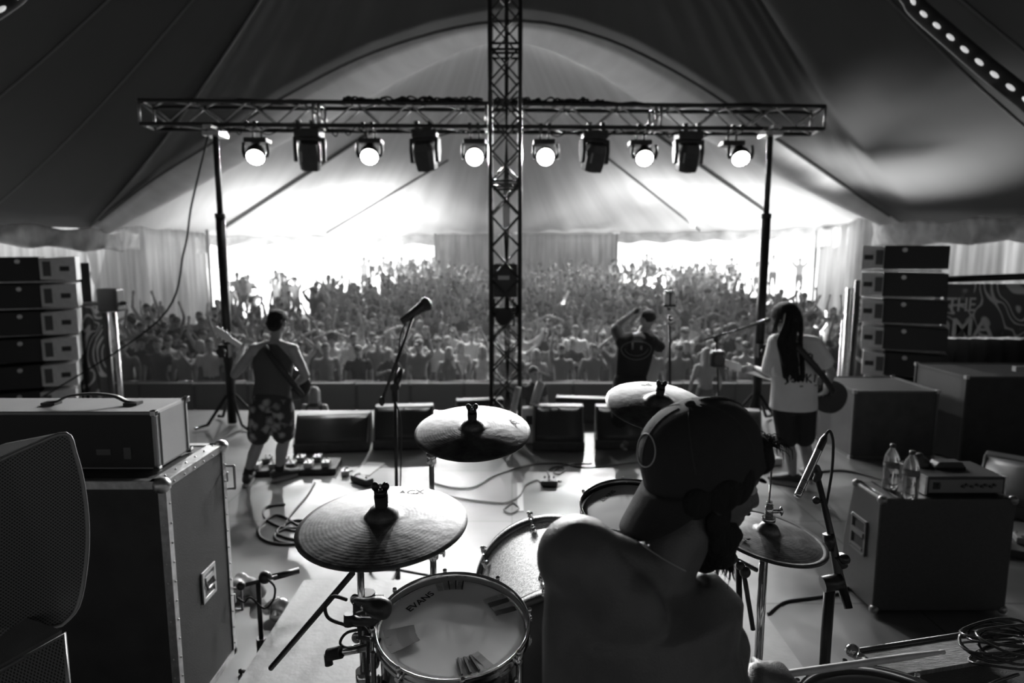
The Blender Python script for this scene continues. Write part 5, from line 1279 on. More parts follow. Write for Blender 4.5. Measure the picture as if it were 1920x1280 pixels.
# pale gear beside the mast foot
c = Py(992, 788, 7.1); t = thing('socket_box', 'pale box with a dark square socket beside the mast foot', 'box', (c.x, c.y, 0))
g = MB(); g.box((c.x, c.y, .20), (.16, .14, .40)); g.build('body', white, t, bev=.01); g = MB(); g.box((c.x, c.y - .072, .27), (.07, .01, .10)); g.build('socket', black, t)
g = MB(); g.tube([(c.x - .06, c.y - .1, .30), (c.x - .12, c.y - .16, .12), (c.x - .13, c.y - .3, .02)], .018, 8); g.build('plug_lead', white, t)
c2_ = Py(975, 760, 7.15); g = MB(); g.cyl((c2_.x - .14, 7.16, .02), (c2_.x - .02, 7.16, .62), .035, n=14); tag(g.build('tube', M('pale_tube', .6, .4), loc=(c2_.x - .14, 7.16, 0)), 'pale tube leaning against the mast foot', 'tube')
g = MB(); g.cyl((c2_.x + .16, 7.2, .40), (c2_.x + .24, 7.25, .66), .05, n=14); tag(g.build('roll', M('pale_tube', .6, .4), loc=(c2_.x + .16, 7.2, .4)), 'pale roll standing on the pale box beside the mast foot', 'roll')
# ------------------------------------------------------------------ drum kit
cym_m = bpy.data.materials.new('cymbal_bronze'); cym_m.use_nodes = True
nt = cym_m.node_tree; N = nt.nodes; L = nt.links; b = N['Principled BSDF']; b.inputs['Metallic'].default_value = 1
tc = N.new('ShaderNodeTexCoord'); sx = N.new('ShaderNodeSeparateXYZ'); L.new(tc.outputs['Object'], sx.inputs[0])
cx = N.new('ShaderNodeVectorMath'); cx.operation = 'LENGTH'; L.new(tc.outputs['Object'], cx.inputs[0])
n = N.new('ShaderNodeTexNoise'); n.inputs['Scale'].default_value = 9; n.inputs['Detail'].default_value = 8; n.inputs['Roughness'].default_value = .7; L.new(tc.outputs['Object'], n.inputs['Vector'])
r = N.new('ShaderNodeMapRange'); r.inputs[1].default_value = .3; r.inputs[2].default_value = .7; r.inputs[3].default_value = .05; r.inputs[4].default_value = .27; L.new(n.outputs[0], r.inputs[0]); L.new(r.outputs[0], b.inputs['Base Color'])
r2 = N.new('ShaderNodeMapRange'); r2.inputs[1].default_value = .3; r2.inputs[2].default_value = .7; r2.inputs[3].default_value = .40; r2.inputs[4].default_value = .54; L.new(n.outputs[0], r2.inputs[0]); L.new(r2.outputs[0], b.inputs['Roughness'])
w_ = N.new('ShaderNodeMath'); w_.operation = 'MULTIPLY'; w_.inputs[1].default_value = 650; L.new(cx.outputs['Value'], w_.inputs[0])
s_ = N.new('ShaderNodeMath'); s_.operation = 'SINE'; L.new(w_.outputs[0], s_.inputs[0]); sm_ = N.new('ShaderNodeMath'); sm_.operation = 'MULTIPLY'; sm_.inputs[1].default_value = .3; L.new(s_.outputs[0], sm_.inputs[0])
n2 = N.new('ShaderNodeTexNoise'); n2.inputs['Scale'].default_value = 30; n2.inputs['Detail'].default_value = 3; L.new(tc.outputs['Object'], n2.inputs['Vector'])
ad = N.new('ShaderNodeMath'); ad.operation = 'MULTIPLY_ADD'; ad.inputs[1].default_value = 9; L.new(n2.outputs[0], ad.inputs[0]); L.new(sm_.outputs[0], ad.inputs[2])
bp = N.new('ShaderNodeBump'); bp.inputs['Strength'].default_value = .07; bp.inputs['Distance'].default_value = .002; L.new(ad.outputs[0], bp.inputs['Height']); L.new(bp.outputs[0], b.inputs['Normal'])
ink = M('marker_ink', .03, .6)
def cymbal(c, nrm, R, lab, mark=None, mang=75, bell=.2, group=None, sleeve=True, seed=0, mrad=.74, msz=.16):
    """c: world centre (bell base); nrm: up normal; object axes aligned to the cymbal"""
    X = zframe(c, nrm, V(1, 0, 0)); t = thing('cymbal', lab, 'cymbal', c, group=group)
    br = R * bell; prof = [(.006, .030), (br * .35, .029), (br * .7, .022), (br * .92, .010), (br, .004), (br * 1.1, .002)]
    for k in range(1, 13): u = k / 12; rr = br * 1.1 + (R - br * 1.1) * u; prof.append((rr, .002 - .020 * u ** 1.5 * R / .2))
    prof += [(R - .0005, prof[-1][1] - .0016)] + [(p[0], p[1] - .0014) for p in prof[:-1][::-1]]
    g = MB(); g.lathe(prof, X, 96)
    me = g.mesh('cymbal_plate', cym_m, X.inverted()); o = bpy.data.objects.new('plate', me); C.objects.link(o)
    o.parent = t; o.matrix_local = WM[t.name].inverted() @ X; WM[o.name] = X
    if sleeve:
        g = MB(); g.cyl(X @ V(0, 0, .02), X @ V(0, 0, .058), .0155, .018, n=16); g.build('felt', M('felt', .04, .95), t)
        g = MB(); g.cyl(X @ V(0, 0, .058), X @ V(0, 0, .075), .017, n=12)
        for s in (-1, 1): g.ell(X @ V(s * .013, 0, .082), (.010, .008, .012), n=10, m=6); 
        g.build('wing_nut', M('nut_black', .03, .25, .5), t); g = MB()
        g.cyl(X @ V(0, 0, .07), X @ V(0, 0, .088), .004); g.build('rod_tip', chrome, t)
    if mark:
        a = R_(mang); rr = R * mrad; z = .002 - .020 * ((rr - br * 1.1) / (R - br * 1.1)) ** 1.5 * R / .2 + .0012
        text('lettering', mark, R * msz, X @ T(rr * cos(a), rr * sin(a), z) @ RZ(a - pi / 2 + .35), ink, t, ext=.0003)
    return t, X
def cstand(c, base, lab, r=.0125, X=None, legs=True, nm='cymbal_stand', rot=.5, m=None):
    c = Vector(c); base = Vector(base); t = thing(nm, lab, 'stand', base); m = m or chrome
    k = base + V(0, 0, min(.55, (c.z - base.z) * .55))
    top = V(base.x, base.y, c.z - .10)
    g = MB(); g.cyl(base + V(0, 0, .10), k, r, n=16); g.build('lower_tube', m, t)
    g = MB(); g.cyl(k, top, r * .75, n=14); g.build('middle_tube', m, t)
    g = MB(); g.cyl(k - V(0, 0, .025), k + V(0, 0, .02), r * 1.7, n=16); g.cyl(k, k + V(.035, -.01, 0), .006); g.ell(k + V(.042, -.012, 0), (.006, .012, .016)); g.cyl(top - V(0, 0, .02), top + V(0, 0, .02), r * 1.5, n=14); g.ell(top, r * 1.4); g.build('clamp', m, t)
    g = MB(); g.cyl(top, c - (c - top).normalized() * .004, .006, n=10); g.build('tilter_rod', m, t)
    if legs:
        for q in range(3):
            a = rot + 2 * pi * q / 3; f = base + V(.27 * cos(a), .27 * sin(a), .02); g = MB(); g.cyl(base + V(0, 0, .28), f, .009, n=8); g.cyl(base + V(0, 0, .11), base.lerp(f, .55) + V(0, 0, .06), .006, n=8); lg = g.build('leg', m, t)
            g = MB(); g.cyl(f - V(.03 * cos(a), .03 * sin(a), 0), f + V(.02 * cos(a), .02 * sin(a), 0), .017, n=12); g.build('rubber_foot', rubber, lg)
    return t
RZT = rz0 + .002
def proj_norm(tilt_to_cam, side=0):
    return V(side, -tilt_to_cam, 1).normalized()
# crash 1 (big, left): ellipse 318 x 172 px
c1 = P(717, 968, 1.62); cymbal(c1, V(-.02, -.09, 1), .215, 'large crash cymbal at the left of the kit, marked in ink near its rim', 'ACX', 72, group='cymbals of the drum kit')
b1 = P(676, 1075, 1.66); st1 = cstand(c1 - V(0, 0, .01), V(b1.x, b1.y, RZT), 'chrome stand under the large left crash cymbal', rot=1.9)
g = MB(); g.cyl(P(661, 1074, 1.70), P(508, 1252, 1.90), .0085, n=10); g.build('boom_arm', blackm, st1)
c2 = P(886, 800, 2.36); cymbal(c2, V(.0, -.23, 1), .214, 'crash cymbal in the middle, just left of the mast foot', 'AEX', 20, group='cymbals of the drum kit', seed=2, msz=.13)
b2 = P(812, 1040, 2.40); cstand(c2 - V(0, 0, .01), V(b2.x, b2.y, RZT), 'chrome boom stand under the middle crash cymbal', rot=.2)
c3 = P(1235, 752, 2.62); cymbal(c3, V(.06, -.28, 1), .215, 'ride cymbal behind the drummer\'s cap, with its bell shining', 'JHE', 96, bell=.27, group='cymbals of the drum kit', seed=3)
cstand(c3 - V(0, 0, .01), V(c3.x + .05, c3.y + .1, RZT), 'chrome stand under the ride cymbal', rot=1.0)
# hi-hat right
c4 = P(1440, 996, 1.95); nn = V(.14, -.07, 1).normalized(); t4, X4 = cymbal(c4, nn, .175, 'top hi-hat cymbal at the right of the drummer', 'ZA', 205, sleeve=False, group='hi-hat cymbals', msz=.28, mrad=.6)
cymbal(c4 - nn * .026, nn * -1, .174, 'bottom hi-hat cymbal under the top one', None, sleeve=False, group='hi-hat cymbals', seed=5)
hb = V(c4.x - .0, c4.y + .02, RZT)
hs = thing('hi_hat_stand', 'chrome hi-hat stand right of the drummer with its rod rising past the cymbals', 'stand', hb)
g = MB(); g.cyl(hb + V(0, 0, .04), V(hb.x, hb.y, c4.z - .09), .013, n=16); g.build('tube', chrome, hs)
g = MB(); g.cyl(V(hb.x, hb.y, .55), V(c4.x, c4.y, c4.z + .24), .0032, n=8); g.build('pull_rod', chrome, hs)
g = MB(); q = c4 + V(0, 0, .034); g.cyl(q, q + V(0, 0, .012), .020, n=14); g.cyl(q + V(0, 0, .012), q + V(0, 0, .05), .012, n=14); g.cyl(q + V(0, 0, .03), q + V(.03, 0, .03), .006); g.ell(q + V(.036, 0, .03), (.006, .012, .014)); g.cyl(q + V(-.0, 0, .05), q + V(0, 0, .062), .009); g.build('clutch', chrome, hs)
g = MB(); q = V(hb.x, hb.y, RZT + .30); g.cyl(q - V(0, 0, .03), q + V(0, 0, .03), .024, n=16); g.cyl(q, q + V(.04, -.01, 0), .007); g.ell(q + V(.048, -.01, 0), (.008, .016, .018)); g.build('clamp', chrome, hs)
g = MB(); g.box(hb + V(.0, .0, .09), (.12, .07, .10)); g.build('chassis', blackm, hs, bev=.012)
g = MB(); g.prism([(-.04, 0), (.04, 0), (.045, .26), (-.045, .26)], frame(hb + V(0, -.05, .10), (1, 0, 0), V(0, -1, -.22).normalized(), V(0, .22, -1).normalized()), .012); g.build('footboard', M('footboard', .18, .35, .8), hs)
for q in range(3): a = .5 + 2 * pi * q / 3; g = MB(); g.cyl(hb + V(0, 0, .30), hb + V(.26 * cos(a), .26 * sin(a), .015), .008); g.ell(hb + V(.26 * cos(a), .26 * sin(a), .015), .017, n=8, m=6); g.build('leg', chrome, hs)
# drums
head_m = M('drum_head_coated', .85, .5, nz=.08, ns=7); shell_m = M('dark_shell', .06, .2, nz=.2, ns=8, clear=.6); hoop_b = M('black_chrome_hoop', .18, .14, 1.0)
spark = bpy.data.materials.new('sparkle_wrap'); spark.use_nodes = True
nt = spark.node_tree; N = nt.nodes; L = nt.links; b = N['Principled BSDF']; b.inputs['Roughness'].default_value = .55; b.inputs['Coat Weight'].default_value = .08; b.inputs['Metallic'].default_value = .1
tc = N.new('ShaderNodeTexCoord'); vo = N.new('ShaderNodeTexVoronoi'); vo.inputs['Scale'].default_value = 260; L.new(tc.outputs['Object'], vo.inputs['Vector'])
sp = N.new('ShaderNodeSeparateColor'); L.new(vo.outputs['Color'], sp.inputs[0]); r = N.new('ShaderNodeMapRange'); r.inputs[3].default_value = .22; r.inputs[4].default_value = .95; L.new(sp.outputs[0], r.inputs[0]); L.new(r.outputs[0], b.inputs['Base Color'])
def drum(c, nrm, R, H, lab, nm='drum', shell=shell_m, head=head_m, hoop=chrome, lugs=8, rot=0, cat='drum', tape=None, brand=None, group=None):
    """c centre of the top head; nrm up"""
    X = zframe(c, nrm, V(1, 0, 0)); t = thing(nm, lab, cat, c, group=group)
    g = MB(); g.lathe([(R, -.012), (R, -H)], X, 72); g.lathe([(R - .006, -.012), (R - .006, -H)], X, 72); g.build('shell', shell, t)
    g = MB(); g.lathe([(0, -.0005), (R - .018, 0), (R - .006, -.001), (R + .002, -.010)], X, 72); g.build('batter_head', head, t)
    g = MB(); g.lathe([(R + .004, -.016), (R + .012, -.016), (R + .009, -.008), (R + .009, .010), (R + .013, .014), (R + .011, .017), (R + .006, .015), (R + .005, .0), (R + .004, -.016)], X, 80); g.build('hoop', hoop, t)
    g = MB(); g.lathe([(R + .005, -H + .012), (R + .012, -H + .012), (R + .010, -H - .010), (R + .005, -H - .010), (R + .005, -H + .012)], X, 64); g.build('bottom_hoop', hoop, t)
    for k in range(lugs):
        a = rot + 2 * pi * k / lugs; u = V(cos(a), sin(a), 0)
        g = MB(); g.cyl(X @ (u * (R + .016) + V(0, 0, .016)), X @ (u * (R + .016) + V(0, 0, -.06)), .003, n=8); g.cyl(X @ (u * (R + .016) + V(0, 0, .012)), X @ (u * (R + .016) + V(0, 0, .022)), .0055, n=8); g.cyl(X @ (u * (R + .006) + V(0, 0, -.008)), X @ (u * (R + .022) + V(0, 0, -.008)), .007, n=8)
        g.build('tension_rod', chrome, t)
        g = MB(); g.ell(X @ (u * (R + .012) + V(0, 0, -.075)), (.011, .011, .024), X.to_3x3().to_4x4(), 12, 8); g.ell(X @ (u * (R + .018) + V(0, 0, -.075)), (.008, .008, .010), X.to_3x3().to_4x4(), 10, 6); g.build('lug', chrome, t)
    return t, X
# floor tom (near left), head ellipse 278 x 198 px
cf = P(849, 1172, 1.58); ft, XF = drum(cf, V(.02, -.15, 1), .178, .36, 'floor tom with a white coated head and strips of tape, left of the drummer', 'floor_tom', lugs=8, rot=.2)
tp_d = M('tape_dark', .10, .7); tp_l = M('tape_light', .42, .7, bump=.3, bs=200)
def strip(X, ang, r, w, l, m, t, twist=0, z=.0015):
    g = MB(); Q = X @ RZ(ang) @ T(r, 0, z) @ RZ(twist); n = 6
    rows = [[Q @ V(x, y, .0006 * (1 + sin(k * 1.7)) * .5) for y in (-w / 2, 0, w / 2)] for k, x in enumerate(np.linspace(-l / 2, l / 2, n))]
    g.grid(rows, smooth=False); o = g.build('tape_strip', m, t); md = o.modifiers.new('t', 'SOLIDIFY'); md.thickness = .0006
for k in range(3): strip(XF, R_(192 + k * 10), .130, .026, .075, tp_d, ft, .1, .002 + .0008 * k)
for k in range(4): strip(XF, R_(22 + k * 7.5), .140, .016, .055, tp_d if k % 2 == 0 else tp_l, ft, -.1 * k, .002)
for k in range(4): strip(XF, R_(283 + k * 7), .140, .019, .055, M('tape_mid', .26, .7), ft, 0.05 * k, .002 + .0006 * k)
for k in range(4): strip(XF, R_(88 + k * 7), .150, .013, .032, tp_l, ft, 0, .0015)
for k in range(3): g = MB(); g.box((0, 0, .004), (.03, .003, .006), XF @ RZ(R_(88 + k * 7)) @ T(.150, -.008, 0)); g.build('tape_fold', black, ft)
for k in range(3): g = MB(); g.box((0, 0, .004), (.05, .004, .008), XF @ RZ(R_(285 + k * 7)) @ T(.140, -.008, 0)); g.build('tape_fold', black, ft)
a = R_(137); text('lettering', 'EVANS', .026, XF @ T(.125 * cos(a), .125 * sin(a), .0006) @ RZ(R_(52)), ink, ft, ext=.0003, font_w=1.15)
for k, ang in enumerate((205, 325, 80)):
    u = V(cos(R_(ang)), sin(R_(ang)), 0); q = XF @ (u * .20 + V(0, 0, -.12)); g = MB(); g.cyl(q + V(0, 0, .10), V(q.x, q.y, RZT + .02), .0065, n=10); g.cyl(V(q.x, q.y, RZT), V(q.x, q.y, RZT + .03), .014)
    g.box(q, (.04, .04, .05)); g.ell(q + V(.02, -.02, 0), .014); g.build('leg', chrome, ft)
# rack tom right of the bass drum
ct = P(1182, 951, 2.25); tt, XT = drum(ct, V(-.05, -.16, 1), .165, .22, 'rack tom with a dark hoop, half hidden behind the drummer\'s cap', 'rack_tom', shell=spark, hoop=hoop_b, lugs=6, rot=2.6, head=M('drum_head_clear', .30, .35))
a = R_(128); text('lettering', 'EVANS', .024, XT @ T(.108 * cos(a), .108 * sin(a), .0006) @ RZ(R_(48)), ink, tt, ext=.0003, font_w=1.2)
# bass drum: axis from the near (batter) hoop to the far hoop
cfar = P(1030, 1093, 2.62); cnear = P(1065, 1270, 2.06)
cfar.z = RZT + .305; cnear.z = RZT + .305
ax = (cfar - cnear).normalized(); Rb = .285; L_ = .42
XB = zframe(cnear, ax, V(1, 0, 0)); Lb = (cfar - cnear).length
bd = thing('bass_drum', 'bass drum in pale sparkle wrap with dark hoops between the tom and the drummer', 'drum', V(cnear.x, cnear.y, RZT))
g = MB(); g.lathe([(Rb, .01), (Rb, Lb - .01)], XB, 96); g.lathe([(Rb - .007, .01), (Rb - .007, Lb - .01)], XB, 96); g.build('shell', spark, bd)
for z0_, nm_, sgn in ((0, 'batter_hoop', -1), (Lb, 'front_hoop', 1)):
    g = MB(); g.lathe([(Rb + .004, z0_ - .022), (Rb + .020, z0_ - .022), (Rb + .020, z0_ + .022), (Rb + .004, z0_ + .022), (Rb + .004, z0_ - .022)], XB, 96); hp_ = g.build(nm_, shell_m, bd)
    g = MB(); g.lathe([(Rb + .0202, z0_ - .013), (Rb + .0212, z0_ - .012), (Rb + .0212, z0_ + .012), (Rb + .0202, z0_ + .013)], XB, 96); g.build('inlay', spark, hp_)
    g = MB(); zz = z0_ + sgn * .006; g.lathe([(0, zz), (Rb + .004, zz), (Rb + .004, zz - sgn * .012)], XB, 80); g.build('drum_head', M('bass_head_dark', .05, .4), bd)
for k in range(8):
    a = R_(22.5 + 45 * k + 8); u = V(cos(a), sin(a), 0)
    for z0_, s in ((0, 1), (Lb, -1)):
        g = MB(); g.cyl(XB @ (u * (Rb + .028) + V(0, 0, z0_ - s * .03)), XB @ (u * (Rb + .026) + V(0, 0, z0_ + s * .085)), .0035, n=8); g.ell(XB @ (u * (Rb + .026) + V(0, 0, z0_ - s * .012)), (.011, .010, .018), n=10, m=6); g.ell(XB @ (u * (Rb + .028) + V(0, 0, z0_ - s * .035)), (.014, .006, .008), n=10, m=6); g.build('claw_hook', chrome, bd)
        g = MB(); q = XB @ (u * (Rb + .012) + V(0, 0, z0_ + s * .095)); g.ell(q, (.016, .016, .016), n=14, m=8); g.ell(q + (XB.to_3x3() @ u) * .014, (.009, .009, .009), n=10, m=6); g.ell(XB @ (u * (Rb + .012) + V(0, 0, z0_ + s * .075)), .009, n=8, m=6); g.build('lug', chrome, bd)
for s in (-1, 1):
    q = XB @ V(0, 0, Lb * .8); q = V(q.x + s * .24, q.y, q.z - .08); g = MB(); g.cyl(q, V(q.x + s * .10, q.y + .06, RZT + .01), .007, n=10); g.ell(V(q.x + s * .10, q.y + .06, RZT + .012), .013); g.build('spur', chrome, bd)
g = MB(); q = XB @ V(0, 0, Lb * .5); g.cyl(V(q.x + .04, q.y, q.z + Rb), V(q.x + .10, q.y - .02, q.z + Rb + .16), .011); g.cyl(V(q.x + .10, q.y - .02, q.z + Rb + .16), ct + V(-.02, 0, -.12), .009); g.build('tom_mount', chrome, bd)
# hardware under and beside the floor tom
tm = thing('tom_microphone', 'black microphone clipped to the rim of the floor tom', 'microphone', P(700, 1140, 1.55))
a_, b_ = P(650, 1124, 1.58), P(722, 1142, 1.52)
g = MB(); X = zframe(b_, a_ - b_); g.lathe([(0, -.012), (.012, -.011), (.022, -.004), (.027, .012), (.024, .035), (.019, .045), (.015, .06), (.012, .09), (.007, .1), (0, .1)], X, 20); g.build('body', mic_m, tm)
g = MB(); g.tube([P(716, 1150, 1.53), P(700, 1165, 1.54), P(672, 1165, 1.56), P(660, 1160, 1.57)], .011, 8); g.cyl(P(655, 1150, 1.57), P(655, 1172, 1.57), .014); g.tube([P(672, 1165, 1.56), P(676, 1195, 1.56), P(712, 1200, 1.53)], .006, 8); g.box(P(675, 1138, 1.56), (.03, .02, .03)); g.build('rim_clip', black, tm)
g = MB(); g.ell(P(681, 1138, 1.54), .007); g.cyl(P(668, 1148, 1.55), P(690, 1140, 1.55), .003); g.build('spring', chrome, tm)
g = MB(); g.tube(bez([a_, P(625, 1118, 1.60), P(610, 1135, 1.61), P(616, 1158, 1.60), P(645, 1170, 1.58), P(680, 1175, 1.57), P(690, 1200, 1.57), P(688, 1280, 1.57)], 8), .0045, 6); tag(g.build('cable', rubber, loc=a_), 'cable looping out of the floor tom microphone', 'cable')
g = MB(); g.tube(bez([P(690, 1178, 1.65), P(652, 1185, 1.68), P(638, 1205, 1.68), P(655, 1215, 1.66), P(690, 1208, 1.64)], 8), .004, 6); tag(g.build('cable', rubber), 'small loop of cable left of the floor tom shell', 'cable')
fs = thing('clamp_stand', 'thick chrome stand column with clamps left of the floor tom', 'stand', V(P(690, 1200, 1.7).x, P(690, 1200, 1.7).y, RZT))
q = V(*fs.location); g = MB(); g.cyl(q, V(q.x, q.y, P(690, 1120, 1.7).z), .014, n=16); g.build('tube', chrome, fs)
for py in (1118, 1150, 1195): c_ = P(690, py, 1.7); c_ = V(q.x, q.y, c_.z); g = MB(); g.cyl(c_ - V(0, 0, .02), c_ + V(0, 0, .02), .023, n=14); g.box(c_ + V(.02, -.01, 0), (.05, .03, .025)); g.ell(c_ + V(-.03, 0, 0), (.014, .006, .016)); g.build('clamp', M('clamp_metal', .3, .2, 1), fs, bev=.003)
for k in range(3): a = .4 + k * 2.1; g = MB(); g.cyl(q + V(0, 0, .2), q + V(.22 * cos(a), .22 * sin(a), .015), .008); g.ell(q + V(.22 * cos(a), .22 * sin(a), .015), .015, n=8, m=6); g.build('leg', chrome, fs)
g = MB(); g.cyl(P(640, 1222, 1.66), P(690, 1212, 1.68), .011, n=14); arm_ = g.build('arm', chrome, fs); g = MB(); g.cyl(P(616, 1227, 1.67), P(640, 1222, 1.66), .016, n=14); g.cyl(P(615, 1226, 1.67), P(617, 1246, 1.67), .011, n=10); g.build('rubber_end', rubber, arm_)
# drinks can on a stand clamp
cn = P(692, 1112, 2.15); cn.z = cn.z - .02
t = thing('drinks_can', 'dark drinks can with a bright lid behind the left crash cymbal stand', 'can', cn - V(0, 0, .12)); X = T(cn.x, cn.y, cn.z - .12)
g = MB(); g.lathe([(0, .004), (.022, 0), (.033, .010), (.033, .110), (.028, .122)], X, 24); g.build('can_body', M('can_print', .06, .3, .5), t)
g = MB(); g.lathe([(.028, .122), (.029, .125), (.026, .124), (.025, .119), (0, .119)], X, 24); lid = g.build('lid', M('can_lid', .8, .25, 1), t); g = MB(); g.ell(X @ V(.004, 0, .122), (.009, .013, .0015)); g.build('ring_pull', alu, lid)
g = MB(); g.cyl((cn.x, cn.y, RZT), (cn.x, cn.y, cn.z - .121), .01); g.cyl((cn.x, cn.y, cn.z - .128), (cn.x, cn.y, cn.z - .120), .045, n=20); g.cyl((cn.x, cn.y, RZT), (cn.x, cn.y, RZT + .01), .09, n=20); tag(g.build('drink_holder', blackm, loc=(cn.x, cn.y, RZT)), 'small black drink holder stand under the dark can', 'holder')
# microphones and pedals between bass drum and hi-hat
mh = P(1376, 1050, 2.15); b0 = V(P(1400, 1150, 2.15).x, P(1400, 1150, 2.15).y, RZT)
st = stand('short black stand with clips below the drummer\'s beard, left of the hi-hat', b0, P(1385, 1060, 2.15), r=.010, spread=.16)
g = MB(); g.cyl(P(1375, 1046, 2.12), P(1418, 1068, 2.2), .008); g.cyl(P(1392, 1058, 2.12), P(1412, 1180, 2.12), .008); g.build('boom_arm', blackm, st)
g = MB(); g.ell(P(1372, 1046, 2.1), (.02, .02, .018)); g.ell(P(1397, 1072, 2.12), (.018, .018, .02)); g.ell(P(1388, 1060, 2.12), .015); g.build('clutch', blackm, st)
t = thing('chrome_stand', 'chrome tom stand tubes visible under the drummer\'s chin', 'stand', V(P(1308, 1100, 2.3).x, P(1308, 1100, 2.3).y, RZT))
q = V(*t.location); g = MB(); g.cyl(q, P(1308, 1055, 2.3), .011, n=14); g.build('tube', chrome, t)
g = MB(); g.cyl(P(1345, 1060, 2.3), P(1335, 1150, 2.3), .008); g.cyl(P(1310, 1118, 2.3), P(1345, 1100, 2.3), .006); g.ell(P(1318, 1124, 2.3), (.02, .02, .014)); g.build('bracket', chrome, t)
for k in range(3): a = .9 + k * 2.1; g = MB(); g.cyl(q + V(0, 0, .25), q + V(.2 * cos(a), .2 * sin(a), .015), .008); g.build('leg', chrome, t)
g = MB(); g.tube(bez([P(1290, 1075, 2.35), P(1320, 1068, 2.35), P(1335, 1085, 2.35), P(1332, 1110, 2.35), P(1310, 1125, 2.35), P(1290, 1110, 2.35)], 8), .004, 6); tag(g.build('cable', rubber), 'cable loop behind the chrome tubes under the drummer\'s chin', 'cable')
# snare on the right, low, under the sticks (edge only)
# drummer's stool
dsx, dsy = .33, .93
stl = thing('drum_stool', 'round black drum stool under the drummer', 'stool', (dsx, dsy, RZT))
g = MB(); g.lathe([(0, .46), (.14, .46), (.17, .475), (.175, .50), (.16, .52), (0, .525)], T(dsx, dsy, RZT), 32); g.build('seat', black, stl)
g = MB(); g.cyl((dsx, dsy, RZT + .1), (dsx, dsy, RZT + .46), .016); g.build('post', chrome, stl)
for k in range(3): a = .5 + k * 2.094; g = MB(); g.cyl((dsx, dsy, RZT + .26), (dsx + .26 * cos(a), dsy + .26 * sin(a), RZT + .012), .010); g.build('leg', chrome, stl)
# ------------------------------------------------------------------ the band
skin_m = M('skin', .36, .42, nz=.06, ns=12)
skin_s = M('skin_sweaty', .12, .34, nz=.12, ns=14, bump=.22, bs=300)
cloth_w = M('white_cotton', .85, .85, nz=.06, ns=5, bump=.2, bs=25); cloth_k = M('black_cotton', .025, .85, bump=.2, bs=30); cloth_g = M('grey_cotton', .085, .85, bump=.2, bs=30)
hair_k = M('dark_hair', .02, .7, spec=.2, nz=.4, ns=60, stretch=(1, 1, .15), bump=.6, bs=180)
shoe_k = M('dark_shoe', .05, .6); sole_m = M('pale_sole', .5, .7)
def floral():
    m = bpy.data.materials.new('floral_cotton'); m.use_nodes = True; nt = m.node_tree; N = nt.nodes; L = nt.links; b = N['Principled BSDF']; b.inputs['Roughness'].default_value = .8
    tc = N.new('ShaderNodeTexCoord'); v = N.new('ShaderNodeTexVoronoi'); v.inputs['Scale'].default_value = 11; L.new(tc.outputs['Object'], v.inputs['Vector'])
    n = N.new('ShaderNodeTexNoise'); n.inputs['Scale'].default_value = 14; L.new(tc.outputs['Object'], n.inputs['Vector'])
    a = N.new('ShaderNodeMath'); a.operation = 'MULTIPLY'; L.new(v.outputs[0], a.inputs[0]); L.new(n.outputs[0], a.inputs[1])
    r = N.new('ShaderNodeValToRGB'); r.color_ramp.elements[0].position = .10; r.color_ramp.elements[0].color = (.4, .4, .4, 1); r.color_ramp.elements[1].position = .26; r.color_ramp.elements[1].color = (.04, .04, .04, 1)
    L.new(a.outputs[0], r.inputs[0]); L.new(r.outputs[0], b.inputs['Base Color']); return m
def head_shape(g, c, Fv, Uv, s=1.0, beard=False):
    """c centre of the head, Fv facing, Uv up; returns local matrix (x right, y forward, z up)"""
    Fv = Vector(Fv).normalized(); Uv = Vector(Uv); Uv = (Uv - Fv * Uv.dot(Fv)).normalized(); Rv = Fv.cross(Uv)
    X = frame(c, Rv, Fv, Uv) @ Matrix.Scale(s, 4); Q = frame((0, 0, 0), Rv, Fv, Uv)
    g.ball(X @ V(0, -.012, .028), (.077 * s, .098 * s, .092 * s), Q, 0, 24); g.ball(X @ V(0, .022, -.035), (.060 * s, .068 * s, .072 * s), Q, 0, 20); g.ball(X @ V(0, .045, -.088), (.038 * s, .036 * s, .030 * s), Q)
    g.ball(X @ V(0, .066, .028), (.055 * s, .024 * s, .030 * s), Q)                     # brow
    g.cap(X @ V(0, .088, .018), X @ V(0, .112, -.022), .009 * s, .015 * s); g.ball(X @ V(.012, .098, -.026), .010 * s); g.ball(X @ V(-.012, .098, -.026), .010 * s)   # nose
    for sx in (-1, 1):
        g.ball(X @ V(sx * .035, .062, -.020), (.022 * s, .022 * s, .022 * s), Q)        # cheek
        g.ball(X @ V(sx * .078, -.008, -.005), (.010 * s, .020 * s, .032 * s), Q); g.ball(X @ V(sx * .082, -.014, .006), (.010 * s, .018 * s, .020 * s), Q)   # ear
    g.ball(X @ V(0, .088, -.052), (.024 * s, .012 * s, .007 * s), Q); g.ball(X @ V(0, .086, -.063), (.021 * s, .012 * s, .008 * s), Q)   # lips
    return X
def eyes(X, parent):
    g = MB()
    for sx in (-1, 1): g.ell(X @ V(sx * .030, .076, .006), .0125, n=12, m=8)
    g.build('eyes', M('eyeball', .6, .2), parent)
    g = MB()
    for sx in (-1, 1): g.ell(X @ V(sx * .030, .0865, .006), .0045, n=8, m=6); g.ell(X @ V(sx * .032, .088, .026), (.020, .006, .0045), X.to_3x3().normalized().to_4x4(), 10, 6)
    g.build('pupils_and_brows', hair_k, parent)
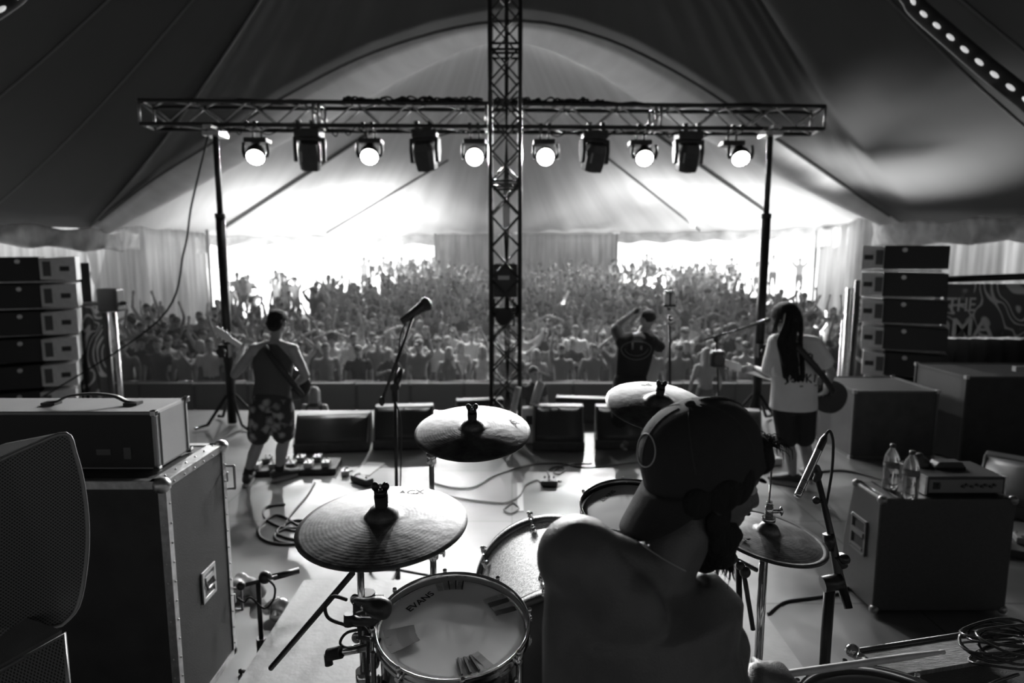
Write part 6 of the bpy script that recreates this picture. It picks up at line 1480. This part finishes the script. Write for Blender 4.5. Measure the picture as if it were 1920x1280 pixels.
def limbs(g, J, sc=1.0, tag=0, girth=1.0):
    for s in 'LR':
        g.ball(J['sh' + s], .058 * sc * girth, tag=tag); g.cap(J['sh' + s], Vector(J['sh' + s]).lerp(J['el' + s], .45), .052 * sc * girth, .050 * sc * girth, tag); g.cap(Vector(J['sh' + s]).lerp(J['el' + s], .45), J['el' + s], .050 * sc * girth, .039 * sc * girth, tag)
        m = Vector(J['el' + s]).lerp(J['wr' + s], .3); g.cap(J['el' + s], m, .039 * sc, .043 * sc * girth, tag); g.cap(m, J['wr' + s], .043 * sc * girth, .027 * sc, tag)
    for s in 'LR':
        hp, kn, an = [Vector(J[k + s]) for k in ('hp', 'kn', 'an')]
        g.cap(hp, kn, .085 * sc * girth, .056 * sc, tag); d = (an - kn); back = J['back']
        g.cap(kn, kn + d * .3 + back * .018, .055 * sc, .058 * sc, tag); g.cap(kn + d * .3 + back * .018, an, .056 * sc, .036 * sc, tag)
def torso(g, J, xt, xb, tag=0, k=1.0, sw=.19, wa=.145, de=.105):
    pel, wai, che, top = [Vector(J[q]) for q in ('pel', 'wai', 'che', 'top')]
    g.loft([(pel - (wai - pel) * .5, .13 * k, .09 * k), (pel, .165 * k, .106 * k), (pel.lerp(wai, .5), .155 * k, .105 * k), (wai, wa * k, .095 * k), (wai.lerp(che, .5), (wa + .018) * k, (de + .003) * k), (che, .175 * k, .118 * k), (che.lerp(top, .6), (sw - .01) * k, de * k), (top, (sw - .06) * k, .07 * k)],
           [Vector(xb)] * 3 + [Vector(xb).lerp(Vector(xt), .5)] * 2 + [Vector(xt)] * 3, tag, 24)
def shoes(parent, J, dirs, s=1.0, mat=None):
    for k in 'LR':
        g = Org(); foot(g, J['an' + k], dirs[k], s * 1.08); me = g.bake('shoe', .009, 2)
        zmin = min(v.co.z for v in me.vertices); base = J['floor']; me.transform(T(0, 0, base + .018 - zmin)); sh = from_mesh('shoe', me, [mat or shoe_k], parent)
        g = MB(); a = J['an' + k]; d = Vector((dirs[k][0], dirs[k][1], 0)).normalized(); x = V(-d.y, d.x, 0); b = V(a.x, a.y, base); out = []
        for t in range(24):
            q = 2 * pi * t / 24; out.append((.045 * sin(q) * s * (1 + .1 * cos(q)), .065 * s + .145 * cos(q) * s))
        g.prism(out, frame(b, x, d, (0, 0, 1)), .022); g.build('sole', sole_m, sh)
def bake_part(nm, g, mat, parent, vox=.011, sm=4):
    me = g.bake(nm, vox, sm); me.polygons.foreach_set('material_index', [0] * len(me.polygons)); return from_mesh(nm, me, [mat], parent)

# ---- guitarist, left
Yg = 5.72; q = lambda x, y, d=0: Py(x, y, Yg + d)
gt = thing('person', 'guitarist seen from behind in grey vest and flowered shorts, head bowed', 'person', (q(497, 900).x, Yg, 0))
J = dict(shL=q(478, 655), shR=q(549, 655, .02), elL=q(440, 702, .02), wrL=q(455, 654, .22), elR=q(573, 704, -.02), wrR=q(552, 722, .24), hpL=q(489, 765, 0), hpR=q(530, 765, 0), knL=q(484, 832, .05), knR=q(532, 828, .10),
         anL=q(465, 908, 0), anR=q(524, 902, .12), pel=q(510, 748), wai=q(511, 715), che=q(513, 675, .03), top=q(514, 645, .06), back=V(0, -1, 0), floor=0.0)
J['anL'].z = .09; J['anR'].z = .09
g = Org(); torso(g, J, V(1, .0, 0), V(1, .1, 0)); g.cap(q(515, 650, .05), q(519, 622, .10), .056, .052)
g.cap(J['shL'], q(514, 645, .05), .05, .055); g.cap(J['shR'], q(514, 645, .05), .05, .055)
limbs(g, J); X = head_shape(g, q(521, 608, .13), (.18, .85, -.50), (.05, .5, .86))
hand(g, J['wrL'], V(.1, .6, .5), V(-.6, .4, .2), V(0, .2, -1), 1.1); hand(g, J['wrR'], V(-.6, .5, -.3), V(.2, -.2, 1), V(-.3, .6, .3), .7)
foot(g, J['anL'], (-.25, 1), .95); foot(g, J['anR'], (.7, .75), .95)
bake_part('body', g, skin_m, gt, .010, 3); eyes(X, gt)
g = Org(); torso(g, J, V(1, 0, 0), V(1, .1, 0), k=1.07, sw=.165); bake_part('vest', g, cloth_g, gt)
g = Org(); g.loft([(J['pel'] + V(0, 0, .08), .155, .112), (J['pel'], .182, .13), (J['pel'] - V(0, 0, .10), .19, .135)], V(1, .1, 0))
for s in 'LR': g.cap(J['hp' + s], Vector(J['hp' + s]).lerp(J['kn' + s], .72), .105, .105)
bake_part('shorts', g, floral(), gt); 
g = Org(); g.ball(X @ V(0, -.055, -.01), (.078, .06, .085), frame((0, 0, 0), X.col[0][:3], X.col[1][:3], X.col[2][:3])); g.ball(X @ V(0, -.02, .045), (.087, .11, .092), frame((0, 0, 0), X.col[0][:3], X.col[1][:3], X.col[2][:3])); bake_part('hair', g, hair_k, gt, .009, 2)
g = Org(); g.ball(X @ V(0, .055, -.085), (.045, .04, .04)); bake_part('beard', g, hair_k, gt, .009, 2)
shoes(gt, J, dict(L=(-.25, 1), R=(.7, .75)))
for s, d in (('L', 0), ('R', 0)):
    g = Org(); a = J['an' + s]; k = J['kn' + s]; g.cap(a, a.lerp(k, .22), .044, .048); bake_part('sock', g, cloth_k, gt, .01, 2)
# guitar
def stringed(nm, lab, head, body, nb, up, scale=1.0, tuners=6, pale=.5, cat='guitar', inline=False, body_m=None):
    """head: headstock end, body: body centre, nb: face normal"""
    head = Vector(head); body = Vector(body); ax = (head - body).normalized(); nb = Vector(nb); nb = (nb - ax * nb.dot(ax)).normalized(); sd = nb.cross(ax)
    t = thing(nm, lab, cat, body); X = frame(body, sd, ax, nb); L_ = (head - body).length
    pts = []
    for k in range(48):
        a = 2 * pi * k / 48; r = .165 + .018 * cos(2 * a) - .045 * (abs(cos(a)) ** 6) + .03 * max(0, -sin(a)); pts.append((r * cos(a) * .98, r * sin(a) * 1.25))
    g = MB(); g.prism(pts, X @ T(0, 0, -.022) @ Matrix.Scale(scale, 4), .044, smooth=True); g.build('body', body_m or M('guitar_lacquer', .05, .15, clear=.7), t, bev=.008)
    g = MB(); g.box((0, (L_ - .12) / 2 + .05, .024), (.052, L_ - .20, .022), X); g.build('neck', M('maple', .8, .4), t, bev=.004)
    g = MB(); g.prism([(-.026, 0), (.026, 0), (.045, .05), (.035, .19), (-.015, .20), (-.04, .05)], X @ T(0, L_ - .16, .012), .016); g.build('headstock', M('maple', .8, .4), t, bev=.003)
    for k in range(tuners):
        if inline: y, x = L_ - .135 + k * .030, -.050
        else: y, x = L_ - .125 + (k // 2) * .045, (-.052 if k % 2 else .056)
        g = MB(); g.ell(X @ V(x, y, .02), (.011, .011, .008), n=10, m=6); g.cyl(X @ V(x * .6, y, .02), X @ V(x, y, .02), .004); g.cyl(X @ V(x * .4, y, .02), X @ V(x * .4, y, .035), .005); g.build('tuner', chrome, t)
    g = MB()
    for k in range(tuners if tuners < 5 else 6): xx = (k - 2.5) * .0075; g.cyl(X @ V(xx, -.09, .04), X @ V(xx, L_ - .14, .038), .0012, n=4, caps=False)
    g.build('strings', steel, t)
    g = MB(); g.box((0, -.09, .030), (.08, .03, .016), X); g.box((0, -.02, .026), (.075, .035, .012), X); g.box((0, .06, .026), (.075, .035, .012), X); g.build('bridge_and_pickups', steel, t)
    return t
stringed('electric_guitar', 'electric guitar with pale neck held up by the guitarist on the left', q(404, 620, .33), q(542, 712, .30), (0, 1, .15), None)
g = MB(); rows = []
for p in bez([q(500, 652, .10), q(497, 648, .0), q(505, 662, -.105), q(528, 692, -.145), q(552, 722, -.10), q(566, 738, .05), q(560, 730, .25)], 8): rows.append(p)
R2 = []
for i, p in enumerate(rows):
    d = (rows[min(i + 1, len(rows) - 1)] - rows[max(i - 1, 0)]).normalized(); sd = d.cross(V(0, -1, .1)).normalized(); R2.append([p - sd * .028, p + sd * .028, p + sd * .028 + V(0, -.004, 0), p - sd * .028 + V(0, -.004, 0)])
g.grid(R2, closed=True); tag(g.build('guitar_strap', black), 'wide black guitar strap across the grey vest', 'strap')

# ---- singer bending
Ys = 6.85; q = lambda x, y, d=0: Py(x, y, Ys + d)
sg = thing('person', 'singer in a black t-shirt with round face print, bending over the microphone', 'person', (q(1185, 850).x, Ys, 0))
J = dict(shL=q(1166, 640, .02), shR=q(1223, 640, .06), elL=q(1153, 614, .20), wrL=q(1184, 588, .28), elR=q(1240, 652, .22), wrR=q(1212, 612, .33), hpL=q(1165, 752, -.02), hpR=q(1199, 752, -.02), knL=q(1160, 800, .10), knR=q(1205, 800, .12),
         anL=q(1166, 845, -.02), anR=q(1208, 845, .0), pel=q(1180, 738, -.04), wai=q(1182, 708, .0), che=q(1190, 662, .06), top=q(1196, 630, .12), back=V(0, -1, 0), floor=0.0)
J['anL'].z = .09; J['anR'].z = .09
g = Org(); torso(g, J, V(1, .1, 0), V(1, 0, 0)); g.cap(q(1198, 636, .10), q(1208, 616, .18), .058, .054); limbs(g, J)
g.cap(J['shL'], q(1196, 632, .08), .055, .06); g.cap(J['shR'], q(1196, 632, .08), .055, .06)
X = head_shape(g, q(1213, 602, .20), (-.62, .55, -.30), (-.05, .35, .93))
hand(g, J['wrL'], V(.5, .1, .5), V(-.6, .2, .6), V(.3, .6, -.2), 1.2); hand(g, J['wrR'], V(-.6, .1, .5), V(.4, .2, .8), V(-.3, -.5, .2), 1.2)
foot(g, J['anL'], (-.1, 1), .95); foot(g, J['anR'], (.3, 1), .95)
bake_part('body', g, skin_m, sg, .010, 3); eyes(X, sg)
g = Org(); torso(g, J, V(1, .1, 0), V(1, 0, 0), k=1.16, sw=.19)
g.loft([(J['pel'] - V(0, 0, .12), .20, .15), (J['pel'], .195, .145), (J['wai'], .18, .13)], V(1, 0, 0))
for s in 'LR': g.cap(J['top'].lerp(J['sh' + s], .5), J['sh' + s], .075, .076); g.cap(J['sh' + s], J['sh' + s].lerp(J['el' + s], .75), .074, .070)
tee = bake_part('t_shirt', g, cloth_k, sg)
g = Org()
for s in 'LR': g.cap(J['hp' + s], J['kn' + s], .11, .085); g.cap(J['kn' + s], J['kn' + s].lerp(J['an' + s], .3), .085, .08)
bake_part('trousers', g, cloth_k, sg)
g = Org(); g.ball(X @ V(0, -.03, .045), (.084, .10, .088)); bake_part('hair', g, M('cropped_hair', .03, .7), sg, .009, 2)
shoes(sg, J, dict(L=(-.5, .8), R=(.3, 1)), mat=M('grey_shoe', .14, .6))
# round face print on the back, projected on the shirt
dg = bpy.context.evaluated_depsgraph_get()
def bvh_of(o): return BVHTree.FromPolygons([WM[o.name] @ v.co for v in o.data.vertices], [tuple(p.vertices) for p in o.data.polygons])
bt_ = bvh_of(tee); print_m = M('shirt_print', .22, .8)
def proj(px, py, bvh, lift=.004):
    d = (P(px, py, 1) - CAM).normalized(); h = bvh.ray_cast(CAM, d)
    return h[0] + h[1] * lift if h[0] is not None else None
def stroke(pts, bvh, r, nm, m, parent, closed=False):
    ps = [proj(a, b, bvh) for a, b in pts]; ps = [p for p in ps if p is not None]
    if len(ps) < 2: return
    g = MB(); g.tube(ps, r, 6, closed=closed); return g.build(nm, m, parent)
cx_, cy_ = 1193, 653
stroke([(cx_ + 28 * cos(t) * (1 - .04 * sin(t)), cy_ + (20 * sin(t) if sin(t) > 0 else 14 * sin(t)) + 1) for t in [2 * pi * k / 40 for k in range(40)]], bt_, .0045, 'print', print_m, sg, True)
stroke([(cx_ + 22 * cos(t), cy_ - 2 + 16 * sin(t)) for t in [pi * k / 16 for k in range(1, 16)]], bt_, .003, 'print', print_m, sg)
for ex, ey, hh, v in ((-7, -4, 6, .45), (9, -1, 3.5, .3)):
    stroke([(cx_ + ex, cy_ + ey - hh), (cx_ + ex, cy_ + ey), (cx_ + ex, cy_ + ey + hh)], bt_, .010, 'print', M('print_pale_%.2f' % v, v, .8), sg)
mic_dyn(J['wrL'] + V(.06, .0, .03), V(-.7, .0, -.35), 'handheld microphone at the bending singer\'s mouth', 1.1)

# ---- bass player, right
Yb3 = 5.72; q = lambda x, y, d=0: Py(x, y, Yb3 + d)
bp_ = thing('person', 'bass player with long dreadlocks, white t-shirt and black shorts, seen from behind', 'person', (q(1492, 900).x, Yb3, 0))
J = dict(shL=q(1456, 641, .03), shR=q(1524, 645, .0), elL=q(1442, 702, .12), wrL=q(1416, 690, .34), elR=q(1558, 696, .0), wrR=q(1548, 735, .26), hpL=q(1470, 770, 0), hpR=q(1507, 770, 0), knL=q(1478, 832, .06), knR=q(1508, 830, .08),
         anL=q(1486, 902, -.02), anR=q(1516, 894, .10), pel=q(1488, 752), wai=q(1489, 718), che=q(1490, 672, .02), top=q(1490, 640, .04), back=V(0, -1, 0), floor=0.0)
J['anL'].z = .09; J['anR'].z = .09
g = Org(); torso(g, J, V(1, -.05, 0), V(1, 0, 0)); g.cap(q(1489, 645, .04), q(1478, 612, .08), .056, .052); limbs(g, J, girth=.95)
X = head_shape(g, q(1473, 597, .10), (-.45, .8, -.22), (-.05, .25, .95)); g.cap(J['shL'], q(1490, 640, .03), .05, .055); g.cap(J['shR'], q(1490, 640, .03), .05, .055)
hand(g, J['wrL'], V(-.7, .2, -.1), V(-.1, -.7, .4), V(-.2, .6, .3), 1.2); hand(g, J['wrR'], V(-.5, .5, -.4), V(.2, -.2, 1), V(-.3, .6, .3), .8)
foot(g, J['anL'], (-.8, .45), .95); foot(g, J['anR'], (.2, 1), .95)
bake_part('body', g, skin_m, bp_, .010, 3); eyes(X, bp_)
g = Org(); torso(g, J, V(1, -.05, 0), V(1, 0, 0), k=1.18, sw=.21, wa=.165)
g.loft([(J['pel'] - V(0, 0, .07), .215, .165), (J['pel'], .21, .16), (J['wai'], .20, .15), (J['che'], .205, .14)], V(1, 0, 0))
for s, k in (('L', .80), ('R', .62)): g.cap(J['top'].lerp(J['sh' + s], .45), J['sh' + s], .082, .080); g.cap(J['sh' + s], J['sh' + s].lerp(J['el' + s], k), .078, .082)
teeb = bake_part('t_shirt', g, cloth_w, bp_)
g = Org(); g.loft([(J['pel'] + V(0, 0, .05), .17, .125), (J['pel'] - V(0, 0, .1), .18, .135)], V(1, 0, 0))
for s in 'LR': g.cap(J['hp' + s], J['hp' + s].lerp(J['kn' + s], .80), .105, .098)
bake_part('shorts', g, cloth_k, bp_)
shoes(bp_, J, dict(L=(-.8, .45), R=(.2, 1)))
rnd = random.Random(11); Qm = X.to_3x3().normalized().to_4x4()
g = Org(); g.ball(X @ V(0, -.0, .05), (.112, .128, .108), Qm); g.ball(X @ V(0, -.07, -.03), (.105, .08, .12), Qm)
for k in range(40):
    a = rnd.uniform(-1, 1); st_ = X @ V(a * .085, -.06 - .03 * rnd.random(), .02 + rnd.uniform(-.04, .05)); ln = rnd.uniform(.5, 1)
    e1 = q(1480 + a * 23, 640, -.13 + abs(a) * .04 + rnd.uniform(-.01, .01)); e2 = q(1488 + a * 20, 640 + 78 * ln, -.165 + rnd.uniform(-.012, .01))
    pts = bez([st_, st_.lerp(e1, .5) + V(0, -.03, .02), e1, e1.lerp(e2, .5), e2], 3)
    for p0, p1 in zip(pts[:-1], pts[1:]): g.cap(p0, p1, .0115, .0115, 0, 6)
for k in range(8):
    a = rnd.uniform(-.6, 1); st_ = X @ V(-.09, .02 * a, .02); e1 = q(1448 + k * 1.2, 618 + rnd.uniform(0, 14), .12)
    g.cap(st_, e1, .012, .010, 0, 6)
bake_part('dreadlocks', g, hair_k, bp_, .0075, 1)
bv = bvh_of(teeb); ink2 = M('shirt_ink', .04, .8)
for pts in ([(1503, 664), (1503, 684)], [(1503, 665), (1520, 663)], [(1503, 674), (1517, 673)], [(1522, 664), (1523, 684), (1532, 683)],
            [(1476, 700), (1478, 716), (1472, 720)], [(1482, 712), (1487, 704), (1492, 713), (1490, 716), (1484, 715)], [(1496, 716), (1497, 700), (1505, 716), (1508, 700)], [(1512, 700), (1512, 717)], [(1520, 702), (1513, 710), (1521, 717)],
            [(1528, 702), (1526, 716), (1535, 716), (1536, 704)], [(1470, 708), (1480, 700)], [(1500, 724), (1530, 722)]):
    stroke(pts, bv, .006, 'lettering', ink2, bp_)
stringed('bass_guitar', 'dark bass guitar slung in front of the bass player on the right', q(1362, 682, .48), q(1538, 738, .36), (0, 1, .1), None, 1.12, tuners=5, inline=True, body_m=M('bass_lacquer', .03, .15, clear=.7))
g = MB(); rows = bez([q(1466, 650, .10), q(1470, 636, -.02), q(1497, 652, -.14), q(1522, 680, -.17), q(1545, 708, -.12), q(1562, 735, .05), q(1560, 740, .3)], 8); R2 = []
for i, p in enumerate(rows):
    d = (rows[min(i + 1, len(rows) - 1)] - rows[max(i - 1, 0)]).normalized(); sd = d.cross(V(0, -1, .1)).normalized(); R2.append([p - sd * .028, p + sd * .028, p + sd * .028 + V(0, -.004, 0), p - sd * .028 + V(0, -.004, 0)])
g.grid(R2, closed=True); tag(g.build('bass_strap', black), 'black strap over the white t-shirt of the bass player', 'strap')

# ---- drummer, close to the camera
dr = thing('person', 'bare-backed bearded drummer in a backwards cap seated at the drum kit', 'person', (.33, .93, RZT))
pelv = V(.33, .90, 1.06)
J = dict(shL=P(1086, 1046, 1.09), shR=P(1338, 1212, 1.24), elL=P(1063, 1365, 1.10), wrL=P(1010, 1480, 1.32), elR=P(1372, 1392, 1.22), wrR=P(1416, 1266, 1.33),
         hpL=pelv + V(-.10, .02, -.02), hpR=pelv + V(.10, .02, -.02), knL=V(.02, 1.30, 1.02), knR=V(.50, 1.34, 1.02), anL=V(-.02, 1.45, RZT + .11), anR=V(.56, 1.60, RZT + .11), pel=pelv, back=V(0, -1, 0), floor=RZT)
J['top'] = P(1228, 1100, 1.17); mid = J['shL'].lerp(J['shR'], .5)
J['che'] = mid + (pelv - mid) * .22 + V(0, .03, -.01); J['wai'] = J['che'].lerp(pelv, .62) + V(0, .02, 0)
xt = (J['shR'] - J['shL']).normalized()
g = Org(); torso(g, J, xt, V(1, .1, 0), sw=.205, wa=.155, de=.115)
limbs(g, J, girth=1.10); g.ball(J['shL'], .070); g.ball(J['shR'], .061)
g.cap(J['shL'] + V(.02, 0, 0), J['top'] + V(0, 0, .005), .058, .062); g.cap(J['shR'], J['top'] + V(0, 0, .0), .052, .062)
g.cap(J['shL'], J['che'], .075, .10); g.cap(J['shR'], J['che'], .07, .10)
g.ball(J['shL'] + V(.075, -.03, -.10), (.07, .045, .09)); g.ball(J['shR'] + V(-.085, -.07, -.06), (.06, .045, .08))   # shoulder blades
hc = P(1316, 898, 1.20)
g.cap(P(1232, 1082, 1.18), P(1278, 985, 1.195), .062, .062); g.cap(P(1232, 1092, 1.16), P(1262, 1010, 1.17), .055, .05)
XH = head_shape(g, hc, (.93, .25, -.25), (.25, .05, .97), 1.09)
hand(g, J['wrR'], V(.75, .25, -.18), V(-.1, -.25, 1), V(.0, .9, .2), 1.35, s=1.0); hand(g, J['wrL'], V(-.3, .8, -.1), V(0, 0, 1), V(1, .2, 0), 1.2, s=1.0)
foot(g, J['anL'], (-.1, 1), .95); foot(g, J['anR'], (.15, 1), .95)
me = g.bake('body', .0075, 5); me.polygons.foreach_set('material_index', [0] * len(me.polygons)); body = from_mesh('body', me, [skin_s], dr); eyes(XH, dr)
g = Org(); g.loft([(pelv + V(0, 0, .09), .165, .115), (pelv, .185, .135), (pelv - V(0, 0, .05), .185, .14)], V(1, .1, 0))
for s in 'LR': g.cap(J['hp' + s], J['hp' + s].lerp(J['kn' + s], .85), .108, .095)
bake_part('shorts', g, cloth_k, dr, .012); shoes(dr, J, dict(L=(-.1, 1), R=(.15, 1)))
# cap: dome, seams, button, brim over the nape
cap_m = M('cap_fabric', .035, .85, nz=.1, ns=40, bump=.5, bs=500); thread = M('cap_thread', .16, .7)
XC = XH @ T(0, -.012, .035) @ RX(R_(30))
def cp(a, h):   # a azimuth, h 0..1 dome height
    r = cos(h * pi / 2) ** .8; return V(.088 * r * cos(a), .106 * r * sin(a), .018 + .082 * sin(h * pi / 2))
rows = [[XC @ (V(.088 * cos(a), .106 * sin(a), z)) for a in [2 * pi * k / 64 for k in range(64)]] for z in (-.028, -.012, .004)]
rows += [[XC @ cp(2 * pi * k / 64, h) for k in range(64)] for h in [i / 14 for i in range(0, 15)]]
g = MB(); g.grid(rows, closed=True); cap_o = g.build('cap', cap_m, dr); md = cap_o.modifiers.new('t', 'SOLIDIFY'); md.thickness = .003; md.offset = 0
g = MB()
for k in range(6): a = pi / 6 + k * pi / 3; g.tube([XC @ (cp(a, h) * 1.012) for h in [i / 12 for i in range(0, 12)]], .0014, 6)
g.build('seam', M('cap_seam', .05, .8), cap_o)
g = MB(); a0 = pi * .5
g.tube([XC @ (cp(a, h) * 1.02) for a, h in [(pi * .5, i / 14) for i in range(2, 14)]], .003, 6); g.build('braid', M('cap_braid', .09, .7, bump=1, bs=300), cap_o)
g = MB(); g.ell(XC @ V(0, 0, .102), (.010, .010, .006), XC.to_3x3().normalized().to_4x4(), 14, 8); g.build('button', cap_m, cap_o)
rows = []
for i in range(9):
    t = i / 8; row = []
    for k in range(25):
        u = -1 + 2 * k / 24; a = -pi / 2 + u * 1.02
        base = V(.088 * cos(a), .106 * sin(a), -.022)
        ln = .082 * (1 - abs(u) ** 3.2); row.append(XC @ (base + V(u * .006 * t, -ln * t * .74, -ln * t * .70 - .020 * u * u * t)))
    rows.append(row)
g = MB(); g.grid(rows); br_o = g.build('brim', cap_m, cap_o); md = br_o.modifiers.new('t', 'SOLIDIFY'); md.thickness = .003
# oval patch outline on the front panel (worn backwards)
g = MB(); pts = []
for k in range(32):
    t = 2 * pi * k / 32; pts.append(XC @ (cp(-pi / 2 + .38 * cos(t), .27 + .21 * sin(t)) * 1.02))
g.tube(pts, .0011, 6, closed=True); g.build('patch_outline', M('patch_thread', .55, .6), cap_o)
# hair in front of the cap and round the ears, beard
g = Org()
for c_, r_ in (((0, .070, .075), (.066, .030, .032)), ((.030, .078, .060), (.035, .022, .030)), ((.0, .088, .066), (.04, .02, .02)), ((.076, .018, .022), (.014, .030, .042)), ((-.076, .018, .022), (.014, .030, .042)), ((.084, -.010, .002), (.014, .030, .036)), ((.070, -.045, -.02), (.018, .030, .035)), ((-.066, -.045, -.02), (.014, .030, .035))):
    g.ball(XH @ V(*c_), r_, XH.to_3x3().normalized().to_4x4())
bake_part('hair', g, hair_k, dr, .005, 9)
g = Org(); Qh = XH.to_3x3().normalized().to_4x4()
for c_, r_ in (((0, .060, -.105), (.046, .042, .040)), ((.045, .035, -.080), (.026, .040, .040)), ((-.045, .035, -.080), (.026, .040, .040)), ((.064, .005, -.045), (.014, .026, .038)), ((-.064, .005, -.045), (.014, .026, .038)), ((0, .088, -.085), (.030, .020, .018)), ((0, .098, -.042), (.028, .010, .007)), ((0, .045, -.138), (.034, .034, .028)), ((.030, .050, -.115), (.03, .035, .03)), ((-.030, .050, -.115), (.03, .035, .03))):
    g.ball(XH @ V(*c_), r_, Qh)
bake_part('beard', g, hair_k, dr, .005, 9)
rnd = random.Random(8); g = MB()
for k in range(150):
    th = rnd.uniform(-1.1, 1.1); b0 = XH @ V(.05 * sin(th), .060 + .028 * cos(th) * rnd.random(), -.112 - .02 * rnd.random()); d = (XH.to_3x3() @ V(rnd.uniform(-.3, .3), .35 + rnd.uniform(-.3, .3), -.9)).normalized(); L_ = rnd.uniform(.02, .042)
    g.tube([b0, b0 + d * L_ * .6, b0 + d * L_ + V(rnd.uniform(-.004, .004), 0, 0)], [.0009, .0007, .0003], 4)
tag(g.build('beard_wisps', hair_k, dr), kind='stuff'); g = MB()
for k in range(110):
    a = rnd.uniform(-1, 1); b0 = XH @ V(.05 * a, .075 + .02 * rnd.random(), .085 + .012 * rnd.random()); d = (XH.to_3x3() @ V(.3 * a, .8, rnd.uniform(-.1, .75))).normalized(); L_ = rnd.uniform(.012, .038); dn = (XH.to_3x3() @ V(0, .3, -1)).normalized()
    g.tube([b0, b0 + d * L_ * .5, b0 + d * L_ * .85 + dn * L_ * .25, b0 + d * L_ * .9 + dn * L_ * .8], [.0009, .0008, .0006, .0003], 4)
tag(g.build('hair_wisps', hair_k, dr), kind='stuff')
bvb = bvh_of(body)
ps = [proj(a, b, bvb, .001) for a, b in [(v.x, v.y) for v in bez([V(1130, 972, 0), V(1158, 984, 0), V(1179, 1003, 0), V(1215, 1030, 0), V(1255, 1054, 0), V(1285, 1070, 0)], 8)]]
ps = [p for p in ps if p is not None]; g = MB(); g.tube(ps, .0012, 6); tag(g.build('necklace', M('chain', .5, .3, 1), loc=ps[0]), 'thin chain round the drummer\'s neck', 'necklace')
# sticks
sa, sb = P(1440, 1268, 1.36), P(1772, 1221, 1.52); g = MB(); d = (sb - sa); X = zframe(sa - d * .12, d); L_ = d.length * 1.12
g.lathe([(0, 0), (.006, .001), (.0078, .006), (.0078, L_ * .78), (.0050, L_ * .955), (.0042, L_ * .965), (.0055, L_ * .98), (.0050, L_ * .993), (0, L_)], X, 16)
tag(g.build('drumstick', M('hickory', .55, .45, nz=.1, ns=30, stretch=(1, 1, .1)), loc=sa), 'pale drumstick in the drummer\'s right hand pointing to the right', 'drumstick')
sa = J['wrL'] + V(0, .08, -.01); g = MB(); g.cyl(sa - V(0, .05, -.01), sa + V(-.12, .33, -.10), .007); tag(g.build('drumstick', MAT['hickory'], loc=sa), 'drumstick in the drummer\'s left hand, low in front of the floor tom', 'drumstick')
# snare drum low on the right
cs_ = P(1672, 1372, 1.34); drum(cs_, V(-.05, -.06, 1), .178, .14, 'snare drum with thin bright hoop at the bottom right under the stick', 'snare_drum', lugs=8, head=M('snare_head', .10, .4))
t = thing('snare_stand', 'stand under the snare drum at the bottom right', 'stand', V(cs_.x, cs_.y, RZT)); g = MB(); g.cyl(V(cs_.x, cs_.y, RZT + .05), cs_ - V(0, 0, .20), .013); g.build('tube', chrome, t)
for k in range(3): a = k * 2.09; g = MB(); g.tube([cs_ - V(0, 0, .20), cs_ + V(.17 * cos(a), .17 * sin(a), -.165), cs_ + V(.19 * cos(a), .19 * sin(a), -.13)], .006, 8); g.build('basket_arm', chrome, t); g = MB(); g.cyl(V(cs_.x, cs_.y, RZT + .25), V(cs_.x + .22 * cos(a), cs_.y + .22 * sin(a), RZT + .015), .008); g.build('leg', chrome, t)

# ---- people in the pit between stage and barrier
for (px, py, Yp, v, sv, yaw, lab) in ((589, 728, 9.4, 1, .06, pi, 'pit worker with fair hair low in front of the stage, beside the guitarist'), (1325, 655, 10.6, 1, .30, pi + .1, 'fair-haired person in a grey vest in the pit, left of the bass player'),
                                      (1222, 642, 10.9, 12, .30, .3, 'person in a pale t-shirt in the pit just right of the singer'), (1000, 690, 10.2, 12, .03, .5, 'dark-haired person in the pit just right of the mast')):
    o = bpy.data.objects.new('person', BODY[v]); C.objects.link(o); p = Py(px, py, Yp); H = VAR[v][3]; z = p.z - H * .985
    o.location = (p.x, Yp, max(z, -1.4)); o.rotation_euler = (0, 0, yaw); s = min(1.05, (p.z + 1.4) / H / .985) if z < -1.4 else 1; o.scale = (s if s > .85 else .9, s if s > .85 else .9, s); o.color = (sv, sv, sv, 1)
    if z > -1.4:
        g = MB(); hgt = z + 1.4 - .002
        if hgt > .02: g.box((p.x, Yp, -1.4 + hgt / 2), (.6, .5, hgt)); tag(g.build('step_block', blackw, loc=(p.x, Yp, -1.4)), 'black step block in the pit under the %s' % lab.split(' in ')[0].split(' with ')[0], 'step')
    tag(o, lab, 'person', 'people in the pit')
